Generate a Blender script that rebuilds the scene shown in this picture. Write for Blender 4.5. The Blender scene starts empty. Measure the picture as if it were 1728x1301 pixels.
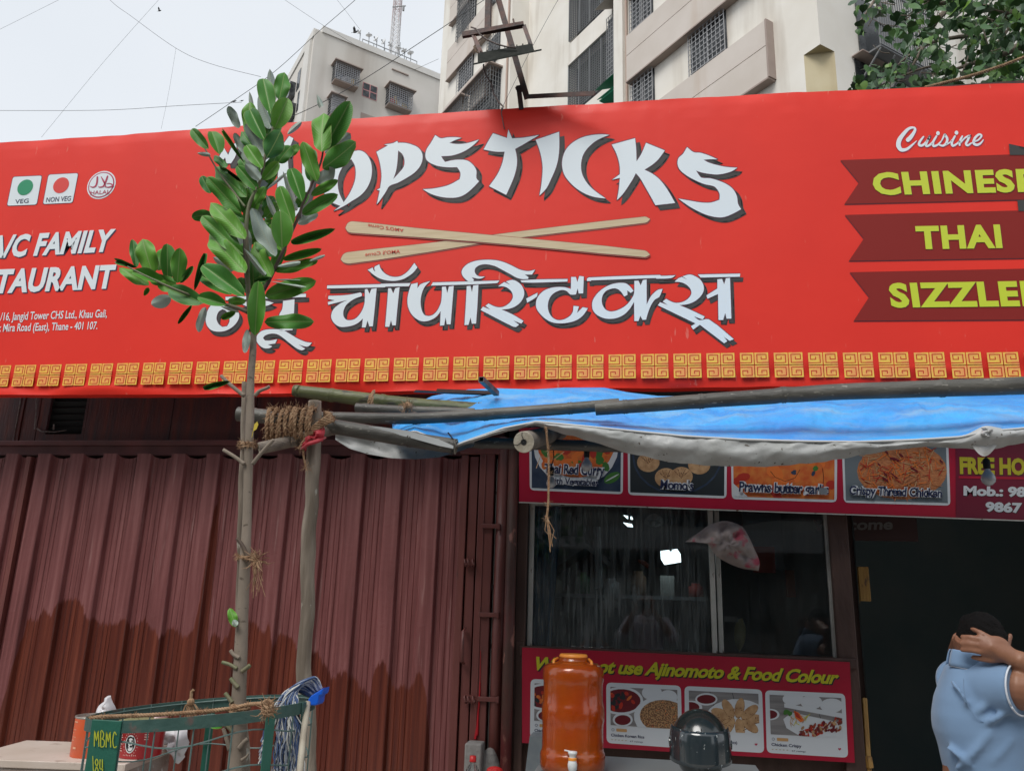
import bpy, bmesh, math, random
from mathutils import Vector, Matrix, noise, Quaternion
from mathutils.geometry import tessellate_polygon
R = math.radians
S = bpy.context.scene
# ------------------------------------------------------------------ camera
CZ = 1.55
FP, PITCH, YAW, ROLL = 1359.674, R(14.9451), R(9.4282), R(1.7167)
FW = Vector((-math.sin(YAW)*math.cos(PITCH), math.cos(YAW)*math.cos(PITCH), math.sin(PITCH)))
_r0 = Vector((math.cos(YAW), math.sin(YAW), 0)); _u0 = _r0.cross(FW)
RT = _r0*math.cos(ROLL)+_u0*math.sin(ROLL); UP = _u0*math.cos(ROLL)-_r0*math.sin(ROLL)
cd = bpy.data.cameras.new('camera'); cam = bpy.data.objects.new('camera', cd); S.collection.objects.link(cam)
cd.sensor_width = 36; cd.lens = 36*FP/1728; cd.clip_start = .05; cd.clip_end = 2000
m = Matrix((RT, UP, -FW)).transposed().to_4x4(); m.translation = Vector((0, 0, CZ)); cam.matrix_world = m
S.camera = cam
# ------------------------------------------------------------------ sky, sun, exposure
SUN_EL, SUN_AZ = R(52), R(205)      # azimuth from +Y clockwise: behind the camera, a little left
wd = bpy.data.worlds.new('World'); S.world = wd; wd.use_nodes = True
nt = wd.node_tree; nt.nodes.clear(); N = nt.nodes.new; Lk = nt.links.new
sky = N('ShaderNodeTexSky'); sky.sky_type = 'NISHITA'; sky.sun_disc = False; sky.sun_elevation = SUN_EL; sky.sun_rotation = SUN_AZ
sky.air_density = 1.2; sky.dust_density = 4; sky.ozone_density = 1
tc = N('ShaderNodeTexCoord'); ns = N('ShaderNodeTexNoise'); ns.inputs['Scale'].default_value = 1.6; ns.inputs['Detail'].default_value = 4
Lk(tc.outputs['Generated'], ns.inputs['Vector'])
cr = N('ShaderNodeValToRGB'); cr.color_ramp.elements[0].position = .3; cr.color_ramp.elements[0].color = (.77, .815, .87, 1)
cr.color_ramp.elements[1].position = .72; cr.color_ramp.elements[1].color = (.88, .915, .955, 1); Lk(ns.outputs['Fac'], cr.inputs[0])
ml = N('ShaderNodeMixRGB'); ml.blend_type = 'MULTIPLY'; ml.inputs[0].default_value = 1; ml.inputs[2].default_value = (6.9, 6.9, 6.9, 1); Lk(cr.outputs[0], ml.inputs[1])
mx = N('ShaderNodeMixRGB'); mx.inputs[0].default_value = .93; Lk(sky.outputs[0], mx.inputs[1]); Lk(ml.outputs[0], mx.inputs[2])
bg = N('ShaderNodeBackground'); bg.inputs['Strength'].default_value = .1; Lk(mx.outputs[0], bg.inputs[0])
wo = N('ShaderNodeOutputWorld'); Lk(bg.outputs[0], wo.inputs[0])
sd = bpy.data.lights.new('sun', 'SUN'); sd.energy = 1.5; sd.angle = R(30); sd.color = (1, .97, .92)
sun = bpy.data.objects.new('sun', sd); S.collection.objects.link(sun)
_sv = Vector((math.sin(SUN_AZ)*math.cos(SUN_EL), math.cos(SUN_AZ)*math.cos(SUN_EL), math.sin(SUN_EL)))
sun.rotation_euler = _sv.to_track_quat('Z', 'Y').to_euler()
S.view_settings.view_transform = 'Standard'; S.view_settings.look = 'None'; S.view_settings.gamma = 1
S.view_settings.use_curve_mapping = False; S.view_settings.exposure = 0.6
S.render.engine = 'CYCLES'
S.cycles.max_bounces = 8; S.cycles.diffuse_bounces = 3; S.cycles.glossy_bounces = 4; S.cycles.transmission_bounces = 8; S.cycles.transparent_max_bounces = 24
S.cycles.caustics_reflective = False; S.cycles.caustics_refractive = False
# ------------------------------------------------------------------ helpers
random.seed(7)
def ray(px, py): return FW*FP+RT*(px-864)-UP*(py-650.5)
def W(px, py, Y):                       # the point on the upright plane Y that a photo pixel shows
    d = ray(px, py)*(Y/ray(px, py).y); return Vector((d.x, d.y, d.z+CZ))
def WZ(px, py, z):
    d = ray(px, py); k = (z-CZ)/d.z; return Vector((d.x*k, d.y*k, z))
def WP(px, py, p0, n):
    d = ray(px, py); o = Vector((0, 0, CZ)); return o+d*((p0-o).dot(n)/d.dot(n))
ORG = {}
def tag(o, label=None, cat=None, group=None, kind=None):
    if label: o['label'] = label
    if cat: o['category'] = cat
    if group: o['group'] = group
    if kind: o['kind'] = kind
    return o
def thing(name, label, cat, loc, group=None):
    o = bpy.data.objects.new(name, None); S.collection.objects.link(o); o.location = loc; o.empty_display_size = .05
    ORG[o] = Vector(loc); return tag(o, label, cat, group)
def link(name, me, loc, parent=None, rot=None, scl=None):
    o = bpy.data.objects.new(name, me); S.collection.objects.link(o)
    loc = Vector(loc); ORG[o] = loc
    if parent: o.parent = parent; o.location = loc-ORG[parent]
    else: o.location = loc
    if rot is not None: o.rotation_euler = rot
    if scl is not None: o.scale = scl
    return o
def linkM(name, me, M, parent=None):
    o = bpy.data.objects.new(name, me); S.collection.objects.link(o); ORG[o] = M.translation.copy()
    if parent: o.parent = parent; M = Matrix.Translation(-ORG[parent]) @ M
    o.matrix_local = M; return o
class MB:
    def __init__(s): s.v = []; s.f = []; s.m = []; s.mi = 0
    def add(s, vs, fs):
        b = len(s.v); s.v += [Vector(v) for v in vs]; s.f += [tuple(b+i for i in f) for f in fs]; s.m += [s.mi]*len(fs); return s
    def box(s, a, b, rot=None, c=None):
        a = Vector(a); b = Vector(b)
        vs = [Vector((x, y, z)) for x in (a.x, b.x) for y in (a.y, b.y) for z in (a.z, b.z)]
        if rot: c = Vector(c) if c is not None else (a+b)/2; vs = [rot@(v-c)+c for v in vs]
        return s.add(vs, [(0, 1, 3, 2), (4, 6, 7, 5), (0, 4, 5, 1), (2, 3, 7, 6), (0, 2, 6, 4), (1, 5, 7, 3)])
    def beam(s, p, q, w, h, up=(0, 0, 1)):
        p = Vector(p); q = Vector(q); d = (q-p).normalized(); u = Vector(up)
        x = d.cross(u)
        if x.length < 1e-4: x = d.cross(Vector((0, 1, 0)))
        x.normalize(); u = x.cross(d)
        vs = [e+x*a*w/2+u*b*h/2 for e in (p, q) for a, b in ((-1, -1), (1, -1), (1, 1), (-1, 1))]
        return s.add(vs, [(0, 3, 2, 1), (4, 5, 6, 7), (0, 1, 5, 4), (1, 2, 6, 5), (2, 3, 7, 6), (3, 0, 4, 7)])
    def tube(s, pts, r, n=8, cap=True, flat=1.0):
        pts = [Vector(p) for p in pts]; k = len(pts)
        rs = r if isinstance(r, (list, tuple)) else [r]*k
        t0 = (pts[1]-pts[0]).normalized(); x = t0.orthogonal().normalized(); vs = []
        for i, p in enumerate(pts):
            t = (pts[min(i+1, k-1)]-pts[max(i-1, 0)]); t = t.normalized() if t.length > 1e-9 else t0
            x = x-t*x.dot(t); x = x.normalized() if x.length > 1e-6 else t.orthogonal().normalized(); y = t.cross(x)
            for j in range(n):
                a = 2*math.pi*j/n; vs.append(p+(x*math.cos(a)+y*math.sin(a)*flat)*rs[i])
        fs = [(i*n+j, i*n+(j+1) % n, (i+1)*n+(j+1) % n, (i+1)*n+j) for i in range(k-1) for j in range(n)]
        if cap: fs += [tuple(range(n-1, -1, -1)), tuple((k-1)*n+j for j in range(n))]
        return s.add(vs, fs)
    def lathe(s, prof, c, n=32, ax=None):
        c = Vector(c); vs = []; k = len(prof); q = Vector(ax).to_track_quat('Z', 'Y') if ax else None
        for r, z in prof:
            for j in range(n):
                a = 2*math.pi*j/n; v = Vector((r*math.cos(a), r*math.sin(a), z)); vs.append((q@v if q else v)+c)
        fs = [(i*n+j, i*n+(j+1) % n, (i+1)*n+(j+1) % n, (i+1)*n+j) for i in range(k-1) for j in range(n)]
        return s.add(vs, fs)
    def grid(s, fn, nu, nv, flip=False):
        vs = [fn(i/nu, j/nv) for i in range(nu+1) for j in range(nv+1)]
        g = lambda i, j: i*(nv+1)+j
        fs = [(g(i, j), g(i+1, j), g(i+1, j+1), g(i, j+1)) for i in range(nu) for j in range(nv)]
        if flip: fs = [f[::-1] for f in fs]
        return s.add(vs, fs)
    def quad(s, *v): return s.add(v, [tuple(range(len(v)))])
    def poly(s, loops):
        tr = tessellate_polygon(loops); flat = [p for l in loops for p in l]
        fs = []
        for a, b, c in tr:
            n = (Vector(flat[b])-Vector(flat[a])).cross(Vector(flat[c])-Vector(flat[a]))
            if n.length < 1e-12: continue
            fs.append((a, b, c) if n.y < 0 else (a, c, b))
        return s.add(flat, fs)
    def ball(s, c, r, n=12, m=8, sc=(1, 1, 1), q=None):
        c = Vector(c); vs = []
        for i in range(m+1):
            t = math.pi*i/m
            for j in range(n):
                a = 2*math.pi*j/n; v = Vector((math.sin(t)*math.cos(a)*sc[0], math.sin(t)*math.sin(a)*sc[1], math.cos(t)*sc[2]))*r
                vs.append((q@v if q else v)+c)
        return s.add(vs, [(i*n+j, (i+1)*n+j, (i+1)*n+(j+1) % n, i*n+(j+1) % n) for i in range(m) for j in range(n)])
    def mesh(s, name, mats, smooth=False, o=(0, 0, 0)):
        me = bpy.data.meshes.new(name); o = Vector(o); me.from_pydata([v-o for v in s.v], [], s.f)
        for mm in (mats if isinstance(mats, (list, tuple)) else [mats]): me.materials.append(mm)
        me.polygons.foreach_set('material_index', s.m)
        if smooth: me.polygons.foreach_set('use_smooth', [True]*len(s.f))
        me.update(); return me
    def obj(s, name, mats, parent=None, smooth=False, label=None, cat=None, group=None, kind=None):
        lo = Vector([min(v[i] for v in s.v) for i in range(3)]); hi = Vector([max(v[i] for v in s.v) for i in range(3)])
        o = (lo+hi)/2
        if not parent: o.z = lo.z
        return tag(link(name, s.mesh(name, mats, smooth, o), o, parent), label, cat, group, kind)
def bevel(o, w=.004, seg=2, ang=40):
    b = o.modifiers.new('bevel', 'BEVEL'); b.width = w; b.segments = seg; b.limit_method = 'ANGLE'; b.angle_limit = R(ang); return o
def lerp(a, b, t): return a+(b-a)*t
def interp(tab, x):
    if x <= tab[0][0]: return tab[0][1]
    for (x0, y0), (x1, y1) in zip(tab, tab[1:]):
        if x <= x1: return y0+(y1-y0)*(x-x0)/(x1-x0)
    return tab[-1][1]
def fbm(p, s=1.0, o=3): return noise.fractal(Vector(p)*s, 1.0, 2.0, o)
# ---- materials
def mat(name, col, rough=.6, metal=0, col2=None, scale=5, stretch=(1, 1, 1), lo=.35, hi=.65, bump=0, bscale=None, spec=.5,
        coat=0, emit=0, trans=0, alpha=1, stain=None, sheen=0, rvar=0, detail=5):
    m = bpy.data.materials.new(name); m.use_nodes = True; t = m.node_tree; b = t.nodes['Principled BSDF']; n = t.nodes.new; l = t.links.new
    col = tuple(col)+(1,)
    b.inputs['Base Color'].default_value = col; b.inputs['Roughness'].default_value = rough; b.inputs['Metallic'].default_value = metal
    b.inputs['Specular IOR Level'].default_value = spec; b.inputs['Coat Weight'].default_value = coat; b.inputs['Coat Roughness'].default_value = .15
    b.inputs['Transmission Weight'].default_value = trans; b.inputs['Alpha'].default_value = alpha; b.inputs['Sheen Weight'].default_value = sheen
    if emit: b.inputs['Emission Color'].default_value = col; b.inputs['Emission Strength'].default_value = emit
    tc = n('ShaderNodeTexCoord'); mp = n('ShaderNodeMapping'); mp.inputs['Scale'].default_value = stretch; l(tc.outputs['Object'], mp.inputs[0])
    out = None
    if col2:
        nz = n('ShaderNodeTexNoise'); nz.inputs['Scale'].default_value = scale; nz.inputs['Detail'].default_value = detail; l(mp.outputs[0], nz.inputs['Vector'])
        cr = n('ShaderNodeValToRGB'); cr.color_ramp.elements[0].position = lo; cr.color_ramp.elements[1].position = hi
        cr.color_ramp.elements[0].color = col; cr.color_ramp.elements[1].color = tuple(col2)+(1,); l(nz.outputs['Fac'], cr.inputs[0]); out = cr.outputs[0]
        if rvar:
            mr = n('ShaderNodeMapRange'); mr.inputs[3].default_value = max(0, rough-rvar); mr.inputs[4].default_value = min(1, rough+rvar); l(nz.outputs['Fac'], mr.inputs[0]); l(mr.outputs[0], b.inputs['Roughness'])
    if stain:
        sc, ss, slo, shi, scol = stain
        mp2 = n('ShaderNodeMapping'); mp2.inputs['Scale'].default_value = ss; l(tc.outputs['Object'], mp2.inputs[0])
        n2 = n('ShaderNodeTexNoise'); n2.inputs['Scale'].default_value = sc; n2.inputs['Detail'].default_value = 6; l(mp2.outputs[0], n2.inputs['Vector'])
        r2 = n('ShaderNodeMapRange'); r2.inputs[1].default_value = slo; r2.inputs[2].default_value = shi; l(n2.outputs['Fac'], r2.inputs[0])
        mx = n('ShaderNodeMixRGB'); l(r2.outputs[0], mx.inputs[0]); mx.inputs[2].default_value = tuple(scol)+(1,)
        if out: l(out, mx.inputs[1])
        else: mx.inputs[1].default_value = col
        out = mx.outputs[0]
    if out: l(out, b.inputs['Base Color'])
    if bump:
        n3 = n('ShaderNodeTexNoise'); n3.inputs['Scale'].default_value = bscale or scale*4; n3.inputs['Detail'].default_value = 5; l(mp.outputs[0], n3.inputs['Vector'])
        bp = n('ShaderNodeBump'); bp.inputs['Strength'].default_value = bump; bp.inputs['Distance'].default_value = .01; l(n3.outputs['Fac'], bp.inputs['Height']); l(bp.outputs[0], b.inputs['Normal'])
    return m
def nodes(m): t = m.node_tree; return t, t.nodes['Principled BSDF'], t.nodes.new, t.links.new
# ================================================================== THE SHOP SIGN
YS = 3.85
M_red = mat('vinyl_red', (.83, .036, .020), .5, col2=(.77, .031, .018), scale=1.5, coat=.10, spec=.25, bump=.10, bscale=14, stain=(38, (1, 1, .22), .69, .74, (.80, .14, .10)))
t, b, n, l = nodes(M_red); b.inputs['Coat Roughness'].default_value = .16
M_white = mat('print_white', (.76, .83, .87), .45, coat=.1)
M_purple = mat('print_purple_outline', (.10, .02, .06), .45, coat=.2)
M_grey = mat('print_grey_shadow', (.055, .053, .052), .5, spec=.3)
M_navy = mat('print_navy', (.02, .022, .07), .45)
M_yel = mat('print_lime_yellow', (.58, .66, .03), .45, coat=.2)
M_ribbon = mat('print_dark_red', (.25, .016, .012), .5, spec=.25)
M_ribbond = mat('print_ribbon_fold', (.13, .02, .03), .45)
M_gold = mat('print_gold', (.92, .56, .08), .45, coat=.2, col2=(.90, .36, .10), scale=22, lo=.4, hi=.6)
M_mred = mat('print_motif_red', (.60, .035, .012), .45)
M_wood = mat('print_chopstick', (.66, .53, .33), .45, col2=(.56, .43, .25), scale=14, stretch=(.3, 1, 6), coat=.2)
M_green = mat('print_green', (.015, .28, .13), .45)
M_dotred = mat('print_dot_red', (.72, .05, .04), .45)
M_mag = mat('print_magenta', (.45, .03, .09), .45)
M_steel = mat('dark_steel', (.035, .026, .026), .55, metal=.3, col2=(.09, .04, .03), scale=18, bump=.2)
sign = thing('shop_sign', 'long red shop sign lettered CHOPSTICKS in white above the shutter and stall', 'sign', (-.9, YS+.06, 2.55))
TOP = [(W(x, y, YS).x, W(x, y, YS).z) for x, y in ((-160, 249), (0, 240), (200, 227), (430, 210), (600, 199), (740, 190), (880, 181), (1040, 172), (1278, 158), (1500, 149), (1728, 139), (1860, 134))]
BOT = [(W(x, y, YS).x, W(x, y, YS).z) for x, y in ((-160, 667), (0, 666), (200, 665), (425, 664), (640, 660), (860, 656), (1100, 653), (1310, 651), (1728, 646), (1860, 644))]
XL, XR = -4.35, 2.25
def banner(u, v):
    x = lerp(XL, XR, u); zt = interp(TOP, x); zb = interp(BOT, x); z = lerp(zb, zt, v)
    d = .0004
    if v < .085: d += .016*(1-v/.085)*(.8+1.2*fbm((x*2.2, 3, z*16)))
    if v > .965: d += .006*(v-.965)/.035*(1+1.0*fbm((x*3, 9, z*9)))
    if v > .93 or v < .085: d += .0035*abs(noise.noise(Vector((x*7, 2, z*3))))
    for sx in (W(1113, 400, YS).x, W(880, 400, YS).x): d += .0015*math.exp(-((x-sx)/.012)**2)
    return Vector((x, YS+max(d, .0004), z+(.004*noise.noise(Vector((x*6, 1, 1))) if v in (0, 1) else 0)))
mb = MB(); mb.grid(banner, 260, 70)
for v0, dz in ((0, -.004), (1, .004)):
    mb.grid(lambda u, v: banner(u, v0)+Vector((0, v*.07, dz*math.sin(v*3.14))), 260, 2)
mb.obj('banner', M_red, sign, smooth=True)
mb = MB()
for z in (2.63+CZ-.035, 1.03+CZ+.03, 1.85+CZ): mb.beam((XL+.02, YS+.045, z), (XR-.02, YS+.045, z), .03, .03)
for i in range(8): x = lerp(XL+.04, XR-.04, i/7); mb.beam((x, YS+.045, 1.04+CZ), (x, YS+.045, 2.6+CZ), .03, .03, (0, 1, 0))
for i in range(5): x = lerp(XL+.4, XR-.3, i/4); mb.beam((x, YS+.06, 1.9+CZ), (x, 4.34, 1.9+CZ), .04, .04)
mb.obj('frame', M_steel, sign)

def smooth_loop(pts, sub=3, ang=48):
    k = len(pts); P = [Vector(p) for p in pts]; out = []
    cor = []
    for i in range(k):
        a = P[i]-P[i-1]; c = P[(i+1) % k]-P[i]
        cor.append(a.length < 1e-6 or c.length < 1e-6 or a.angle(c) > R(ang))
    for i in range(k):
        p0, p1 = P[i], P[(i+1) % k]; d = p1-p0
        t0 = d if cor[i] else (p1-P[i-1])*(d.length/max(1e-6, (P[i]-P[i-1]).length+d.length))
        t1 = d if cor[(i+1) % k] else (P[(i+2) % k]-p0)*(d.length/max(1e-6, (P[(i+2) % k]-p1).length+d.length))
        nn = 1 if cor[i] and cor[(i+1) % k] else sub
        for j in range(nn):
            s = j/nn; out.append(p0*(2*s**3-3*s*s+1)+t0*(s**3-2*s*s+s)+p1*(-2*s**3+3*s*s)+t1*(s**3-s*s))
    return out
def ribbon(mb, pts, w, Y, closed=False):         # strip of half-width w (one number or one per point), pts in photo px
    k = len(pts); L = []; Rr = []
    for i in range(k):
        a = pts[(i-1) % k] if closed or i else pts[i]; c = pts[(i+1) % k] if closed or i < k-1 else pts[i]
        d = Vector(c)-Vector(a); d = d.normalized() if d.length > 1e-9 else Vector((1, 0))
        nn = Vector((-d.y, d.x)); ww = w[i] if isinstance(w, (list, tuple)) else w
        p = Vector(pts[i]); L.append(W(*(p+nn*ww), Y)); Rr.append(W(*(p-nn*ww), Y))
    vs = L+Rr; fs = [(i, (i+1) % k, k+(i+1) % k, k+i) for i in range(k if closed else k-1)]
    mb.add(vs, fs)
def stroke(mb, pts, ws, Y, sub=5, cap=True):     # a brush line through pts (photo px), widths ws
    P = [Vector(p) for p in pts]; k = len(P); o = []; ow = []
    if not isinstance(ws, (list, tuple)): ws = [ws]*k
    for i in range(k-1):
        a = P[max(i-1, 0)]; c = P[min(i+2, k-1)]
        for j in range(sub):
            s = j/sub; o.append(.5*((2*P[i])+(P[i+1]-a)*s+(2*a-5*P[i]+4*P[i+1]-c)*s*s+(3*P[i]-a-3*P[i+1]+c)*s**3)); ow.append(lerp(ws[i], ws[i+1], s)/2)
    o.append(P[-1]); ow.append(ws[-1]/2)
    ribbon(mb, [tuple(q) for q in o], ow, Y)
    if cap:
        for q, w in ((o[0], ow[0]), (o[-1], ow[-1])): disc(mb, q.x, q.y, w, w, Y-.0002, 10)
def disc(mb, cx, cy, rx, ry, Y, n=20, rot=0):
    mb.add([W(cx+rx*math.cos(a)*math.cos(rot)-ry*math.sin(a)*math.sin(rot), cy+rx*math.cos(a)*math.sin(rot)+ry*math.sin(a)*math.cos(rot), Y) for a in [2*math.pi*i/n for i in range(n)]], [tuple(range(n))])
def wdisc(mb, c, r, n=32):
    mb.add([c+Vector((r*math.cos(2*math.pi*i/n), 0, r*math.sin(2*math.pi*i/n))) for i in range(n)], [tuple(range(n))])
def glyph(mb, pts, T, sh, holes=(), Y=YS, ow=1.3, smooth=True, hang=48):
    x0, y0, s = T; cv = lambda L: [Vector((x0+u/s, y0+v/s)) for u, v in L]
    loops = [cv(pts)]+[cv(h) for h in holes]
    if smooth: loops = [smooth_loop(q, 3, hang) for q in loops]
    P3 = lambda L, Yy, dx=0, dy=0: [W(p.x+dx, p.y+dy, Yy) for p in L]
    if sh:
        mb.mi = 2; mb.poly([P3(q, Y-.0010, *sh) for q in loops])
        for q in loops: ribbon(mb, [(p.x+sh[0], p.y+sh[1]) for p in q], ow, Y-.0010, True)
    mb.mi = 1
    for q in loops: ribbon(mb, [tuple(p) for p in q], ow, Y-.0022, True)
    mb.mi = 0; mb.poly([P3(q, Y-.0034) for q in loops])
CH = [
 ([(525,280),(600,300),(660,360),(700,450),(712,560),(695,680),(640,800),(550,900),(440,970),(330,1040),(190,1110),(280,1040),(180,1000),(100,960),(60,860),(90,700),(150,560),(250,420),(380,320)], (540,220,8.131), [[(430,400),(480,490),(490,620),(465,740),(400,880),(325,990),(270,880),(245,770),(250,640),(300,520),(370,440)]]),
 ([(775,300),(930,212),(880,198),(1000,180),(1060,150),(1070,175),(1180,178),(1301,215),(1361,254),(1401,319),(1406,399),(1376,489),(1301,579),(1180,660),(1060,725),(955,765),(900,850),(860,910),(780,1020),(820,830),(780,820),(825,795),(845,640),(835,520),(810,400)], (540,220,8.131), [[(1072,280),(1130,330),(1160,410),(1150,500),(1090,580),(1005,672),(1040,570),(1060,450)]]),
 ([(280,152),(355,195),(440,183),(560,180),(640,190),(560,215),(475,258),(560,272),(680,268),(780,245),(880,212),(800,290),(700,360),(600,405),(500,432),(362,440),(385,480),(415,518),(520,495),(620,487),(720,500),(800,560),(845,640),(845,740),(880,785),(800,870),(700,955),(600,1000),(480,1010),(350,995),(220,955),(110,893),(240,885),(400,855),(500,820),(615,755),(628,690),(615,640),(580,590),(480,592),(350,580),(250,550),(170,500),(145,440),(160,350),(215,265)], (700,210,8.131), []),
 ([(178,125),(370,190),(388,70),(440,195),(600,185),(815,150),(700,215),(600,275),(482,340),(500,420),(508,520),(495,620),(460,740),(360,970),(125,850),(200,750),(260,650),(310,520),(338,378),(220,378),(50,348),(110,240)], (810,210,8.131), []),
 ([(765,215),(930,160),(1085,105),(1088,300),(1075,460),(1040,600),(980,740),(910,880),(815,980),(835,880),(850,760),(860,600),(845,470),(815,350)], (810,210,8.131), []),
 ([(800,148),(700,185),(600,240),(500,330),(440,420),(412,530),(415,640),(450,740),(520,840),(620,930),(750,1020),(600,1000),(480,960),(360,890),(260,800),(180,690),(150,560),(165,440),(210,340),(300,250),(420,185),(560,150),(700,140)], (930,210,8.131), []),
 ([(100,200),(420,112),(435,260),(440,430),(510,320),(570,175),(828,280),(740,400),(650,480),(550,543),(660,600),(760,680),(860,810),(970,1000),(700,1030),(640,920),(560,780),(490,660),(430,590),(390,670),(320,780),(250,880),(172,960),(195,830),(212,655),(105,683),(212,605),(210,500),(190,400),(150,290)], (1020,220,8.131), []),
 ([(320,152),(410,222),(500,230),(600,260),(740,320),(640,318),(545,325),(620,365),(740,400),(860,425),(1010,435),(940,480),(850,510),(740,528),(620,518),(520,500),(445,475),(480,530),(520,572),(640,580),(760,615),(880,670),(960,740),(1005,830),(1020,930),(1062,1003),(960,1060),(840,1108),(740,1115),(600,1085),(480,1035),(360,970),(200,858),(380,890),(520,912),(650,912),(765,875),(768,800),(740,740),(690,690),(560,660),(440,610),(320,545),(220,460),(190,380),(205,300),(265,245)], (1120,230,8.131), []),
 ([(470,262),(485,258),(488,302),(510,296),(510,264),(527,258),(525,300),(515,338),(497,368),(502,322),(486,330),(480,362),(463,377),(468,320)], (0,0,1), []),
 ([(456,266),(432,283),(418,312),(424,346),(452,372),(440,342),(438,314),(444,290)], (0,0,1), []),
 ([(378,250),(385,262),(392,247),(399,240),(398,262),(390,276),(382,276),(380,266),(372,276),(366,272)], (0,0,1), []),
 ([(441,236),(447,240),(452,252),(458,240),(470,232),(478,244),(488,230),(495,234),(484,262),(474,252),(464,266),(452,262)], (0,0,1), []),
]
mb = MB()
for pts, T, h in CH: glyph(mb, pts, T, (8, 7.5), h)
mb.obj('lettering', [M_white, M_purple, M_grey], sign)
A_, C_, D_, E_ = (540,430,8.64), (800,430,8.64), (970,440,10.8), (1090,445,8.67); B_ = (680,430,8.64); F_ = (330,500,7.513)
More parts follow.
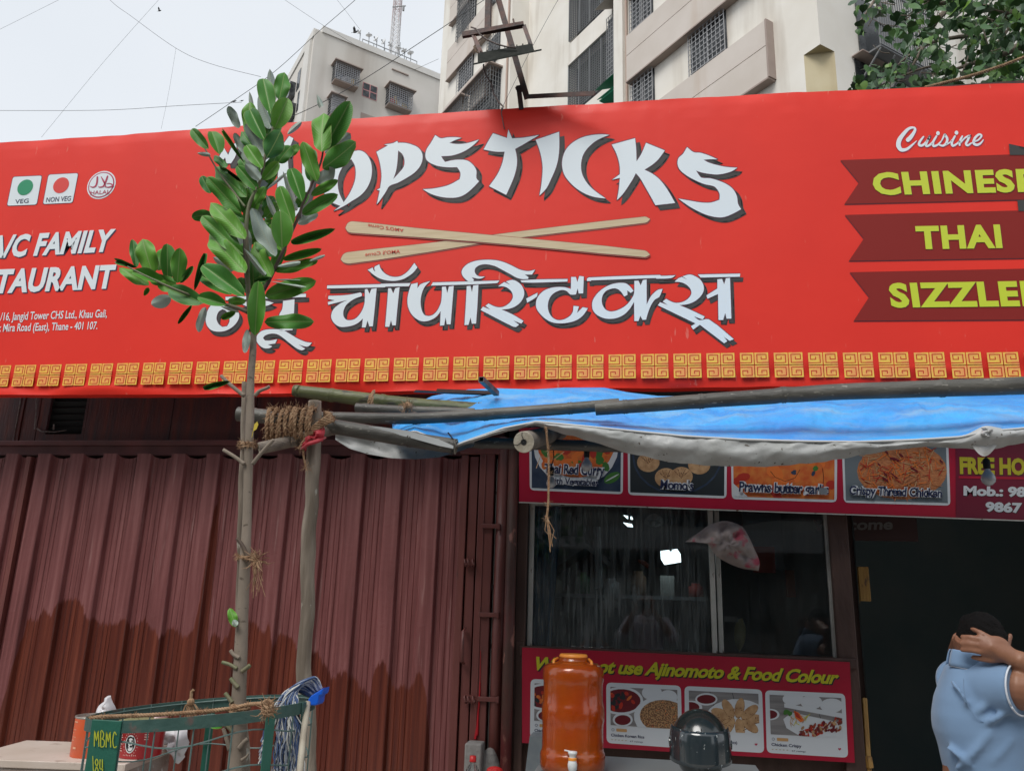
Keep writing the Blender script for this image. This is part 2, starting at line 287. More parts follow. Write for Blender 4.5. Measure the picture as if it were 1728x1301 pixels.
HI = [
 ([(695,222),(770,188),(778,220),(805,248),(792,200),(800,172),(865,142),(880,195),(930,260),(1000,305),(1080,325),(1170,315),(1250,270),(1310,210),(1375,122),(1420,185),(1360,260),(1280,320),(1200,360),(1090,382),(980,375),(880,350),(790,300),(730,250)], A_, []),
 ([(105,450),(880,430),(890,425),(1320,415),(1295,460),(955,465),(950,475),(100,492)], A_, []),
 ([(125,600),(300,595),(450,580),(590,550),(610,570),(608,605),(520,635),(430,690),(370,750),(340,830),(345,900),(380,945),(440,955),(510,935),(570,880),(620,800),(650,700),(655,505),(690,500),(722,570),(750,500),(825,490),(800,760),(770,1045),(720,1045),(692,960),(665,1060),(612,1060),(625,930),(560,990),(480,1030),(380,1050),(290,1050),(220,1010),(170,940),(165,870),(200,790),(290,715),(350,683),(404,660),(300,685),(120,730),(115,690),(215,665),(118,645)], A_, []),
 ([(995,490),(1035,490),(1068,565),(1098,490),(1160,475),(1130,760),(1105,1030),(1055,1030),(1035,955),(1010,1050),(950,1050),(975,760)], A_, []),
 ([(120,430),(215,410),(210,490),(260,430),(400,385),(330,450),(290,520),(262,620),(258,720),(275,810),(310,875),(360,893),(420,885),(480,840),(530,760),(560,670),(570,470),(625,465),(645,560),(670,465),(740,455),(725,640),(695,1015),(640,1015),(622,915),(600,1030),(540,1035),(550,820),(500,890),(430,940),(350,968),(270,968),(190,930),(120,860),(75,760),(65,660),(80,560)], B_, []),
 ([(-75,392),(-110,370),(-165,310),(-182,250),(-155,190),(-85,130),(20,92),(160,75),(320,82),(440,112),(560,165),(660,215),(760,238),(810,238),(890,220),(845,290),(740,290),(795,330),(785,355),(700,355),(620,335),(530,285),(400,215),(300,165),(180,140),(90,150),(25,190),(8,240),(30,290),(80,318),(160,320),(110,345),(60,350),(-35,330),(0,370),(-20,390)], C_, []),
 ([(-600,405),(370,378),(330,415),(-630,450)], C_, []),
 ([(930,460),(985,455),(1005,545),(1025,450),(1100,440),(1085,740),(1065,1005),(1005,1005),(985,915),(955,1022),(897,1025),(915,740)], B_, []),
 ([(350,465),(400,425),(440,400),(530,440),(465,390),(560,368),(640,400),(700,460),(730,540),(720,620),(670,700),(590,760),(500,790),(400,798),(560,870),(720,965),(690,1005),(575,960),(655,1020),(610,1055),(560,1045),(95,805),(130,758),(240,800),(165,745),(210,712),(300,755),(380,768),(450,750),(520,700),(560,640),(565,590),(540,530),(480,480),(410,460)], C_, []),
 ([(760,640),(925,555),(915,610),(775,700)], C_, []),
 ([(675,375),(905,362),(1365,355),(1360,392),(870,408),(695,403)], C_, []),
 ([(1415,325),(1485,325),(1505,400),(1535,310),(1600,320),(1590,565),(1525,565),(1510,490),(1485,580),(1405,580),(1350,530),(1280,515),(1200,540),(1130,590),(1090,660),(1075,740),(1085,820),(1120,890),(1180,940),(1250,955),(1330,935),(1400,890),(1440,830),(1450,745),(1530,755),(1500,850),(1585,765),(1660,780),(1600,870),(1520,940),(1420,980),(1290,1000),(1180,995),(1080,960),(980,880),(910,780),(905,680),(940,600),(1010,530),(1100,490),(1200,472),(1320,475),(1412,500)], C_, []),
 ([(900,655),(960,625),(955,545),(1020,590),(1070,550),(1000,465),(930,415),(850,405),(740,415),(620,450),(500,520),(400,610),(330,720),(315,820),(340,920),(420,1000),(540,1050),(660,1060),(780,1040),(900,980),(1000,880),(1080,750),(1085,1100),(1160,1100),(1195,1005),(1235,1080),(1300,1075),(1330,960),(1390,810),(1460,710),(1540,660),(1600,515),(1520,530),(1440,590),(1380,660),(1310,800),(1308,345),(1240,355),(1200,450),(1160,365),(1085,370),(1080,600),(1030,700),(950,800),(850,870),(740,915),(640,925),(560,890),(510,820),(490,730),(505,640),(560,560),(640,520),(730,505),(800,530),(860,590)], D_, []),
 ([(220,330),(260,308),(1550,262),(1570,278),(1838,268),(1757,318),(1485,330),(1480,318),(300,360),(290,372),(222,372)], D_, []),
 ([(420,265),(470,220),(525,195),(615,240),(535,188),(640,160),(720,185),(800,240),(845,330),(840,410),(790,490),(700,560),(600,595),(490,607),(640,670),(860,775),(830,818),(700,770),(785,828),(920,815),(1285,1105),(1225,1130),(1140,1070),(1190,1135),(1145,1165),(790,895),(690,965),(660,915),(725,875),(175,610),(205,565),(320,605),(245,555),(295,515),(380,560),(450,575),(540,560),(620,510),(665,440),(650,370),(600,315),(520,275)], E_, []),
 ([(885,465),(1045,365),(1045,230),(1115,225),(1145,305),(1170,215),(1230,210),(1240,500),(1250,805),(1180,805),(1160,720),(1130,825),(1062,825),(1055,445),(900,515)], E_, []),
 ([(760,160),(1380,148),(1375,192),(800,205)], E_, []),
 ([(1110,430),(1200,480),(1300,540),(1400,580),(1475,590),(1430,635),(1380,635),(1305,610),(1390,665),(1350,685),(1290,665),(1200,600),(1100,520),(1030,480),(950,475),(880,500),(855,530),(880,560),(940,562),(1035,545),(1010,600),(915,612),(975,635),(930,660),(860,655),(800,610),(770,550),(785,490),(840,440),(930,420),(1050,420)], F_, []),
 ([(240,70),(170,150),(130,260),(140,360),(200,430),(300,450),(400,430),(490,370),(545,290),(550,220),(500,150),(420,110),(330,90)], F_, [[(340,165),(290,200),(265,280),(290,350),(340,390),(400,380),(430,320),(420,240),(380,180)]]),
 ([(560,90),(700,60),(900,60),(990,85),(900,122),(700,140)], F_, []),
 ([(1110,60),(1255,40),(1245,260),(1230,430),(1070,440),(1060,240),(1100,160)], F_, []),
 ([(380,10),(900,-10),(1400,-30),(1400,10),(900,30),(380,50)], F_, []),
]
mb = MB()
for pts, T, h in HI: glyph(mb, pts, T, (5.2, 7.4), h, ow=1.1)
mb.obj('lettering', [M_white, M_purple, M_grey], sign)
# crossed chopsticks
mb = MB()
A = [(583,385),(587,377),(595,374),(700,385),(870,401),(1088,423),(1097,430),(1088,434),(862,413),(700,400),(595,393),(587,391)]
Bq = [(575,438),(579,430),(587,426),(720,411),(860,393),(1088,366),(1097,370),(1090,376),(862,403),(720,426),(590,445),(580,443)]
for q, k in ((Bq, 0), (A, 1)):
    lp = smooth_loop(q, 3, 60); mb.mi = 1; mb.poly([[W(p.x+1, p.y+2.6, YS-.0010-k*.003) for p in lp]]); ribbon(mb, [tuple(p) for p in lp], .8, YS-.0010-k*.003, True)
    mb.mi = 0; mb.poly([[W(p.x, p.y, YS-.0022-k*.003) for p in lp]])
mb.obj('printed_chopsticks', [M_wood, mat('print_stick_shadow', (.30, .05, .035), .5)], sign)
# ---- typeset words
_meas = {}
def word(s, q, m, parent, Y=YS-.0022, bold=.0, name='lettering', shadow=None, space=1.0, capv=None):
    cu = bpy.data.curves.new('t', 'FONT'); cu.body = s; cu.size = 1; cu.offset = bold; cu.space_character = space; cu.resolution_u = 3
    o = bpy.data.objects.new('t', cu); S.collection.objects.link(o); bpy.context.view_layer.update()
    me = o.to_mesh(); vs = [v.co.copy() for v in me.vertices]; fs = [tuple(p.vertices) for p in me.polygons]; o.to_mesh_clear()
    bpy.data.objects.remove(o); bpy.data.curves.remove(cu)
    x0 = min(v.x for v in vs); x1 = max(v.x for v in vs); cap = capv or .73
    TLc, TRc, BRc, BLc = [Vector(p) for p in q]
    def mp(v, Yy, dx=0, dy=0):
        u = (v.x-x0)/(x1-x0); w = (v.y+bold*.6)/(cap+bold*1.2)
        p = TLc*(1-u)*w+TRc*u*w+BRc*u*(1-w)+BLc*(1-u)*(1-w); return W(p.x+dx, p.y+dy, Yy)
    mb = MB(); fs = [f if True else f for f in fs]
    if shadow: mb.mi = 1; mb.add([mp(v, Y+.0010, *shadow[:2]) for v in vs], fs); mb.mi = 0
    mb.add([mp(v, Y) for v in vs], fs)
    return mb.obj(name, [m, shadow[2]] if shadow else m, parent)
word("AMO'S Corne", [(681,392),(621,384),(621,378),(681,386.5)], M_mred, sign, Y=YS-.0075, bold=.01)
word("AMO'S Corne", [(675,421),(616,426),(616,432),(675,427)], M_mred, sign, Y=YS-.0052, bold=.01)
SH = (1.6, 1.8, M_navy)
word('A/C FAMILY', [(-12,397),(196,385),(185,424),(-24,436)], M_white, sign, bold=.042, shadow=SH, space=1.04)
word('RESTAURANT', [(-66,456),(197,445),(189,486),(-78,498)], M_white, sign, bold=.042, shadow=SH, space=1.04)
word('/16, Jangid Tower CHS Ltd., Khau Gali,', [(2,527),(182,521.5),(180,535.5),(0,541)], M_white, sign, bold=.012)
word('k Mira Road (East), Thane - 401 107.', [(-2,546),(166,542),(164,555.5),(-4,560)], M_white, sign, bold=.012)
for s, q in (('CHINESE', [(1469,290.5),(1745,283.5),(1749,323),(1476,329)]), ('THAI', [(1544,380.5),(1687,377.5),(1692,418),(1548,420)]), ('SIZZLER', [(1498,476.5),(1764,472),(1770,515.5),(1504,518.5)])):
    word(s, q, M_yel, sign, bold=.045, shadow=(.8, .9, M_ribbond), space=1.1, Y=YS-.0046)
mb = MB()
for q in ([(1418.3,270.6),(1860,256),(1860,334),(1425,344.7),(1449.5,308.6)], [(1426,363),(1860,352),(1860,434),(1432.5,440.5),(1457.8,403)], [(1434,459.6),(1860,451),(1860,539),(1440.6,541.5),(1466.7,501.4)]):
    mb.mi = 1; mb.poly([[W(x-.3, y+1.6, YS-.0010) for x, y in q]]); mb.mi = 0; mb.poly([[W(x, y, YS-.0022) for x, y in q]])
mb.mi = 2
for q in ([(1702.4,243),(1790,278),(1790,262),(1704,262)], [(1716.6,338),(1740,337),(1740,356.5),(1718.6,356.5)]): mb.poly([[W(x, y, YS-.004) for x, y in q]])
mb.obj('printed_ribbons', [M_ribbon, M_ribbond, M_grey], sign)
z = lambda u, v: (1500+u/9.6, 200+v/9.6)
mb = MB()
cu_ = [([(310,350),(350,310),(400,240),(425,180),(395,150),(320,170),(240,250),(170,350),(155,440),(200,510),(290,500),(380,430),(450,365)], [70,65,50,40,32,45,60,72,75,60,45,30,10]),
 ([(560,300),(500,380),(490,430),(540,440),(610,380),(660,290)], [26,38,40,38,36,34]), ([(660,290),(610,400),(605,450),(650,440),(710,390)], 34), ([(770,290),(715,390),(725,450),(790,430),(850,370)], [30,38,38,30,22]),
 ([(850,370),(905,262)], [16,36]), ([(905,262),(945,330),(930,400),(875,445),(805,425)], [36,40,40,34,26]), ([(920,430),(990,390),(1020,350)], [26,20,16]), ([(1070,290),(1020,390),(1035,445),(1100,415),(1150,360)], [30,38,38,28,20]),
 ([(1190,290),(1150,370),(1145,435)], [26,38,30]), ([(1150,410),(1230,320),(1310,280)], [20,26,36]), ([(1310,280),(1280,350),(1250,410),(1275,440),(1340,400)], [36,38,38,34,20]), ([(1370,385),(1450,350),(1500,285),(1460,262),(1395,320),(1372,400),(1420,432),(1480,410),(1530,350)], [18,26,30,34,40,42,40,32,14])]
for p, w in cu_:
    q = [z(*a) for a in p]; ww = [a/9.6 for a in w] if isinstance(w, list) else w/9.6
    mb.mi = 1; stroke(mb, [(a[0]+.7, a[1]+.8) for a in q], [a+1.2 for a in ww] if isinstance(ww, list) else ww+1.2, YS-.0010); mb.mi = 0; stroke(mb, q, ww, YS-.0022)
for c in ((795,243), (1095,235)): disc(mb, *z(*c), 3.1, 3.5, YS-.0022)
mb.obj('lettering', [M_white, M_mag], sign)
# food marks
def rrect(mb, q, r, Y, n=4):
    q = [Vector(p) for p in q]; out = []
    for i in range(4):
        p = q[i]; a = (q[i-1]-p).normalized()*r; c = (q[(i+1) % 4]-p).normalized()*r
        for j in range(n+1):
            s = j/n; out.append((p+a)*(1-s)**2+2*p*s*(1-s)+(p+c)*s*s)
    mb.poly([[W(v.x, v.y, Y) for v in out]])
mb = MB()
for q in ([(22,299),(70.6,296.8),(61.7,345.6),(12,347.5)], [(82,295.3),(131.8,292.7),(122.2,342.4),(72.6,344.7)]):
    c = sum((Vector(p) for p in q), Vector((0, 0)))/4
    mb.mi = 1; rrect(mb, [c+(Vector(p)-c)*1.035 for p in q], 4, YS-.0010); mb.mi = 0; rrect(mb, q, 4, YS-.0022)
mb.mi = 2; wdisc(mb, W(42.5, 316.5, YS-.0034), .052); mb.mi = 3; wdisc(mb, W(103, 313, YS-.0034), .052)
mb.obj('food_marks', [M_white, M_purple, M_green, M_dotred], sign)
word('VEG', [(26,336.5),(49,335),(48,342.5),(25,344)], M_navy, sign, Y=YS-.0034, bold=.01)
word('NON VEG', [(79,333),(120.5,330.5),(119,339),(77.5,341.5)], M_navy, sign, Y=YS-.0034, bold=.01)
mb = MB(); c = W(171, 312.5, YS-.0010); wdisc(mb, c, .092); mb.mi = 1; wdisc(mb, c-Vector((0, .001, 0)), .084); mb.mi = 0; wdisc(mb, c-Vector((0, .002, 0)), .077); mb.mi = 1
zh = lambda u, v: (u/7.855, 280+v/7.855)
for p, w in (([(1290,150),(1285,220),(1265,270),(1225,285),(1190,270)], [22,24,20,14,6]), ([(1340,145),(1370,200),(1400,270)], [8,22,12]), ([(1425,140),(1400,210),(1370,270),(1320,285),(1305,275)], [20,24,20,14,8]), ([(1390,280),(1440,285),(1500,262),(1450,235),(1415,240)], [8,16,20,12,8])):
    stroke(mb, [zh(*a) for a in p], [a/7.855 for a in w], YS-.0046)
mb.obj('halal_mark', [M_white, M_mag], sign)
word('HALAL', [(153,322),(186,320),(185,327),(152,329)], M_mag, sign, Y=YS-.0046, bold=.005)
# meander motifs along the foot of the sign
mb = MB(); g = .004; h = .0640; hz = .0595
sp = [(1, .2), (.8, .2), (.8, .8), (.22, .8), (.22, .42), (.54, .42), (.54, .6)]
sp = [(1.0, .16), (.17, .16), (.17, .84), (.84, .84), (.84, .44), (.48, .44), (.48, .62)]
def cell(ox, oz, fx, fz):
    f = lambda u, v, d: Vector((ox+fx*(g/2+u*h), -d, oz+fz*(g/2+v*hz)))
    o = [(0, 0), (1, 0), (1, 1), (0, 1)]
    mb.mi = 0; mb.quad(*[f(u, v, 0) for u, v in o])
    mb.mi = 1
    for (a, b_), (c_, d_) in zip(sp, sp[1:]):
        w = .034; x0, x1 = sorted((a, c_)); z0, z1 = sorted((b_, d_)); mb.quad(*[f(u, v, .0006) for u, v in ((x0-w, z0-w), (min(1, x1+w), z0-w), (min(1, x1+w), z1+w), (x0-w, z1+w))])
for fx in (-1, 1):
    for fz in (-1, 1): cell(0, 0, fx, fz)
motif = mb.mesh('meander_motif', [M_gold, M_mred])
x0 = W(23.5, 630, YS).x+.066; MT = [(-4.4, 1.135), (-3.4, 1.135), (-.56, 1.135), (.6, 1.128), (1.65, 1.108), (2.3, 1.095)]
for i in range(-5, 36):
    x = x0+i*.1577
    if XL+.08 < x < XR-.08: link('meander_motif', motif, (x, YS-.0010, interp(MT, x)+CZ), sign)
# ================================================================== GROUND AND BACKGROUND
M_road = mat('asphalt', (.05, .05, .05), .9, col2=(.075, .072, .068), scale=3, bump=.3, bscale=60)
M_pave = mat('paving', (.34, .31, .28), .9, col2=(.42, .39, .35), scale=4, bump=.3, bscale=40)
mb = MB(); mb.quad((-150, -120, 0), (150, -120, 0), (150, 180, 0), (-150, 180, 0)); mb.obj('ground', M_road, kind='structure')
mb = MB(); mb.box((-8, 1.1, .004), (6, 7.4, .13)); mb.obj('pavement', M_pave, kind='structure')
M_cream = mat('plaster_cream', (.72, .68, .61), .9, col2=(.79, .76, .70), scale=.7, stain=(1.1, (1, 1, .12), .52, .8, (.42, .36, .29)), bump=.15, bscale=8)
M_taupe = mat('plaster_taupe', (.56, .50, .445), .9, col2=(.62, .56, .51), scale=.8, stain=(.9, (1, 1, .1), .6, .85, (.42, .29, .19)), bump=.15, bscale=10)
M_taupe2 = mat('plaster_taupe_edge', (.33, .26, .23), .9, col2=(.38, .31, .27), scale=1.5)
M_yw = mat('plaster_yellow', (.50, .42, .26), .9, col2=(.57, .50, .34), scale=1, stain=(1.1, (1, 1, .15), .5, .8, (.35, .27, .17)))
M_win = mat('dark_window', (.02, .024, .027), .25, col2=(.075, .08, .085), scale=2.2, lo=.45, hi=.6)
M_grill = mat('painted_grille', (.17, .175, .18), .6)
M_grill2 = mat('pale_grille', (.34, .34, .35), .6)
M_net = mat('green_net', (.02, .26, .15), .8)
M_pipe = mat('drain_pipe', (.45, .33, .27), .7)
M_cloth = [mat('cloth_a', (.65, .66, .70), .9), mat('cloth_b', (.45, .08, .07), .9), mat('cloth_c', (.60, .42, .16), .9), mat('cloth_d', (.07, .12, .2), .9)]
class Wall:                                     # an upright wall plane: s along it, o outwards, z up
    def __init__(s, px, py, D, az):
        d = ray(px, py); k = D/math.hypot(d.x, d.y); s.p = Vector((d.x*k, d.y*k, 0)); s.t = Vector((math.sin(R(az)), math.cos(R(az)), 0))
        s.n = Vector((s.t.y, -s.t.x, 0))
        if s.n.dot(-s.p) < 0: s.n = -s.n
    def sz(s, px, py, o=0):
        q = WP(px, py, s.p+s.n*o, s.n); return (q-s.p).dot(s.t), q.z
    def P(s, u, o, z): return s.p+s.t*u+s.n*o+Vector((0, 0, z))
    def box(s, mb, u0, u1, o0, o1, z0, z1):
        vs = [s.P(u, o, z) for u in (u0, u1) for o in (o0, o1) for z in (z0, z1)]
        mb.add(vs, [(0, 1, 3, 2), (4, 6, 7, 5), (0, 4, 5, 1), (2, 3, 7, 6), (0, 2, 6, 4), (1, 5, 7, 3)])
    def quad(s, mb, u0, u1, z0, z1, o=0): mb.quad(s.P(u0, o, z0), s.P(u1, o, z0), s.P(u1, o, z1), s.P(u0, o, z1))
def grille(wl, mb, u0, u1, o, z0, z1, nu, nz, w=.02, diag=False):
    for i in range(nu+1): u = lerp(u0, u1, i/nu); wl.box(mb, u-w/2, u+w/2, o, o+w, z0, z1)
    for i in range(nz+1): z = lerp(z0, z1, i/nz); wl.box(mb, u0, u1, o+w, o+w*1.6, z-w/2, z+w/2)
# ---- the tall apartment tower on the right
DT = 19.0
A1 = Wall(1384, 75, DT, -40); A2 = Wall(1384, 75, DT, 51.25)
tw = thing('apartment_tower', 'tall cream apartment tower with slanting taupe balcony bands right behind the sign', 'building', A1.P(0, -1, 0))
def part(mb, name, m, par, **k): return mb.obj(name, m, par, **k)
zc = A1.sz(1384, 75)[1]; ch = abs(A1.sz(1356, 90)[0]); ch2 = abs(A2.sz(1408, 87)[0])
sEnd = A1.sz(745, 95)[0]; ZT = 46
sPier0, sPier1 = A1.sz(1055, 90)[0], A1.sz(1040, 90)[0]
sPl0, sPl1 = A1.sz(932, 90)[0], A1.sz(862, 90)[0]
mb = MB()
A1.quad(mb, ch, sPier0, 0, ZT); A1.quad(mb, 0, ch, zc, ZT); A2.quad(mb, 0, ch2, zc, ZT); A2.quad(mb, ch2, 11, 0, ZT)
A1.quad(mb, sPl0, sPl1, 0, ZT, -.9); A1.quad(mb, sPl1, sEnd, 0, ZT)
for s_, o0, o1 in ((sPl0, -2.4, -.9), (sPl1, -.9, 0)): mb.quad(A1.P(s_, o0, 0), A1.P(s_, o1, 0), A1.P(s_, o1, ZT), A1.P(s_, o0, ZT))
A1.quad(mb, sPier1, sPl0, 0, ZT, -2.4)
mb.quad(A1.P(sEnd, 0, 0), A1.P(sEnd, -14, 0), A1.P(sEnd, -14, ZT), A1.P(sEnd, 0, ZT))
mb.quad(A2.P(11, 0, 0), A2.P(11, -12, 0), A2.P(11, -12, ZT), A2.P(11, 0, ZT))
mb.quad(A1.P(0, 0, ZT), A1.P(sEnd, 0, ZT), A1.P(sEnd, -14, ZT), A2.P(11, 0, ZT))
part(mb, 'wall', M_cream, tw)
mb = MB(); mb.quad(A1.P(ch, 0, 0), A2.P(ch2, 0, 0), A2.P(ch2, 0, zc), A1.P(ch, 0, zc)); mb.mi = 1; mb.quad(A1.P(ch, 0, zc), A1.P(0, 0, zc), A2.P(ch2, 0, zc)); part(mb, 'corner_recess', [M_yw, M_yw], tw)
mb = MB(); A1.box(mb, sPier0, sPier1, -2.4, .12, 0, ZT); part(mb, 'pier', M_cream, tw)
u = lerp(sPier0, sPier1, .1); mb = MB(); mb.tube([A1.P(sPier0-.14, .06, 2), A1.P(sPier0-.14, .06, ZT)], .045, 6); part(mb, 'drain_pipe', M_pipe, tw)
mb = MB(); mb.tube([A1.P(sPl1+.2, .06, 2), A1.P(sPl1+.2, .06, ZT)], .05, 6); part(mb, 'drain_pipe', M_pipe, tw)
zb0, zb1 = A1.sz(1057, 151)[1], A1.sz(1057, 73)[1]; zl0, zl1 = A1.sz(1295, 132, .25)[1], A1.sz(1291, 34, .25)[1]
FH = zb0-zl0
sB0 = A1.sz(1294, 90, .25)[0]; sB1 = A1.sz(1057, 110, .25)[0]
def band(wl, s0, s1, z0, z1, par, dep=.25):
    zm = lerp(z0, z1, .56)
    mb = MB(); wl.box(mb, s0, s1, .002, dep, z0, zm-.012); mb.mi = 1; wl.box(mb, s0, s1, .002, dep-.02, zm-.012, zm+.012); mb.mi = 0; wl.box(mb, s0, s1, .002, dep, zm+.012, z1)
    mb.mi = 1; wl.box(mb, s0-.02, s1+.02, .002, dep+.03, z0-.05, z0-.002); wl.box(mb, s0-.06, s0-.002, .002, dep+.03, z0, z1)
    return part(mb, 'balcony_band', [M_taupe, M_taupe2], par)
def window(wl, s0, s1, z0, z1, par, nu=8, nz=9, gm=None, o=.02, w=.022, split=2):
    mb = MB(); wl.box(mb, s0, s1, .003, o, z0, z1); mb.mi = 1
    for i in range(1, split): u = lerp(s0, s1, i/split); wl.box(mb, u-.03, u+.03, o+.002, o+.03, z0, z1)
    f = part(mb, 'window', [M_win, M_grill2], par)
    mb = MB(); grille(wl, mb, s0, s1, o+.08, z0, z1, nu, nz, w); part(mb, 'grille', gm or M_grill2, f)
k0 = -int(zl0/FH)-1
wA = [(A1.sz(1105, 140)[0], A1.sz(1067, 120)[0]), (A1.sz(1227, 60)[0], A1.sz(1166, 90)[0])]
for k in range(-5, 8):
    z0 = zl0+FH*k
    if z0 < .5 or z0 > ZT-3: continue
    band(A1, sB0, sB1, z0, z0+(zl1-zl0), tw)
    if -2 <= k <= 3:
        for s0, s1 in wA: window(A1, s0, s1, z0+(zl1-zl0)+.0, z0+FH-.06, tw, nu=9 if s1-s0 > 1.3 else 6, nz=9)
# recessed balconies between the pier and the plain wall
for k in range(-2, 4):
    zt = A1.sz(932, 143, -.9)[1]+FH*1.02*k; s0, s1 = sPier1, sPl0
    sm = lerp(s0, s1, .30)
    mb = MB(); A1.box(mb, sm, s1, -2.3, -.75, zt, zt+.12); A1.box(mb, sm, s1, -.95, -.8, zt+.12, zt+1.05); part(mb, 'balcony', M_cream, tw)
    mb = MB(); A1.box(mb, sm, s1-.02, -2.38, -1.2, zt-FH+1.22, zt-.02); mb.mi = 1; grille(A1, mb, sm, s1, -.86, zt-FH+1.15, zt-.02, 22, 20, .026)
    for i in range(5): u = lerp(sm, s1, i/4); A1.box(mb, u-.03, u+.03, -.86, -.8, zt-FH+1.15, zt)
    part(mb, 'balcony_grille', [M_win, M_grill], tw)
    mb = MB(); grille(A1, mb, s0+.02, sm-.05, -.5, zt-FH+.9, zt+.1, 9, 14, .02); part(mb, 'balcony_grille', M_grill2, tw)
    mb = MB(); A1.box(mb, s0+.02, sm-.05, -2.3, -.55, zt-FH+.8, zt+.05); part(mb, 'balcony_curtain', M_win, tw)
    mb = MB(); mb.quad(A1.P(s0+.02, .05, zt+.35), A1.P(sm, .05, zt+.3), A1.P(sm, -.8, zt+.75), A1.P(s0+.02, -.8, zt+.8)); part(mb, 'awning', M_net if k == -1 else M_taupe, tw)
mb = MB()
q0 = A1.sz(1012, 160, 0); A1.box(mb, sPier1+.03, q0[0], -.7, 0.02, q0[1]-.3, q0[1]-.26)
for i in range(14): u = lerp(sPier1+.03, q0[0], i/13); mb.beam(A1.P(u, .1, q0[1]-.25), A1.P(u, -.9, q0[1]+.5), .05, .02)
part(mb, 'green_awning', M_net, tw)
# left wing: bands and windows
lb0, lb1 = A1.sz(755, 134, .2)[1], A1.sz(757, 84, .2)[1]; sL1 = A1.sz(754, 110, .2)[0]; sL0 = A1.sz(822, 60, .2)[0]
FL = lb0-A1.sz(749, 225, .2)[1]
FL = FH
for k in range(-6, 6):
    z0 = lb0+FL*k
    if z0 < .5 or z0 > ZT-3: continue
    band(A1, sL0, sL1, z0, z0+(lb1-lb0), tw, .2)
    if k >= -3:
        window(A1, A1.sz(802, 60)[0], A1.sz(776, 100)[0], z0-(FL-(lb1-lb0))+.08, z0-.05, tw, 7, 8)
        wa, wb = A1.sz(845, 60)[0], A1.sz(826, 60)[0]
        zz = z0-(FL-(lb1-lb0))-.3
        window(A1, wa, wb, zz, zz+1.5, tw, 7, 8, M_grill)
for (x0, y0), (x1, y1), dep in (((846, 118), (805, 184), .55), ((795, 170), (765, 215), .5), ((800, -20), (783, 48), .3)):   # caged windows with their hoods
    s0, s1 = A1.sz(x0, y0)[0], A1.sz(x1, y0)[0]; z1, z0 = A1.sz(x0, y0)[1], A1.sz(x0, y1)[1]
    mb = MB(); A1.box(mb, s0, s1, .01, .05, z0, z1); mb.mi = 1; grille(A1, mb, s0, s1, dep, z0, z1, 9, 12, .025)
    for s_ in (s0, s1):
        for i in range(10): z_ = lerp(z0, z1, i/9); mb.beam(A1.P(s_, 0, z_), A1.P(s_, dep, z_), .022, .022)
        for i in range(4): mb.beam(A1.P(s_, dep*i/4, z0), A1.P(s_, dep*i/4, z1), .022, .022)
    mb.mi = 2; mb.beam(A1.P(s0-.15, dep/2, z1+.08), A1.P(s1+.15, dep/2, z1+.08), dep+.35, .07)
    f = part(mb, 'caged_window', [M_win, M_grill, M_taupe2], tw)
# side facade: hooded window and grilled balcony
s0, s1 = A2.sz(1441, 100)[0], A2.sz(1482, 100)[0]; z1, z0 = A2.sz(1441, 100)[1], A2.sz(1441, 160)[1]
mb = MB(); A2.box(mb, s0, s1, .005, .03, z0, z1); mb.mi = 1
mb.add([A2.P(s0-.1, .03, z1), A2.P(s1+.1, .03, z1), A2.P(s1+.1, .35, z1-.02), A2.P(s0-.1, .35, z1-.02)], [(0, 1, 2, 3)]); A2.box(mb, s0-.1, s1+.1, .01, .35, z1+.01, z1+.04); part(mb, 'hooded_window', [M_win, M_taupe2], tw)
s0, s1 = A2.sz(1441, 40)[0], A2.sz(1528, 60)[0]; z0 = A2.sz(1441, 50, .7)[1]
mb = MB(); mb.mi = 0; mb.mi = 1; A2.box(mb, s0, s1, .01, .7, z0-.05, z0)
for i in range(24): u = lerp(s0, s1, i/23); A2.box(mb, u-.015, u+.015, .68, .71, z0, z0+2)
for i in range(4): A2.box(mb, s0, s1, .68, .72, z0+i*.6, z0+i*.6+.03)
for i in range(5): u = lerp(s0, s1, i/4); mb.beam(A2.P(u, .7, z0-.1), A2.P(u, .0, z0-.75), .04, .04)
mb.mi = 2; A2.box(mb, s0+.1, s1-.1, .01, .05, z0+.05, z0+2)
part(mb, 'grilled_balcony', [M_taupe, M_grill, M_win], tw)
# ---- the pale block further back with dishes on its roof
DB = 60.0
B1 = Wall(532, 50, DB, 48); B2 = Wall(532, 50, DB, -40.25)
bl = thing('apartment_block', 'pale grey apartment block behind the sapling with satellite dishes on its roof', 'building', B1.P(0, -1, 0))
M_bl = mat('plaster_grey', (.56, .53, .48), .9, col2=(.64, .605, .56), scale=.25, stain=(.35, (1, 1, .12), .5, .8, (.37, .32, .27)))
M_bl2 = mat('plaster_parapet', (.60, .58, .54), .9, col2=(.66, .64, .61), scale=.5)
M_pink = mat('plaster_pink', (.50, .22, .22), .9, col2=(.56, .29, .29), scale=.6, stretch=(3, 3, .3))
zr = B1.sz(545, 55)[1]; sR = 19
mb = MB(); B1.quad(mb, 0, 12.0, 0, zr); B1.quad(mb, 12.0, 16.5, 0, zr, -2.2); B1.quad(mb, 16.5, sR, 0, zr)
for s_ in (12.0, 16.5): mb.quad(B1.P(s_, -2.2, 0), B1.P(s_, 0, 0), B1.P(s_, 0, zr), B1.P(s_, -2.2, zr))
B2.quad(mb, 0, 16, 0, zr); mb.quad(B1.P(0, 0, zr), B1.P(sR, 0, zr), B1.P(sR, -18, zr), B2.P(16, 0, zr))
mb.quad(B1.P(sR, 0, 0), B1.P(sR, -18, 0), B1.P(sR, -18, zr), B1.P(sR, 0, zr)); part(mb, 'wall', M_bl, bl)
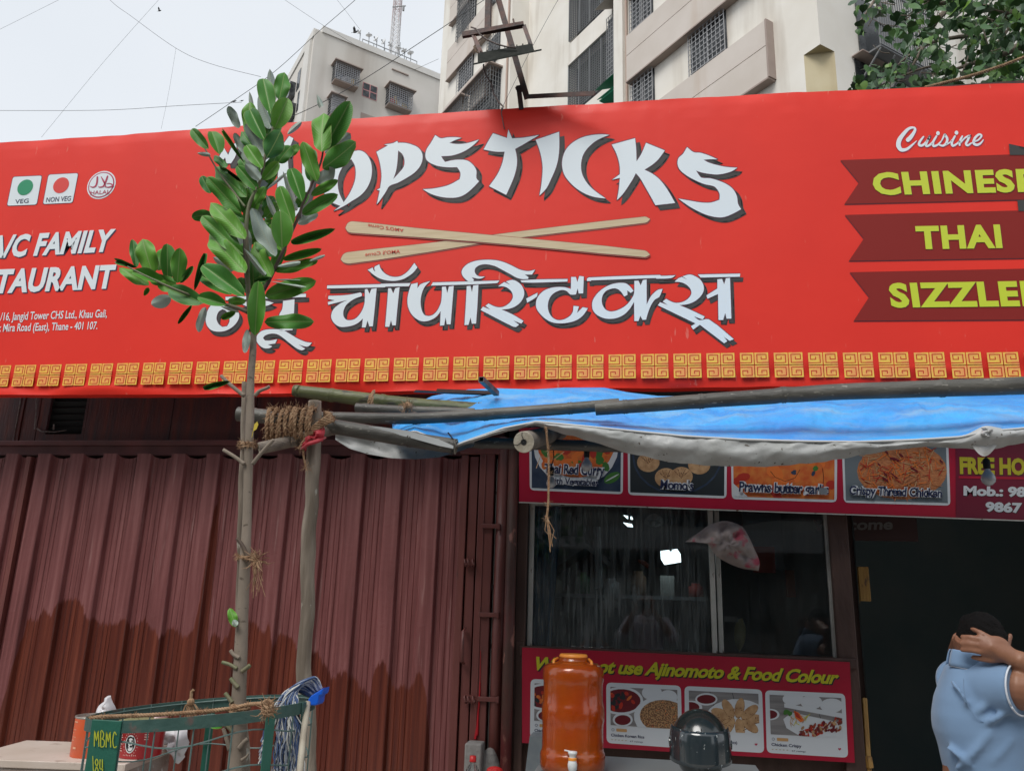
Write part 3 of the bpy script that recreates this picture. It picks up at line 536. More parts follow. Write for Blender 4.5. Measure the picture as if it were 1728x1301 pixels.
mb = MB(); B1.box(mb, .6, sR, -.5, .12, zr-.05, zr+.55); B2.box(mb, .1, 16, -.4, .1, zr-.6, zr+.15); part(mb, 'parapet', M_bl2, bl)
mb = MB(); B1.box(mb, 12.05, 16.5, -2.0, -.3, zr-3.0, zr-.45); part(mb, 'pink_panel', M_pink, bl)
mb = MB(); B1.box(mb, 12.05, 16.5, -2.1, -.2, zr-3.7, zr-3.02); part(mb, 'balcony_beam', M_taupe, bl)
mb = MB(); B2.box(mb, .5, 2.0, .002, .2, 0, zr-.7); part(mb, 'corner_pier', M_bl2, bl)
def bcage(x0, y0, x1, y1, dep, clothes):
    s0, zt_ = B1.sz(x0, y0); s1 = B1.sz(x1, y0)[0]; s1 = B1.sz(x1, y0+(x1-x0)*.42)[0]; z0 = B1.sz(x0, y1)[1]
    mb = MB(); B1.box(mb, s0, s1, .01, .05, z0, zt_); f = part(mb, 'window', M_win, bl)
    mb = MB(); grille(B1, mb, s0, s1, dep, z0, zt_, 11, 9, .045)
    for s_ in (s0, s1):
        for i in range(7): z_ = lerp(z0, zt_, i/6); mb.beam(B1.P(s_, 0, z_), B1.P(s_, dep, z_), .04, .04)
    part(mb, 'cage_grille', M_grill2, f)
    mb = MB(); mb.beam(B1.P(s0-.2, dep*.6, zt_+.06), B1.P(s1+.2, dep*.6, zt_+.06), dep+.5, .09); part(mb, 'window_hood', M_taupe2, f)
    mb = MB(); mb.beam(B1.P(s0, dep/2, z0-.06), B1.P(s1, dep/2, z0-.06), dep, .12); part(mb, 'window_shelf', M_taupe2, f)
    mb = MB()
    for i in range(clothes):
        mb.mi = random.randrange(4); u = lerp(s0+.1, s1-.5, random.random()); z_ = lerp(z0+.1, zt_-.8, random.random()*.6); B1.box(mb, u, u+.25+random.random()*.3, dep-.25, dep-.2, z_, z_+.4)
    part(mb, 'laundry', M_cloth, f)
bcage(562, 113, 601, 141, .8, 7); bcage(652, 150, 690, 181, .8, 9); bcage(555, 168, 575, 200, .8, 3)
s0, zt_ = B1.sz(613.5, 140); s1 = B1.sz(636, 149)[0]; z0 = B1.sz(612, 162)[1]
mb = MB()
for a, b in ((0, .46), (.54, 1)):
    for c, d in ((0, .46), (.54, 1)): B1.box(mb, lerp(s0, s1, a), lerp(s0, s1, b), .01, .04, lerp(z0, zt_, c), lerp(z0, zt_, d))
mb.mi = 1; B1.box(mb, s0-.05, s1+.05, .002, .03, z0-.05, zt_+.05); part(mb, 'cross_window', [M_win, M_pink], bl)
mb = MB()
for yy in (118, 152, 188): s_, z_ = B2.sz(507, yy); B2.box(mb, s_-.3, s_+.6, .01, .04, z_-1.9, z_); 
for yy in (145, 180): s_, z_ = B2.sz(497, yy); B2.box(mb, s_-.5, s_+.8, .01, .5, z_-1.4, z_)
part(mb, 'side_window', M_win, bl)
mb = MB()
for xx, yy, w in ((609, 190, 12), (655, 72, 0)):
    if w: s_, z_ = B1.sz(xx, yy); B1.box(mb, s_, s_+1.3, .01, .04, z_-1.2, z_)
s_, z_ = B1.sz(661, 117); s2_, _ = B1.sz(689, 128); B1.box(mb, s_, s2_, .01, .12, z_-.06, z_+.02); part(mb, 'ledge', M_taupe2, bl)
# roof furniture
M_dish = mat('dish_metal', (.62, .63, .64), .6); M_galv = mat('galvanised_steel', (.30, .31, .32), .5, metal=.4)
M_mast = mat('mast_paint', (.50, .42, .42), .6, col2=(.58, .57, .57), scale=.15, stretch=(.01, .01, 1), lo=.48, hi=.52)
rp = [B1.P(lerp(4.6, 10.6, i/5), -.9, zr+.5) for i in range(6)]
s_r0 = B1.sz(611, 78, -.9)[0]; s_r1 = B1.sz(703, 113, -.9)[0]
mb = MB(); z1 = B1.sz(611, 66, -.9)[1]
mb.tube([B1.P(s_r0, -.9, z1), B1.P(s_r1, -.9, z1)], .045, 6)
for i in range(6): u = lerp(s_r0, s_r1, i/5); mb.tube([B1.P(u, -.9, zr), B1.P(u, -.9, z1)], .04, 6)
mb.obj('roof_rail', M_galv, None, label='thin steel rail along the roof edge carrying the satellite dishes', cat='railing')
dl = ['satellite dish apart at the left on its own thin pole', 'flat-tilted dish, first on the roof rail', 'upright dish beside the flat-tilted first one', 'dish turned edge-on just left of the lattice mast', 'dish standing in front of the lattice mast', 'dish right of the mast with a tall pole behind', 'small dish between the tall pole and the last one', 'last satellite dish at the right end of the roof rail']
for i, (x, y, r_, tilt) in enumerate(((608, 56, 5, .6), (623, 62.5, 6, 1.35), (636, 68, 6, .45), (649, 72.5, 6, .3), (660, 77, 5.5, .8), (672, 84, 6.5, 1.3), (683, 88, 6, 1.2), (693.5, 92, 6.3, 1.4))):
    s_, z_ = B1.sz(x, y, -.9); c = B1.P(s_, -.9, z_); rr = r_/1360*66
    ax = (Vector((-.3, -1, 0))*math.cos(tilt)+Vector((0, 0, 1))*math.sin(tilt)+Vector((random.uniform(-.5, .5), 0, 0))).normalized()
    t = thing('satellite_dish', dl[i], 'satellite dish', c-Vector((0, 0, c.z-zr-.3)), 'satellite dishes on the block roof')
    mb = MB(); mb.lathe([(0.001, 0), (rr*.5, .03), (rr, .12), (rr, .16), (rr*.5, .06), (.001, .03)], c, 16, ax); mb.obj('dish', M_dish, t, smooth=True)
    mb = MB(); mb.tube([c+ax*.05-Vector((0, 0, rr*.8)), c+ax*rr*1.1], .025, 5); mb.ball(c+ax*rr*1.1, .07, 6, 4); mb.obj('feed_arm', M_grill, t)
    mb = MB(); mb.tube([Vector((c.x, c.y, zr+.3)), c-ax*.02], .04, 6); mb.obj('pole', M_galv, t)
mst = thing('lattice_mast', 'tall lattice radio mast rising from the roof of the pale block', 'mast', WP(664, 92, B1.P(0, -3, 0), B1.n))
mbp = WP(664.5, 92, B1.P(0, -3, 0), B1.n); w0 = .52; H_ = 9.0
mb = MB(); mb2 = MB()
top_ = WP(674.5, -40, B1.P(0, -3, 0), B1.n); ax_ = (top_-mbp); ax_ = Vector((0, 0, top_.z-mbp.z))
cs = [Vector((a*w0*.7, b*w0*.7, 0)) for a, b in ((-1, -1), (1, -1), (1, 1), (-1, 1))]
for c in cs: mb.tube([mbp+c-Vector((0, 0, 2)), mbp+c*.75+ax_], .045, 5)
nn = 15
for i in range(nn):
    f0, f1 = i/nn, (i+1)/nn
    for j in range(4):
        a, b = cs[j], cs[(j+1) % 4]; s0_, s1_ = 1-.25*f0, 1-.25*f1
        mb2.tube([mbp+a*s0_+ax_*f0, mbp+b*s1_+ax_*f1], .022, 4); mb2.tube([mbp+b*s0_+ax_*f0, mbp+a*s1_+ax_*f1], .022, 4); mb2.tube([mbp+a*s0_+ax_*f0, mbp+b*s0_+ax_*f0], .022, 4)
mb.obj('leg', M_mast, mst); mb2.obj('bracing', M_mast, mst, kind='stuff')
mb = MB(); p_ = mbp+ax_*.55+Vector((.7, -.5, 0)); mb.beam(p_-Vector((1, 0, 0)), p_+Vector((.3, 0, 0)), .07, .07); mb.box(p_+Vector((0, -.1, -.5)), p_+Vector((.15, .1, 0))); mb.obj('mast_antenna', M_grill, mst)
mb = MB(); p_ = WP(674, 93, B1.P(0, -1.2, 0), B1.n); q_ = WP(675, 72, B1.P(0, -1.2, 0), B1.n); mb.tube([p_, Vector((p_.x, p_.y, q_.z))], .04, 6); mb.obj('pole', M_galv, label='bare thin antenna pole on the roof right of the mast', cat='pole')
# a crow on the wing, birds on the cable
M_bird = mat('black_feather', (.012, .012, .014), .6)
def bird(x, y, Y, L, label, fly=False):
    c = W(x, y, Y); t = thing('crow', label, 'bird', c)
    mb = MB(); mb.ball(c, L*.32, 10, 6, (1.5, .6, .62)); mb.ball(c+Vector((L*.48, 0, L*.12)), L*.13, 8, 5); mb.tube([c+Vector((L*.58, 0, L*.12)), c+Vector((L*.74, 0, L*.09))], [L*.05, .002], 5)
    mb.tube([c+Vector((-L*.4, 0, 0)), c+Vector((-L*.8, 0, -L*.08))], [L*.1, L*.14], 6, flat=.3); mb.obj('body', M_bird, t, smooth=True)
    if fly:
        for s in (-1, 1):
            mb = MB(); a = [Vector((.2, 0, .05)), Vector((.25, s*.4, .55)), Vector((.0, s*.7, 1.0)), Vector((-.3, s*.5, .75)), Vector((-.3, 0, .05))]
            mb.add([c+v*L for v in a]+[c+(v-Vector((.02, .02, .04)))*L for v in a], [(0, 1, 2, 3, 4), (9, 8, 7, 6, 5), (0, 5, 6, 1), (1, 6, 7, 2), (2, 7, 8, 3), (3, 8, 9, 4)]); mb.obj('wing', M_bird, t)
bird(599, 55, 58, .42, 'black crow flying left of the satellite dishes', True)
bird(394.5, 171.5, 20, .13, 'small dark bird perched on the cable left of the sapling'); bird(408, 170.5, 20, .09, 'tiny dark bird on the cable end among the leaves'); bird(269, 19, 24, .12, 'tiny bird alone in the open sky at the left', True)
# cables
M_cab = mat('cable', (.06, .06, .065), .7)
def cable(pts, Y, r, label, sub=6):
    if not isinstance(Y, (list, tuple)): Y = [Y]*len(pts)
    P = [W(x, y, yy) for (x, y), yy in zip(pts, Y)]; o = []
    for i in range(len(P)-1):
        a = P[max(i-1, 0)]; c = P[min(i+2, len(P)-1)]
        for j in range(sub): s = j/sub; o.append(.5*((2*P[i])+(P[i+1]-a)*s+(2*a-5*P[i]+4*P[i+1]-c)*s*s+(3*P[i]-a-3*P[i+1]+c)*s**3))
    o.append(P[-1]); mb = MB(); mb.tube(o, r, 5); return mb.obj('overhead_cable', M_cab, label=label, cat='cable', smooth=True)
cable([(120, -70), (185, 0), (220, 27), (297, 82), (355, 108), (440, 130)], 20, .006, 'dark sagging cable running down to the top of the sapling')
cable([(-60, 187), (0, 187), (135, 187), (210, 185), (300, 179), (408, 173)], 20, .0065, 'near-level cable low in the sky that the small birds sit on')
cable([(285, -20), (268, 0), (175, 105), (70, 232)], 22, .004, 'faint straight cable slanting from the sky top down to the sign corner')
cable([(297, 82), (285, 155), (272, 218)], 20, .003, 'faint drop wire hanging from the sagging cable')
cable([(130, -14), (100, 0), (0, 50), (-60, 78)], 24, .0045, 'faint cable across the top left corner of the sky')
cable([(640, -40), (600, 0), (540, 52), (465, 120), (395, 170), (330, 214)], 26, .011, 'grey cable passing in front of the left edge of the pale block')
cable([(900, -55), (765, 35), (700, 78), (640, 118), (570, 160), (495, 196), (420, 225)], 16, .0085, 'long cable slanting across the pale block towards the tower')
cable([(975, -50), (942, 0), (893, 90), (848, 181)], 14, .0045, 'thin straight wire crossing the plain tower wall')
cable([(480, 0), (540, 40), (605, 80)], 50, .012, 'faint guy wire ending at the roof parapet'); cable([(565, -5), (607, 50)], 56, .012, 'faint wire down to the lone dish pole')
cable([(740, 100), (700, 118)], 52, .012, 'faint short wire between block and tower')
# ---- peepal tree behind the right end of the sign
tree = thing('peepal_tree', 'leafy green peepal tree hanging over the top right of the sign', 'tree', (5.2, 8.2, 0))
M_bark = mat('bark', (.13, .10, .08), .9, col2=(.22, .18, .14), scale=8, bump=.6)
M_pl = mat('peepal_leaf', (.055, .13, .03), .45, spec=.4); M_pl.node_tree.nodes['Principled BSDF'].inputs['Base Color'].default_value = (.05, .12, .03, 1)
t, b, n, l = nodes(M_pl); oi = n('ShaderNodeObjectInfo'); ge = n('ShaderNodeNewGeometry'); ad = n('ShaderNodeMath'); ad.operation = 'ADD'; l(oi.outputs['Random'], ad.inputs[0]); l(ge.outputs['Random Per Island'], ad.inputs[1]); fr = n('ShaderNodeMath'); fr.operation = 'FRACT'; l(ad.outputs[0], fr.inputs[0])
cr = n('ShaderNodeValToRGB'); cr.color_ramp.elements[0].color = (.03, .075, .03, 1); cr.color_ramp.elements[1].color = (.13, .25, .035, 1); cr.color_ramp.elements[1].position = 1
e = cr.color_ramp.elements.new(.6); e.color = (.055, .13, .04, 1); e = cr.color_ramp.elements.new(.85); e.color = (.07, .16, .035, 1); l(fr.outputs[0], cr.inputs[0]); l(cr.outputs[0], b.inputs['Base Color'])
b.inputs['Transmission Weight'].default_value = 0
def heart():
    mb = MB(); o = [(0, 0), (.28, -.1), (.5, .1), (.5, .42), (.28, .72), (.08, .92), (0, 1.25), (-.08, .92), (-.28, .72), (-.5, .42), (-.5, .1), (-.28, -.1)]
    vs = [Vector((x, y, abs(x)*.25-.18*y*y)) for x, y in o]+[Vector((0, .4, -.03))]
    mb.add(vs, [(12, i, (i+1) % 12) for i in range(12)]); return mb
hm = heart(); hme = hm.mesh('leaf', M_pl, True)
br = MB(); rnd = random.Random(11); pts_ = []
def limb(px, Ys, r0, r1, sub=6):
    P = [W(x, y, yy) for (x, y), yy in zip(px, Ys)]; o = []
    for i in range(len(P)-1):
        a = P[max(i-1, 0)]; c = P[min(i+2, len(P)-1)]
        for j in range(sub): s = j/sub; o.append(.5*((2*P[i])+(P[i+1]-a)*s+(2*a-5*P[i]+4*P[i+1]-c)*s*s+(3*P[i]-a-3*P[i+1]+c)*s**3))
    o.append(P[-1]); br.tube(o, [lerp(r0, r1, i/(len(o)-1)) for i in range(len(o))], 6)
limb([(1780, 260), (1760, 110), (1728, 80), (1690, 92), (1610, 118)], [8, 8, 8, 8, 8], .09, .015)
limb([(1760, 40), (1690, 20), (1620, 8), (1590, 25), (1572, 50), (1555, 85), (1535, 120)], [8, 8, 8, 7.8, 7.8, 7.6, 7.6], .05, .012)
limb([(1660, -20), (1600, 5), (1540, 0), (1490, -10), (1462, 22), (1450, 40)], [8, 8, 7.8, 7.8, 7.6, 7.6], .03, .008)
limb([(1640, 60), (1580, 70), (1540, 90), (1510, 115)], [8, 7.9, 7.8, 7.8], .025, .006); limb([(1600, 110), (1560, 115), (1520, 130), (1480, 147)], [7.6]*4, .015, .006)
limb([(1480, 5), (1478, 20), (1465, 45)], [7.7]*3, .012, .004); limb([(1705, 45), (1690, 70), (1712, 60)], [7.5]*3, .015, .004)
for i in range(70):
    x = rnd.uniform(1490, 1790); y = rnd.uniform(-30, 140); a = rnd.uniform(0, 6.28); L = rnd.uniform(20, 60); Yv = rnd.uniform(7.2, 9)
    limb([(x, y), (x+L*.5*math.cos(a), y+L*.5*math.sin(a)+5), (x+L*math.cos(a), y+L*math.sin(a))], [Yv]*3, .007, .003, 3)
trunk_ = [Vector((5.2, 8.2, 0)), Vector((5.1, 8.2, 1.5)), Vector((5.3, 8.3, 3.2)), W(1780, 260, 8), W(1775, 150, 8), W(1790, -60, 8.3)]
mb = MB(); mb.tube(trunk_, [.24, .2, .17, .13, .11, .08], 12); mb.obj('trunk', M_bark, tree, smooth=True)
br.obj('branches', M_bark, tree, smooth=True, kind='stuff')
def inside(x, y):
    e = interp([(-40, 1400), (0, 1438), (20, 1444), (40, 1440), (52, 1448), (60, 1478), (85, 1525), (100, 1500), (112, 1462), (125, 1443), (150, 1434)], y)
    if x < e+rnd.uniform(-6, 10): return False
    if 1470 < x < 1520 and 60 < y < 108 and rnd.random() < .75: return False
    if 1528 < x < 1575 and 95 < y < 128 and rnd.random() < .8: return False
    if 1440 < x < 1530 and y < 50 and rnd.random() < .60: return False
    if 1545 < x < 1600 and y < 45 and rnd.random() < .45: return False
    return True
leaves = []
while len(leaves) < 2300:
    x = rnd.uniform(1410, 1800); y = rnd.uniform(-90, 175)
    if fbm((x*.02, y*.02, 3)) < -.28 and rnd.random() < .8: continue
    if inside(x, y) and (x > 1560 or rnd.random() < .62): leaves.append((W(x, y, rnd.uniform(6.6, 9.4)-(.0 if x > 1560 else .3))))
for _ in range(900): leaves.append(Vector((min(9, 5.9+abs(rnd.gauss(0, 1.3))), rnd.gauss(9.3, 1.0), rnd.gauss(7.6, 1.0))))
leaves[:2300] = sorted(leaves[:2300], key=lambda p: p.y)
mbs = MB()
for i, p in enumerate(leaves):
    s = rnd.uniform(.055, .105); q = Quaternion((0, 0, 1), rnd.uniform(0, 6.28)) @ Quaternion((1, 0, 0), rnd.gauss(-1.9, .5)) @ Quaternion((0, 1, 0), rnd.gauss(0, .5))
    Mx = Matrix.Translation(p) @ q.to_matrix().to_4x4() @ Matrix.Scale(s, 4)
    if i < 290: linkM('leaf', hme, Mx, tree)
    else: mbs.add([Mx @ v for v in hm.v], hm.f)
mbs.obj('foliage', M_pl, tree, kind='stuff')
# twisted rope from the tree to the sign's top edge
M_coir = mat('coir_rope', (.22, .13, .07), .95, col2=(.36, .24, .14), scale=40, bump=.5)
def rope(mb, P, r, turns, n=3, sub=8, tube=5):
    o = []
    for i in range(len(P)-1):
        a = P[max(i-1, 0)]; c = P[min(i+2, len(P)-1)]
        for j in range(sub): s = j/sub; o.append(.5*((2*P[i])+(P[i+1]-a)*s+(2*a-5*P[i]+4*P[i+1]-c)*s*s+(3*P[i]-a-3*P[i+1]+c)*s**3))
    o.append(P[-1]); L = sum((o[i+1]-o[i]).length for i in range(len(o)-1)); k = max(12, int(L*turns*6)); ln = [0]
    for i in range(len(o)-1): ln.append(ln[-1]+(o[i+1]-o[i]).length)
    pts = []; i = 0
    for q in range(k+1):
        s = L*q/k
        while i < len(o)-2 and ln[i+1] < s: i += 1
        f = (s-ln[i])/max(1e-9, ln[i+1]-ln[i]); pts.append((o[i].lerp(o[i+1], f), (o[i+1]-o[i]).normalized(), s))
    for st in range(n):
        Q = []
        for p, t, s in pts:
            x = t.cross(Vector((.1, .3, 1))).normalized(); y = t.cross(x); a = s*turns*6.283+st*6.283/n
            Q.append(p+(x*math.cos(a)+y*math.sin(a))*r*.55)
        mb.tube(Q, r*.6, tube)
    return pts
def fuzz(mb, c, r, n, L, rr=.0007, rg=random):
    n = int(n*1.6); rr *= 1.25
    for i in range(n):
        d = Vector((rg.gauss(0, 1), rg.gauss(0, 1), rg.gauss(0, 1))).normalized(); p = Vector(c)+d*r*rg.random(); d2 = (d+Vector((rg.gauss(0, .6), rg.gauss(0, .6), rg.gauss(0, .6)))).normalized()
        l_ = L*rg.uniform(.4, 1); mb.tube([p, p+d*l_*.5, p+d*l_*.5+d2*l_*.5], [rr, rr, rr*.5], 3, cap=False)
mb = MB(); rope(mb, [W(1800, 62, 4.6), W(1728, 97, 4.5), W(1650, 125, 4.3), W(1572, 146, 3.95), W(1562, 148, 3.88)], .009, 14); mb.obj('rope', M_coir, label='twisted rope running from the top right over the sign edge under the tree', cat='rope', smooth=True)
# ================================================================== SHOP FRONT
YF = 4.25
def px_box(mb, x0, x1, y0, y1, Y, d, ym=None):      # upright box whose front face covers the photo rectangle at depth Y
    ym = ym or (y0+y1)/2; xm = (x0+x1)/2
    mb.box((W(x0, ym, Y).x, Y, W(xm, y1, Y).z), (W(x1, ym, Y).x, Y+d, W(xm, y0, Y).z))
M_dwall = mat('dark_plaster', (.06, .055, .05), .9, col2=(.10, .09, .08), scale=3, bump=.3)
M_ply = mat('weathered_ply', (.085, .034, .037), .5, col2=(.19, .042, .03), scale=3.2, stretch=(5, 1, .7), lo=.42, hi=.7, bump=.25, bscale=20, stain=(6, (3, 1, .4), .56, .8, (.045, .038, .042)))
M_beam = mat('painted_beam', (.19, .062, .062), .55, col2=(.12, .045, .046), scale=4, bump=.2)
M_maroon = mat('maroon_paint', (.17, .052, .044), .45, col2=(.13, .040, .036), scale=5, stretch=(4, 4, .5), bump=.15, stain=(9, (2, 2, .5), .62, .72, (.06, .03, .028)))
M_rust = mat('peeling_red_pipe', (.13, .022, .022), .6, col2=(.07, .03, .022), scale=7, stretch=(1, 1, .3), lo=.4, hi=.55, bump=.5, bscale=20, stain=(14, (1, 1, .5), .6, .66, (.30, .13, .10)))
M_brown = mat('old_brown_paint', (.055, .028, .022), .65, col2=(.085, .045, .036), scale=12, stretch=(1, 1, .3), bump=.6, bscale=25)
M_black = mat('black_and_gap_shade', (.010, .011, .012), .8)  # plain black for small parts, and the painted shade of gap and recess
M_alu = mat('chipped_aluminium', (.42, .42, .39), .5, metal=.2, col2=(.50, .49, .46), scale=10, stain=(30, (1, 1, .5), .62, .68, (.10, .06, .045)), bump=.2)
sb = thing('shop_building', 'low shop building with a dark plywood strip below the red sign', 'building', (-1, YF+2, 0))
zb_top = W(100, 744, YF).z; zb_bot = W(100, 766, YF).z
xP = W(842, 900, YF).x
mb = MB(); mb.box((-6.5, YF+.14, zb_bot), (xP, YF+.3, 4.45)); mb.box((xP, YF+.14, 2.75), (4.2, YF+.3, 4.45)); mb.box((-6.5, YF+.3, 4.3), (4.2, 8, 4.45)); mb.box((-6.5, 7.8, .13), (4.2, 8, 4.3)); mb.box((-6.5, YF+.3, .13), (-6.3, 7.8, 4.3)); mb.box((4.0, YF+.3, .13), (4.2, 7.8, 4.3)); mb.obj('wall', M_dwall, sb)
# the boarded strip: single plywood boards with a louvred hole
xs = [-6.4, -5.2]+[W(x, 700, YF).x for x in (18, 45, 128, 275, 418)]+[-1.55, -1.05, xP]
for i in range(len(xs)-1):
    a, b = xs[i]+.003, xs[i+1]-.003; dy = random.uniform(0, .008)
    mb = MB()
    if i == 3:                                       # frame round the hole
        za, zb_ = W(90, 727, YF).z, 2.78; xa, xb = W(61, 700, YF).x, W(123, 700, YF).x
        mb.box((a, YF+.10, zb_top), (xa, YF+.12, zb_)); mb.box((xb, YF+.10, zb_top), (b, YF+.12, zb_)); mb.box((xa, YF+.10, zb_top), (xb, YF+.12, za))
    else: mb.box((a, YF+.10-dy, zb_top), (b, YF+.12-dy, 2.78))
    mb.obj('board', M_ply, sb)
mb = MB()
for k in range(7): z0 = za+.01+k*.042; mb.box((xa, YF+.13, z0), (xb, YF+.136, z0+.036), Matrix.Rotation(.5, 3, 'X'))
mb.obj('louvre', M_black, sb, kind='stuff')
M_chip = mat('chipped_edge', (.32, .29, .28), .8, col2=(.20, .13, .12), scale=60)
mb = MB(); mb.tube([W(61.5, 668, YF+.09), W(60.5, 700, YF+.09), W(58, 724, YF+.09)], .003, 4); mb.tube([W(62, 723, YF+.09), W(70, 728, YF+.09), W(92, 729, YF+.09), W(112, 726, YF+.09)], [.007, .004, .003, .002], 4); mb.tube([W(91, 716, YF+.1), W(90.5, 725, YF+.1)], .005, 4)
mb.tube([W(36, 668, YF+.09), W(22, 744, YF+.09)], .003, 4); mb.obj('chipped_edge', M_chip, sb)
mb = MB(); mb.box((-6.4, YF+.06, zb_bot), (xP, YF+.135, zb_top)); mb.box((-6.4, YF+.04, zb_top-.02), (xP, YF+.13, zb_top+.012)); bevel(mb.obj('beam', M_beam, sb), .006)
# ---- folding steel shutter, one corrugated leaf after another
sh = thing('folding_shutter', 'closed maroon corrugated shutter half repainted in darker red-brown', 'shutter', (-2.3, YF, .13))
def paint_mat():
    m = mat('shutter_paint', (.15, .052, .058), .48, bump=.2, bscale=30)
    t, b, n, l = nodes(m)
    ge = n('ShaderNodeNewGeometry'); sp_ = n('ShaderNodeSeparateXYZ'); l(ge.outputs['Position'], sp_.inputs[0])
    def nz(sc, st, det=5):
        mp = n('ShaderNodeMapping'); mp.inputs['Scale'].default_value = st; l(ge.outputs['Position'], mp.inputs[0]); q = n('ShaderNodeTexNoise'); q.inputs['Scale'].default_value = sc; q.inputs['Detail'].default_value = det; l(mp.outputs[0], q.inputs['Vector']); return q.outputs['Fac']
    def rmp(f, *st):
        c = n('ShaderNodeValToRGB'); el = c.color_ramp.elements; el[0].position = st[0][0]; el[0].color = tuple(st[0][1])+(1,); el[1].position = st[-1][0]; el[1].color = tuple(st[-1][1])+(1,)
        for p_, c_ in st[1:-1]: e = el.new(p_); e.color = tuple(c_)+(1,)
        l(f, c.inputs[0]); return c.outputs[0]
    def mth(op, a, c):
        q = n('ShaderNodeMath'); q.operation = op
        for i, v in enumerate((a, c)):
            if isinstance(v, (int, float)): q.inputs[i].default_value = v
            else: l(v, q.inputs[i])
        return q.outputs[0]
    def mix(f, a, c):
        q = n('ShaderNodeMixRGB')
        if isinstance(f, float): q.inputs[0].default_value = f
        else: l(f, q.inputs[0])
        for i, v in ((1, a), (2, c)):
            if isinstance(v, tuple): q.inputs[i].default_value = v+(1,)
            else: l(v, q.inputs[i])
        return q.outputs[0]
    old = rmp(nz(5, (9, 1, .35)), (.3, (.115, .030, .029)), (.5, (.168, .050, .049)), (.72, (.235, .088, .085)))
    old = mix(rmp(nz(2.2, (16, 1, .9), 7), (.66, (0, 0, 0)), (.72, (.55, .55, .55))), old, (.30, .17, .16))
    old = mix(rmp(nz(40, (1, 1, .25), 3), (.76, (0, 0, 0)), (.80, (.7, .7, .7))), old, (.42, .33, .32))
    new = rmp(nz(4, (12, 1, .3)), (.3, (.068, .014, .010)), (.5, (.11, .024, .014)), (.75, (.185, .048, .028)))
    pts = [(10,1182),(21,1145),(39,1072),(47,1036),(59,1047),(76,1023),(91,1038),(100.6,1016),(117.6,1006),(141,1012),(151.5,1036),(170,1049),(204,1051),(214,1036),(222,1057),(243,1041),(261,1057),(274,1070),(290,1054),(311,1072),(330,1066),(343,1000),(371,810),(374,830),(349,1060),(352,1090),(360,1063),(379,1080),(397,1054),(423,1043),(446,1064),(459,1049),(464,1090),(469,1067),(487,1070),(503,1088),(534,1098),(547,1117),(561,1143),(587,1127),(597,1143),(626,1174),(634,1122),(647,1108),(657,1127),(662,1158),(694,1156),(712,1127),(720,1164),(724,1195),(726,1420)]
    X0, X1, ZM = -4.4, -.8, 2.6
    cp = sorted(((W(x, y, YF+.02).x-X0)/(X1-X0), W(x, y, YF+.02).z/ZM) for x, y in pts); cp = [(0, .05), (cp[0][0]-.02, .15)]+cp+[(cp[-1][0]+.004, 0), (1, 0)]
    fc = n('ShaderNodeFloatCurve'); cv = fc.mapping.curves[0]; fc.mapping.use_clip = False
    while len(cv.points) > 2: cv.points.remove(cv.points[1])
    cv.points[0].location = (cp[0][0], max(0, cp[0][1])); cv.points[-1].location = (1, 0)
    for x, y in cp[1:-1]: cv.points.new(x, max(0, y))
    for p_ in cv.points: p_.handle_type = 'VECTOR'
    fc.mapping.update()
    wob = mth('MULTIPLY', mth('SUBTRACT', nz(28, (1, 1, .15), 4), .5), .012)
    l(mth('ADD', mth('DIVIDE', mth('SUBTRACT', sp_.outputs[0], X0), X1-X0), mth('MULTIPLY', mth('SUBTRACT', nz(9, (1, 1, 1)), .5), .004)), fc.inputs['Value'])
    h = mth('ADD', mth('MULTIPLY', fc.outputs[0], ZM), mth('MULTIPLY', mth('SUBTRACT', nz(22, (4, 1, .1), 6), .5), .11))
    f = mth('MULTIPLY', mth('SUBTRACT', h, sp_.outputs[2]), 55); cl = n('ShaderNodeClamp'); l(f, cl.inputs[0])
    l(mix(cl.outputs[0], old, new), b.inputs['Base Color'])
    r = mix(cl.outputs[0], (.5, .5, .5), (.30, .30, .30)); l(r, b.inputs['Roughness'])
    return m
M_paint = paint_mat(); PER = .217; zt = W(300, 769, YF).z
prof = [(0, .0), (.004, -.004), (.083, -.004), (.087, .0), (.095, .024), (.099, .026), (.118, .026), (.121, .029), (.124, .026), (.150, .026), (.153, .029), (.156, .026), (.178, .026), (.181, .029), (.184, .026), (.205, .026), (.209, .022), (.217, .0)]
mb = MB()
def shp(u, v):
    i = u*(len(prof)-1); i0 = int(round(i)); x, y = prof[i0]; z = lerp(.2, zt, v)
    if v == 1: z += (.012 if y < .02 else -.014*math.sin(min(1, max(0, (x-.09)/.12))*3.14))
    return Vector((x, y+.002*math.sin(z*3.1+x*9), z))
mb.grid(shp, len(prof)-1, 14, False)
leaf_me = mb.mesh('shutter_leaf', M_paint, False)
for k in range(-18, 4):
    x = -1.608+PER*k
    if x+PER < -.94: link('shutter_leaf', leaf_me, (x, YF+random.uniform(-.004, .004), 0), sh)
mb = MB(); mb.box((-5.6, YF+.05, .13), (-.9, YF+.058, zt-.02)); mb.obj('backing', M_black, sh)
mb = MB(); px_box(mb, 2, 10, 770, 1400, YF-.01, .06, 1000); mb.obj('side_channel', M_maroon, sh)
fr = thing('shutter_frame', 'maroon steel door frame with straps and pull handle right of the shutter', 'door frame', (-.9, YF, .13))
X = lambda x, y=1000, Y=YF: W(x, y, Y).x
zt2 = W(800, 758, YF).z; zt3 = W(800, 768, YF).z
mb = MB(); mb.box((X(771), YF-.03, .2), (X(783), YF+.04, zt3-.004)); mb.box((X(785), YF-.015, .2), (X(800), YF+.04, zt3-.01)); bevel(mb.obj('stile', M_maroon, fr), .003)
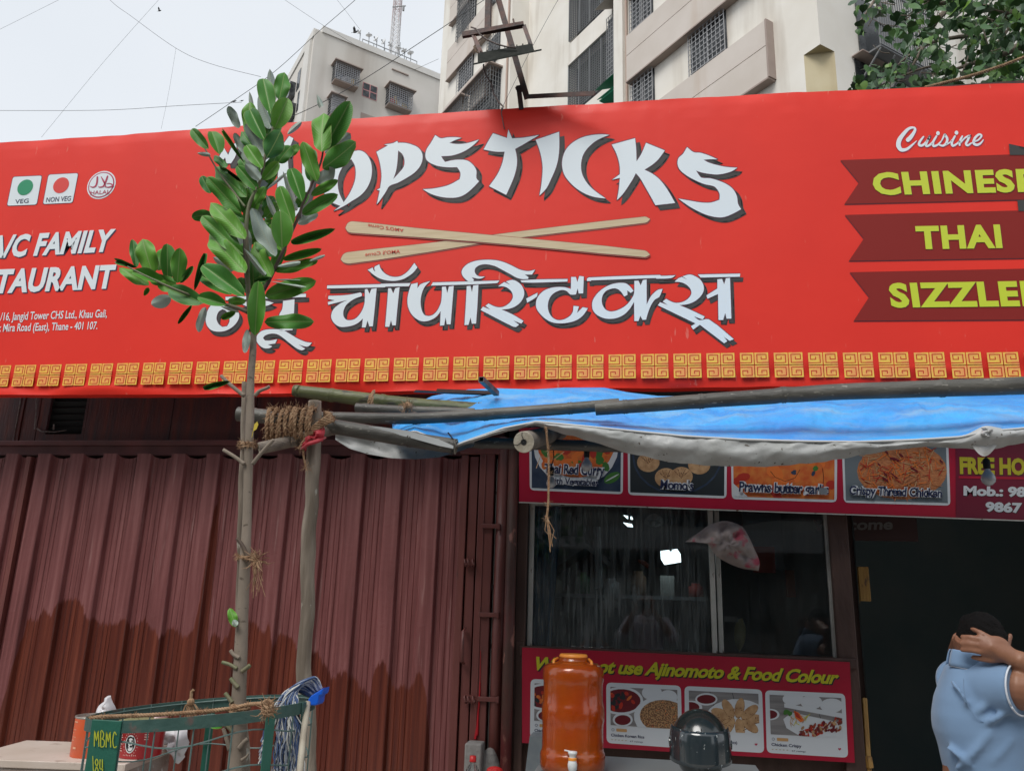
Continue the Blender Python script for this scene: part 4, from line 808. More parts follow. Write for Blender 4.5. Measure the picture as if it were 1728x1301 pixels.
mb = MB(); mb.box((X(803), YF-.03, .2), (X(829), YF+.04, zt3)); mb.box((X(803)+.03, YF-.036, .2), (X(803)+.036, YF-.028, zt3)); bevel(mb.obj('stile', M_maroon, fr), .003)
mb = MB(); mb.box((X(768), YF-.035, zt3), (X(846), YF+.05, zt2+.03)); bevel(mb.obj('lintel', M_maroon, fr), .003)
mb = MB(); mb.tube([(X(843), YF-.01, .13), (X(843), YF-.01, zt2+.06)], .030, 14); mb.obj('round_post', M_maroon, fr, smooth=True)
mb = MB(); mb.box((X(829), YF+.03, .2), (X(836), YF+.06, zt3)); mb.obj('gap_shade', M_black, fr)  # near-black box painted in for the shade between stile and round post
mb = MB(); mb.box((X(830)+.004, YF+.0, .3), (X(830)+.008, YF+.025, zt3-.02)); mb.obj('edge_strip', M_alu, fr)
for y, x0, x1 in ((889, 814, 848), (1037, 810, 846), (1178, 808, 846)):
    mb = MB(); z = W(830, y, YF).z; mb.box((X(x0, y), YF-.048, z-.011), (X(x1, y), YF-.040, z+.011)); mb.box((X(x1-5, y), YF-.058, z-.016), (X(x1-1, y), YF-.046, z+.016)); bevel(mb.obj('strap', M_maroon, fr), .002)
mb = MB(); za_, zb2 = W(790, 1061, YF).z, W(790, 1118, YF).z; mb.tube([(X(789), YF-.03, za_), (X(789), YF-.075, za_-.01), (X(789), YF-.08, (za_+zb2)/2), (X(789), YF-.075, zb2+.01), (X(789), YF-.03, zb2)], .011, 8, flat=.6); mb.obj('pull_handle', M_maroon, fr, smooth=True)
for y in (950, 1178):
    mb = MB(); z = W(795, y, YF).z
    for dx in (0, .018, .042): mb.lathe([(.014, -.003), (.02, -.003), (.02, .003), (.014, .003), (.014, -.003)], (X(789, y)+dx, YF-.055, z), 12, (1, 0, .2))
    mb.box((X(787, y), YF-.045, z-.02), (X(800, y), YF-.028, z+.02)); mb.obj('latch', M_maroon, fr)
for y in (775, 990, 1090, 1205):
    mb = MB(); z = W(832, y, YF).z; mb.box((X(828, y), YF-.0, z-.012), (X(833, y), YF+.03, z+.012)); mb.obj('hinge_pin', M_grill, fr)
M_drip = mat('red_paint_drip', (.42, .012, .02), .3)
mb = MB(); P_ = [W(x, y, YF-.034) for x, y in ((810, 1150), (809, 1180), (807, 1200), (805, 1240))]; mb.tube(P_, [.003, .005, .005, .008], 5); mb.tube([W(x, y, YF-.034) for x, y in ((811, 1097), (810, 1150))], .0015, 4); mb.tube([W(x, y, YF-.034) for x, y in ((805, 1225), (802, 1246))], [.004, .009], 5); mb.obj('paint_drip', M_drip, fr)
mb = MB(); mb.tube([(X(868, 900), YF-.07, .13), (X(867, 900), YF-.07, 2.36)], .028, 14); o = mb.obj('steel_post', M_rust, label='peeling red pipe post standing between the door frame and the stall', cat='post', smooth=True)
mb = MB(); mb.box((X(849), YF+.05, .13), (X(882), YF+.3, 2.75)); mb.obj('recess_shade', M_black, sb)  # solid near-black block stands in for the shade behind the pipe post
# concrete kerb post and rubble at the foot of the frame
M_conc = mat('concrete', (.30, .29, .28), .9, col2=(.22, .21, .20), scale=14, bump=.6, bscale=50)
mb = MB(); a = W(790, 1249, YF-.08); c = W(818, 1249, YF-.08); mb.box((a.x, YF-.16, .13), (c.x, YF-.06, a.z)); bevel(mb.obj('concrete_post', M_conc, label='short grey concrete post below the paint drip', cat='post'), .008)
mb = MB(); c = W(826, 1290, YF-.07); mb.ball((c.x, c.y, c.z-.05), .1, 14, 10, (.55, .5, 1.25))
for i, v in enumerate(mb.v): mb.v[i] = v+(v-c)*.18*fbm(v*16)
mb.obj('cement_lump', M_conc, label='rough cement lump packed beside the short concrete post', cat='cement')
M_pet = mat('clear_plastic', (.8, .85, .85), .08, trans=.95); M_redcap = mat('red_plastic', (.62, .02, .02), .35)
bt = thing('water_bottle', 'clear plastic bottle with red cap before the concrete post', 'bottle', W(798, 1330, 3.9)); c = W(798, 1283, 3.9)
mb = MB(); mb.lathe([(.001, -.26), (.034, -.255), (.036, -.24), (.033, -.17), (.036, -.1), (.036, -.07), (.030, -.04), (.014, -.012), (.013, .0)], c, 20); mb.obj('body', M_pet, bt, smooth=True)
mb = MB(); mb.lathe([(.001, .022), (.014, .021), (.0155, .0), (.0155, -.004), (.001, -.004)], c, 16); mb.obj('cap', M_redcap, bt, smooth=True)
mb = MB(); c = W(835, 1300, 4.05); mb.ball(c, .04, 10, 6, (1, .6, .5)); mb.obj('red_cloth_scrap', M_redcap, label='bit of red plastic on the ground edge right of the bottle', cat='scrap')
# ================================================================== THE FOOD STALL
st = thing('food_stall', 'dark food stall front with a two-pane sliding glass window', 'stall', (.2, YF, .13))
YG = YF+.02
zW0 = W(1100, 1097, YG).z; zW1 = W(1100, 855, YG).z; xs0, xs1 = X(881, 980), X(1433, 990)
mb = MB(); mb.box((X(873, 980), YF-.03, .13), (X(889, 980), YF+.03, 2.32)); bevel(mb.obj('post', M_brown, st), .004)
mb = MB(); mb.box((X(871, 1150), YF-.04, .13), (X(885, 1150), YF+.02, zW0+.02)); bevel(mb.obj('post', M_brown, st), .004)
mb = MB(); mb.box((X(1404, 990), YF-.03, .13), (X(1436, 990), YF+.05, 2.2)); bevel(mb.obj('post', M_brown, st), .004)
mb = MB(); mb.box((xs0, YF-.05, zW0-.045), (xs1, YF+.12, zW0)); bevel(mb.obj('sill', M_brown, st), .004)
mb = MB(); mb.box((xs0, YF+.02, .13), (xs1, YF+.08, zW0-.03)); mb.obj('lower_wall', M_brown, st)
def rail(x0, x1, Y, name='window_rail', h=0, parent=st):
    mb = MB(); mb.box((X(x0, 980, Y), Y-.014, zW0), (X(x1, 980, Y), Y+.014, zW1+.03)); return bevel(mb.obj(name, M_alu, parent), .003)
rail(892, 900, YG); rail(1198, 1206.5, YG-.012); rail(1208.5, 1217, YG+.02); rail(1397, 1408, YG)
mb = MB(); mb.box((X(890), YG-.02, zW1+.0), (X(1410), YG+.03, zW1+.04)); mb.obj('top_rail', M_alu, st)
def glass_mat(name, dirt):
    m = bpy.data.materials.new(name); m.use_nodes = True; t = m.node_tree; t.nodes.clear(); n = t.nodes.new; l = t.links.new
    o = n('ShaderNodeOutputMaterial'); tr = n('ShaderNodeBsdfTransparent'); tr.inputs[0].default_value = (.78, .86, .87, 1); gl = n('ShaderNodeBsdfGlossy'); gl.inputs['Roughness'].default_value = .02
    fz = n('ShaderNodeFresnel'); fz.inputs[0].default_value = 1.75; m1 = n('ShaderNodeMixShader'); l(fz.outputs[0], m1.inputs[0]); l(tr.outputs[0], m1.inputs[1]); l(gl.outputs[0], m1.inputs[2])
    df = n('ShaderNodeBsdfDiffuse'); df.inputs[0].default_value = (.45, .5, .5, 1); tl = n('ShaderNodeBsdfTranslucent'); tl.inputs[0].default_value = (.7, .78, .8, 1); m3 = n('ShaderNodeMixShader'); m3.inputs[0].default_value = .5; l(df.outputs[0], m3.inputs[1]); l(tl.outputs[0], m3.inputs[2])
    tc = n('ShaderNodeTexCoord'); mp = n('ShaderNodeMapping'); mp.inputs['Scale'].default_value = (26, 1, 1.6); l(tc.outputs['Object'], mp.inputs[0]); q = n('ShaderNodeTexNoise'); q.inputs['Scale'].default_value = 3; q.inputs['Detail'].default_value = 8; l(mp.outputs[0], q.inputs['Vector'])
    q2 = n('ShaderNodeTexNoise'); q2.inputs['Scale'].default_value = 2.5; l(tc.outputs['Object'], q2.inputs['Vector'])
    mm = n('ShaderNodeMath'); mm.operation = 'MULTIPLY'; l(q.outputs['Fac'], mm.inputs[0]); l(q2.outputs['Fac'], mm.inputs[1])
    r = n('ShaderNodeMapRange'); r.inputs[1].default_value = .18; r.inputs[2].default_value = .42; r.inputs[3].default_value = .01; r.inputs[4].default_value = dirt; l(mm.outputs[0], r.inputs[0])
    m2 = n('ShaderNodeMixShader'); l(r.outputs[0], m2.inputs[0]); l(m1.outputs[0], m2.inputs[1]); l(m3.outputs[0], m2.inputs[2]); l(m2.outputs[0], o.inputs[0]); return m
M_glass = glass_mat('stall_glass', .48); M_glass2 = glass_mat('stall_glass_right', .10)
mb = MB(); mb.quad((X(899), YG, zW0), (X(1200), YG, zW0), (X(1200), YG, zW1), (X(899), YG, zW1)); mb.obj('glass_pane', M_glass, st)
mb = MB(); mb.quad((X(1213), YG+.02, zW0), (X(1399), YG+.02, zW0), (X(1399), YG+.02, zW1), (X(1213), YG+.02, zW1)); mb.obj('glass_pane', M_glass2, st)
# rooms behind: kitchen and passage
M_room = mat('sooty_wall', (.17, .20, .21), .8, col2=(.26, .29, .29), scale=2)
M_room2 = mat('passage_wall', (.16, .21, .22), .8, col2=(.21, .24, .24), scale=2)
xd = X(1440, 1000)
mb = MB(); xk0 = X(885)
mb.quad((xk0, 7.6, .13), (xd, 7.6, .13), (xd, 7.6, 2.75), (xk0, 7.6, 2.75)); mb.quad((xk0, YF+.1, .13), (xk0, 7.6, .13), (xk0, 7.6, 2.75), (xk0, YF+.1, 2.75)); mb.quad((xd, YF+.1, .13), (xd, 7.6, .13), (xd, 7.6, 2.75), (xd, YF+.1, 2.75)); mb.quad((xk0, YF+.1, 2.74), (xd, YF+.1, 2.74), (xd, 7.6, 2.74), (xk0, 7.6, 2.74)); mb.obj('kitchen_wall', M_room, st)
mb = MB(); mb.quad((xd+.05, 7.6, .13), (4.0, 7.6, .13), (4.0, 7.6, 2.75), (xd+.05, 7.6, 2.75)); mb.quad((xd+.05, YF+.1, .13), (xd+.05, 7.6, .13), (xd+.05, 7.6, 2.75), (xd+.05, YF+.1, 2.75)); mb.quad((3.3, YF+.1, .13), (3.3, 7.6, .13), (3.3, 7.6, 2.75), (3.3, YF+.1, 2.75)); mb.quad((xd, YF+.1, 2.7), (4.0, YF+.1, 2.7), (4.0, 7.6, 2.7), (xd, 7.6, 2.7))
mb.quad((xd+.05, YF+.1, .14), (4, YF+.1, .14), (4, 7.6, .14), (xd+.05, 7.6, .14)); mb.obj('passage_wall', M_room2, sb)
# things in the kitchen
M_blue = mat('blue_curtain', (.03, .13, .24), .7, col2=(.02, .08, .16), scale=6, stretch=(4, 4, .4))
mb = MB(); mb.grid(lambda u, v: Vector((lerp(X(897, 980, 4.45), X(930+18*v, 980, 4.45), u), 4.45+.02*math.sin(u*22), lerp(zW0-.1, zW1+.1, v))), 30, 6); mb.obj('blue_curtain', M_blue, label='blue plastic curtain inside the left edge of the stall window', cat='curtain', smooth=True)
M_hood = mat('hood_steel', (.30, .33, .34), .45, metal=.3)
ph = lambda u, v: (870+u/3.086, 840+v/3.086)
hd = thing('exhaust_hood', 'gable-shaped grey steel hood behind the left window pane', 'exhaust hood', W(*ph(320, 260), 5.1))
mb = MB(); F = [W(*ph(*a), 5.0) for a in ((240, 195), (360, 203), (360, 262), (170, 388))]; mb.add(F+[p+Vector((0, .5, 0)) for p in F], [(0, 1, 2, 3), (0, 4, 5, 1), (3, 2, 6, 7), (0, 3, 7, 4)]); mb.obj('canopy', M_hood, hd)
mb = MB(); F = [W(*ph(*a), 4.98) for a in ((362, 232), (480, 312), (480, 350), (362, 262))]; mb.add(F+[p+Vector((0, .5, 0)) for p in F], [(0, 1, 2, 3), (0, 4, 5, 1), (3, 2, 6, 7)]); mb.obj('flange', M_hood, hd)
mb = MB(); mb.tube([W(*ph(424, 150), 4.95), W(*ph(435, 470), 4.95)], .022, 8); mb.obj('rod', M_hood, hd)
M_led = mat('led', (.85, .97, 1.0), .5, emit=2.2)
lt = thing('led_lamp', 'bright white hanging LED lamp glowing through the streaky left pane', 'lamp', W(1132, 945, 4.9))
mb = MB(); F = [W(*ph(*a), 4.9) for a in ((757, 318), (845, 308), (862, 334), (776, 348))]; mb.add(F+[p+Vector((0, .06, .05)) for p in F], [(3, 2, 1, 0), (0, 1, 5, 4), (1, 2, 6, 5), (3, 7, 6, 2)]); mb.obj('diffuser', M_led, lt)
mb = MB(); c = W(1132, 945, 4.95); mb.tube([(c.x, c.y, c.z+.05), (c.x, c.y, 2.74)], .008, 6); mb.obj('cord', M_black, lt)
lt2 = thing('ceiling_lamp', 'small second lamp glowing near the top of the left pane', 'lamp', W(1060, 886, 4.9))
mb = MB(); F = [W(*ph(*a), 4.9) for a in ((560, 128), (606, 136), (612, 152), (585, 150))]; mb.add(F+[p+Vector((0, .06, .05)) for p in F], [(3, 2, 1, 0), (4, 5, 6, 7)]); mb.obj('diffuser', M_led, lt2)
mb = MB(); c = W(1062, 884, 4.95); mb.tube([(c.x, c.y, c.z), (c.x, c.y, 2.74)], .008, 6); mb.obj('cord', M_black, lt2)
M_or = mat('orange_board', (.42, .075, .03), .7, col2=(.30, .11, .04), scale=5)
mb = MB(); px_box(mb, 1328, 1392, 962, 1008, 5.8, .05); mb.obj('orange_box', M_or, label='orange box on a shelf deep behind the right pane', cat='box')
mb = MB(); px_box(mb, 1272, 1308, 922, 966, 5.6, .05); mb.obj('red_crate', mat('red_crate', (.42, .05, .025), .7), label='small red crate between the plastic bag and the orange box', cat='crate')
mb = MB(); px_box(mb, 1255, 1330, 862, 960, 6.2, .04); mb.obj('lit_wall_panel', mat('lit_wall_panel', (.22, .27, .30), .7), label='pale blue-grey panel painted as the lit kitchen wall behind the right pane', cat='panel')  # pale colour stands in for the lit part of the kitchen wall
mb = MB(); mb.box((X(905, 1000, 5.2), 5.2, .9), (X(1390, 1000, 5.2), 5.8, .95)); mb.obj('kitchen_counter', M_hood, label='steel counter inside the stall behind the glass', cat='counter')
rnd = random.Random(5)
for i, (x, y, w_, h_) in enumerate(((962, 1070, 34, 30), (1040, 1062, 26, 40), (1090, 1070, 40, 26), (1290, 1070, 28, 40), (1340, 1076, 34, 26))):
    c = W(x, y, 5.3); mb = MB(); r_ = w_/1360*2.6; hh = h_/1360*5.2; mb.lathe([(.001, 0), (r_, 0), (r_*1.1, hh*.6), (r_, hh), (r_*.9, hh*.98), (.001, hh*.2)], (c.x, 5.45, .951), 18)
    mb.obj('cooking_pot', M_hood, label=['squat steel pot at the left on the kitchen counter', 'taller steel pot beside the squat one on the kitchen counter', 'wide steel pot below the hanging lamp', 'tall narrow pot behind the right pane', 'wide low pot at the right end of the kitchen counter'][i], cat='pot', group='pots on the kitchen counter', smooth=True)
# plastic bag caught on the mullion
M_bag = mat('thin_plastic_bag', (.50, .42, .40), .5, col2=(.62, .10, .16), scale=7, lo=.52, hi=.58, bump=.5, bscale=30)
M_bag.node_tree.nodes['Principled BSDF'].inputs['Alpha'].default_value = .62
pb_ = [(880, 230), (960, 175), (1020, 135), (1100, 120), (1180, 150), (1215, 200), (1240, 260), (1270, 330), (1265, 380), (1190, 370), (1120, 345), (1040, 300), (1000, 240)]
def loft_px(mb, loop, Y, bulge, n=9, amp=.02, sc=14):
    c = Vector((sum(p[0] for p in loop)/len(loop), sum(p[1] for p in loop)/len(loop))); lp = smooth_loop(loop, 3, 60)
    def f(u, v):
        i = int(round(u*len(lp))) % len(lp); q = c.lerp(lp[i], v); p = W(q.x, q.y, Y); k = bulge*math.sqrt(max(0, 1-v*v)); return p-Vector((0, k+amp*fbm(p*sc)*(1-v*.5), 0))
    mb.grid(f, len(lp), n)
mb = MB(); loft_px(mb, [ph(*a) for a in pb_], YF-.03, .07, 10, .05, 22); mb.obj('plastic_bag', M_bag, label='crumpled pink and clear plastic bag stuck on the window mullion', cat='plastic bag', smooth=True)
mb = MB(); loft_px(mb, [ph(*a) for a in ((670, 120), (690, 92), (730, 84), (765, 105), (770, 140), (720, 150), (690, 140))], 4.5, .05, 6, .03, 30); mb.obj('clear_bag', mat('clear_bag', (.30, .34, .34), .5, alpha=.6), label='small clear bag hanging at the top inside the left pane', cat='plastic bag', smooth=True)
# ---- printed boards: helper for flat food pictures
M_board = mat('board_crimson', (.42, .008, .035), .35, col2=(.36, .007, .03), scale=3, coat=.3)
M_board2 = mat('board_wine', (.16, .008, .03), .35, coat=.3)
M_card = mat('card_white', (.62, .66, .70), .4, coat=.2)
M_navyp = mat('text_navy', (.012, .018, .07), .5)
M_plank = mat('printed_grey_planks', (.16, .155, .16), .5, col2=(.26, .25, .25), scale=4, stretch=(1, 1, 12))
M_plate = mat('printed_plate', (.60, .64, .68), .4); M_dkp = mat('printed_black', (.012, .018, .022), .5); M_dkb = mat('printed_navy_cloth', (.012, .028, .065), .5, col2=(.03, .05, .09), scale=20)
M_sauce = mat('printed_sauce', (.13, .008, .014), .4); M_curry = mat('printed_curry', (.55, .09, .02), .4, col2=(.62, .20, .04), scale=25)
M_carrot = mat('printed_orange_piece', (.70, .17, .03), .4); M_redp = mat('printed_red_piece', (.42, .03, .015), .4); M_leafp = mat('printed_leaf', (.05, .17, .03), .4)
M_dump = mat('printed_dumpling', (.52, .33, .17), .5, col2=(.34, .19, .09), scale=30); M_rice = mat('printed_fried_rice', (.42, .24, .11), .6, col2=(.13, .06, .03), scale=150, lo=.45, hi=.55)
M_shred = mat('printed_shreds', (.52, .21, .08), .5, col2=(.33, .11, .04), scale=60, stretch=(1, 1, 3)); M_chick = mat('printed_chicken', (.32, .045, .02), .5, col2=(.10, .02, .012), scale=60)
M_yb = mat('script_yellow', (.52, .50, .02), .4, coat=.2)
def clipq(q):
    q = [Vector(p) for p in q]
    def ins(p):
        for i in range(4):
            a, b_ = q[i], q[(i+1) % 4]
            if (b_-a).x*(p.y-a.y)-(b_-a).y*(p.x-a.x) < 0: return False
        return True
    return ins
def clip_poly(pts, q):
    out = [Vector(p) for p in pts]; q = [Vector(p) for p in q]
    for i in range(len(q)):
        a, b_ = q[i], q[(i+1) % len(q)]; sd_ = lambda p: (b_-a).x*(p.y-a.y)-(b_-a).y*(p.x-a.x); nw = []
        for j in range(len(out)):
            p, r_ = out[j], out[(j+1) % len(out)]; sp1, sp2 = sd_(p), sd_(r_)
            if sp1 >= 0: nw.append(p)
            if sp1*sp2 < 0: nw.append(p.lerp(r_, sp1/(sp1-sp2)))
        out = nw
        if len(out) < 3: return []
    return out
class Pic:                                   # a flat printed picture clipped to a quad, painted in thin layers
    def __init__(s, q, Y, name, parent): s.q = q; s.Y = Y; s.mb = MB(); s.m = []; s.k = 0; s.n = name; s.p = parent
    def ell(s, x, y, rx, ry, m, rot=0, n=22):
        if m not in s.m: s.m.append(m)
        s.k += 1; s.mb.mi = s.m.index(m); pts = [(x+rx*math.cos(a)*math.cos(rot)-ry*math.sin(a)*math.sin(rot), y+rx*math.cos(a)*math.sin(rot)+ry*math.sin(a)*math.cos(rot)) for a in [6.2832*i/n for i in range(n)]]
        pts = clip_poly(pts, s.q)
        if pts: s.mb.add([W(p.x, p.y, s.Y-.00003*s.k) for p in pts], [tuple(range(len(pts)))])
    def poly(s, pts, m):
        if m not in s.m: s.m.append(m)
        s.k += 1; s.mb.mi = s.m.index(m); pts = clip_poly(pts, s.q)
        if pts: s.mb.add([W(p.x, p.y, s.Y-.00003*s.k) for p in pts], [tuple(range(len(pts)))])
    def done(s): return s.mb.obj(s.n, s.m, s.p)
rp_ = random.Random(3)
# upper menu board
YM = 4.12
mn = thing('menu_board', 'crimson menu board with four dish photos above the stall window', 'menu board', W(1200, 860, YM))
bt_, tp_ = [(876, 846.5), (1728, 877), (1900, 884)], [(876, 722), (1728, 712), (1900, 710)]
mb = MB(); c = [W(876, 722, YM), W(1900, 700, YM), W(1900, 883.5, YM), W(876, 846.5, YM)]; mb.add([v for v in c]+[v+Vector((0, .03, 0)) for v in c], [(0, 3, 2, 1), (4, 5, 6, 7), (0, 1, 5, 4), (3, 7, 6, 2), (0, 4, 7, 3), (1, 2, 6, 5)]); mb.obj('panel', M_board, mn)
mb = MB(); mb.tube([W(876, 847.5, YM-.004), W(1300, 863.5, YM-.004), W(1900, 884.5, YM-.004)], .004, 4); mb.obj('edge_strip', M_alu, mn)
mb = MB(); mb.poly([[W(x, y, YM-.0015) for x, y in ((1612, 700), (1900, 700), (1900, 881), (1613, 872.5))]]); mb.obj('text_panel', M_board2, mn)
def card(q, par, Y, inner, bgm, name='dish_photo', r=8):
    mb = MB(); rrect(mb, q, r, Y-.0012, 4); mb.obj('card', M_card, par); P = Pic(inner, Y-.0022, name, par); P.poly(inner, bgm); return P
P = card([(893, 730), (1052, 730), (1051, 834), (894, 827)], mn, YM, [(897, 730), (1048, 730), (1047, 829.5), (897.5, 823)], M_dkb)
P.ell(972, 752, 72, 68, M_plate); P.ell(972, 746, 66, 60, M_curry)
for i in range(26): P.ell(972+rp_.uniform(-55, 55), 758+rp_.uniform(-12, 34), rp_.uniform(6, 14), rp_.uniform(4, 8), rp_.choice([M_carrot, M_carrot, M_redp, M_curry, M_leafp]), rp_.uniform(0, 3), 7)
P.ell(1033, 806, 15, 8, M_leafp, -.5); P.ell(1033, 806, 13, 1, M_plate, -.5); P.done()
P = card([(1059, 730), (1227, 730), (1226, 841), (1060, 835)], mn, YM, [(1063, 730), (1223, 730), (1222, 836.5), (1063.5, 830.5)], M_dkp)
P.ell(1143, 770, 76, 64, M_dkb); P.ell(1143, 770, 73, 61, M_dkp)
def dumpling(P, x, y, r, m=M_dump):
    P.ell(x, y, r, r*.86, m)
    for i in range(5): a = -2.4+i*.42; P.ell(x+r*.42*math.cos(a), y+r*.30*math.sin(a), r*.5, r*.06, M_rice, a)
    P.ell(x, y-r*.5, r*.25, r*.14, m)
for x, y in ((1094, 780), (1124, 806), (1150, 804), (1180, 784), (1140, 756), (1100, 748)): dumpling(P, x, y, 19)
P.ell(1148, 765, 22, 12, M_sauce); P.done()
P = card([(1233, 740), (1413, 740), (1412, 847.5), (1235, 842)], mn, YM, [(1237, 740), (1408.5, 740), (1408, 843), (1238, 837.5)], M_curry)
for i in range(22): P.ell(rp_.uniform(1240, 1405), rp_.uniform(775, 835), rp_.uniform(9, 20), rp_.uniform(6, 10), rp_.choice([M_carrot, M_curry, M_redp, M_carrot]), rp_.uniform(-1, 1), 9)
for i in range(7): P.ell(rp_.uniform(1300, 1405), rp_.uniform(780, 800), 5, 3, rp_.choice([M_leafp, M_dkb]), rp_.uniform(0, 3), 7)
P.poly([(1237, 815), (1262, 838), (1237, 838)], M_plate); P.done()
P = card([(1420, 740), (1600, 740), (1604, 853), (1424, 848)], mn, YM, [(1424, 740), (1596, 740), (1599.5, 848.5), (1427.5, 844)], mat('printed_grey', (.13, .16, .18), .5))
P.ell(1522, 795, 76, 48, M_shred)
for i in range(200): a = rp_.uniform(0, 6.28); r_ = rp_.random()**.6; P.ell(1522+72*r_*math.cos(a), 792+46*r_*math.sin(a), rp_.uniform(6, 14), .9, rp_.choice([M_shred, M_carrot, M_dump, M_curry, M_redp]), rp_.uniform(0, 3.1), 5)
for i in range(12): P.ell(1530+rp_.uniform(-50, 60), 785+rp_.uniform(-25, 30), rp_.uniform(4, 9), 1.7, M_sauce, rp_.uniform(.3, .9), 6)
P.done()
for s, q in (("Thai Red Curry", [(919, 782), (1021, 784), (1019, 803), (918, 797.5)]), ("with Vegetables", [(927, 805), (1010, 808), (1009, 820), (926, 816)]), ("Momo's", [(1115, 809), (1171, 811), (1170, 827), (1114, 824.5)]), ("Prawns butter garlic", [(1248, 812), (1399, 817), (1398, 834), (1247, 829)]), ("Crispy Thread Chicken", [(1434, 819), (1590, 824), (1589, 839), (1433, 834)])):
    word(s, q, M_card, mn, Y=YM-.0125, bold=.12, name='caption_outline', space=1.0, capv=.70); word(s, q, M_navyp, mn, Y=YM-.0138, bold=.02, name='caption', capv=.70)
SHy = (.8, .9, M_dkp)
word('FREE HOME DELIVERY', [(1619, 770), (1900, 776), (1900, 804), (1620, 799)], mat('text_dull_yellow', (.44, .40, .02), .45), mn, Y=YM-.0038, bold=.05, shadow=SHy)
mb = MB(); mb.poly([[W(x, y, YM-.0034) for x, y in ((1618, 803), (1900, 808), (1900, 812), (1618, 807))]]); mb.obj('underline', M_board, mn)
word('Mob.: 98', [(1626, 819), (1732, 821), (1731, 838), (1626, 835.5)], M_card, mn, Y=YM-.0038, bold=.05, shadow=SHy)
word('9867', [(1663, 846), (1725, 848), (1725, 865), (1663, 862.5)], M_card, mn, Y=YM-.0038, bold=.05, shadow=SHy)
# lower board
YL = YF-.06
lb = thing('lower_board', 'crimson board below the stall window reading We do not use Ajinomoto', 'sign', W(1150, 1270, YL))
bq = [(881, 1092), (1434, 1117), (1442.5, 1286.5), (881, 1253)]
mb = MB(); c = [W(x, y, YL) for x, y in bq]; mb.add(c+[v+Vector((0, .012, 0)) for v in c], [(0, 3, 2, 1), (4, 5, 6, 7), (0, 1, 5, 4), (3, 7, 6, 2), (0, 4, 7, 3), (1, 2, 6, 5)]); mb.obj('panel', M_board, lb)
word('We do not use Ajinomoto & Food Colour', [(905, 1106.5), (1420, 1131), (1411, 1153.5), (897, 1129.5)], M_yb, lb, Y=YL-.0022, bold=.035, shadow=(1.8, 2.2, M_dkp), space=.95)
cards = [[(895.4, 1145), (1017, 1150.5), (1018, 1253), (894.3, 1245)], [(1023, 1151), (1149, 1156.5), (1151.5, 1262), (1023.6, 1253)], [(1155, 1157), (1286, 1163), (1289.6, 1270), (1156.5, 1262)], [(1291, 1164), (1426, 1170), (1431.3, 1278), (1294, 1269.5)]]
def sub(q, u0, v0, u1, v1):
    a, b_, c_, d_ = [Vector(p) for p in q]; f = lambda u, v: tuple((a.lerp(b_, u)).lerp(d_.lerp(c_, u), v)); return [f(u0, v0), f(u1, v0), f(u1, v1), f(u0, v1)]
def pt(q, u, v): a, b_, c_, d_ = [Vector(p) for p in q]; r_ = a.lerp(b_, u).lerp(d_.lerp(c_, u), v); return r_.x, r_.y
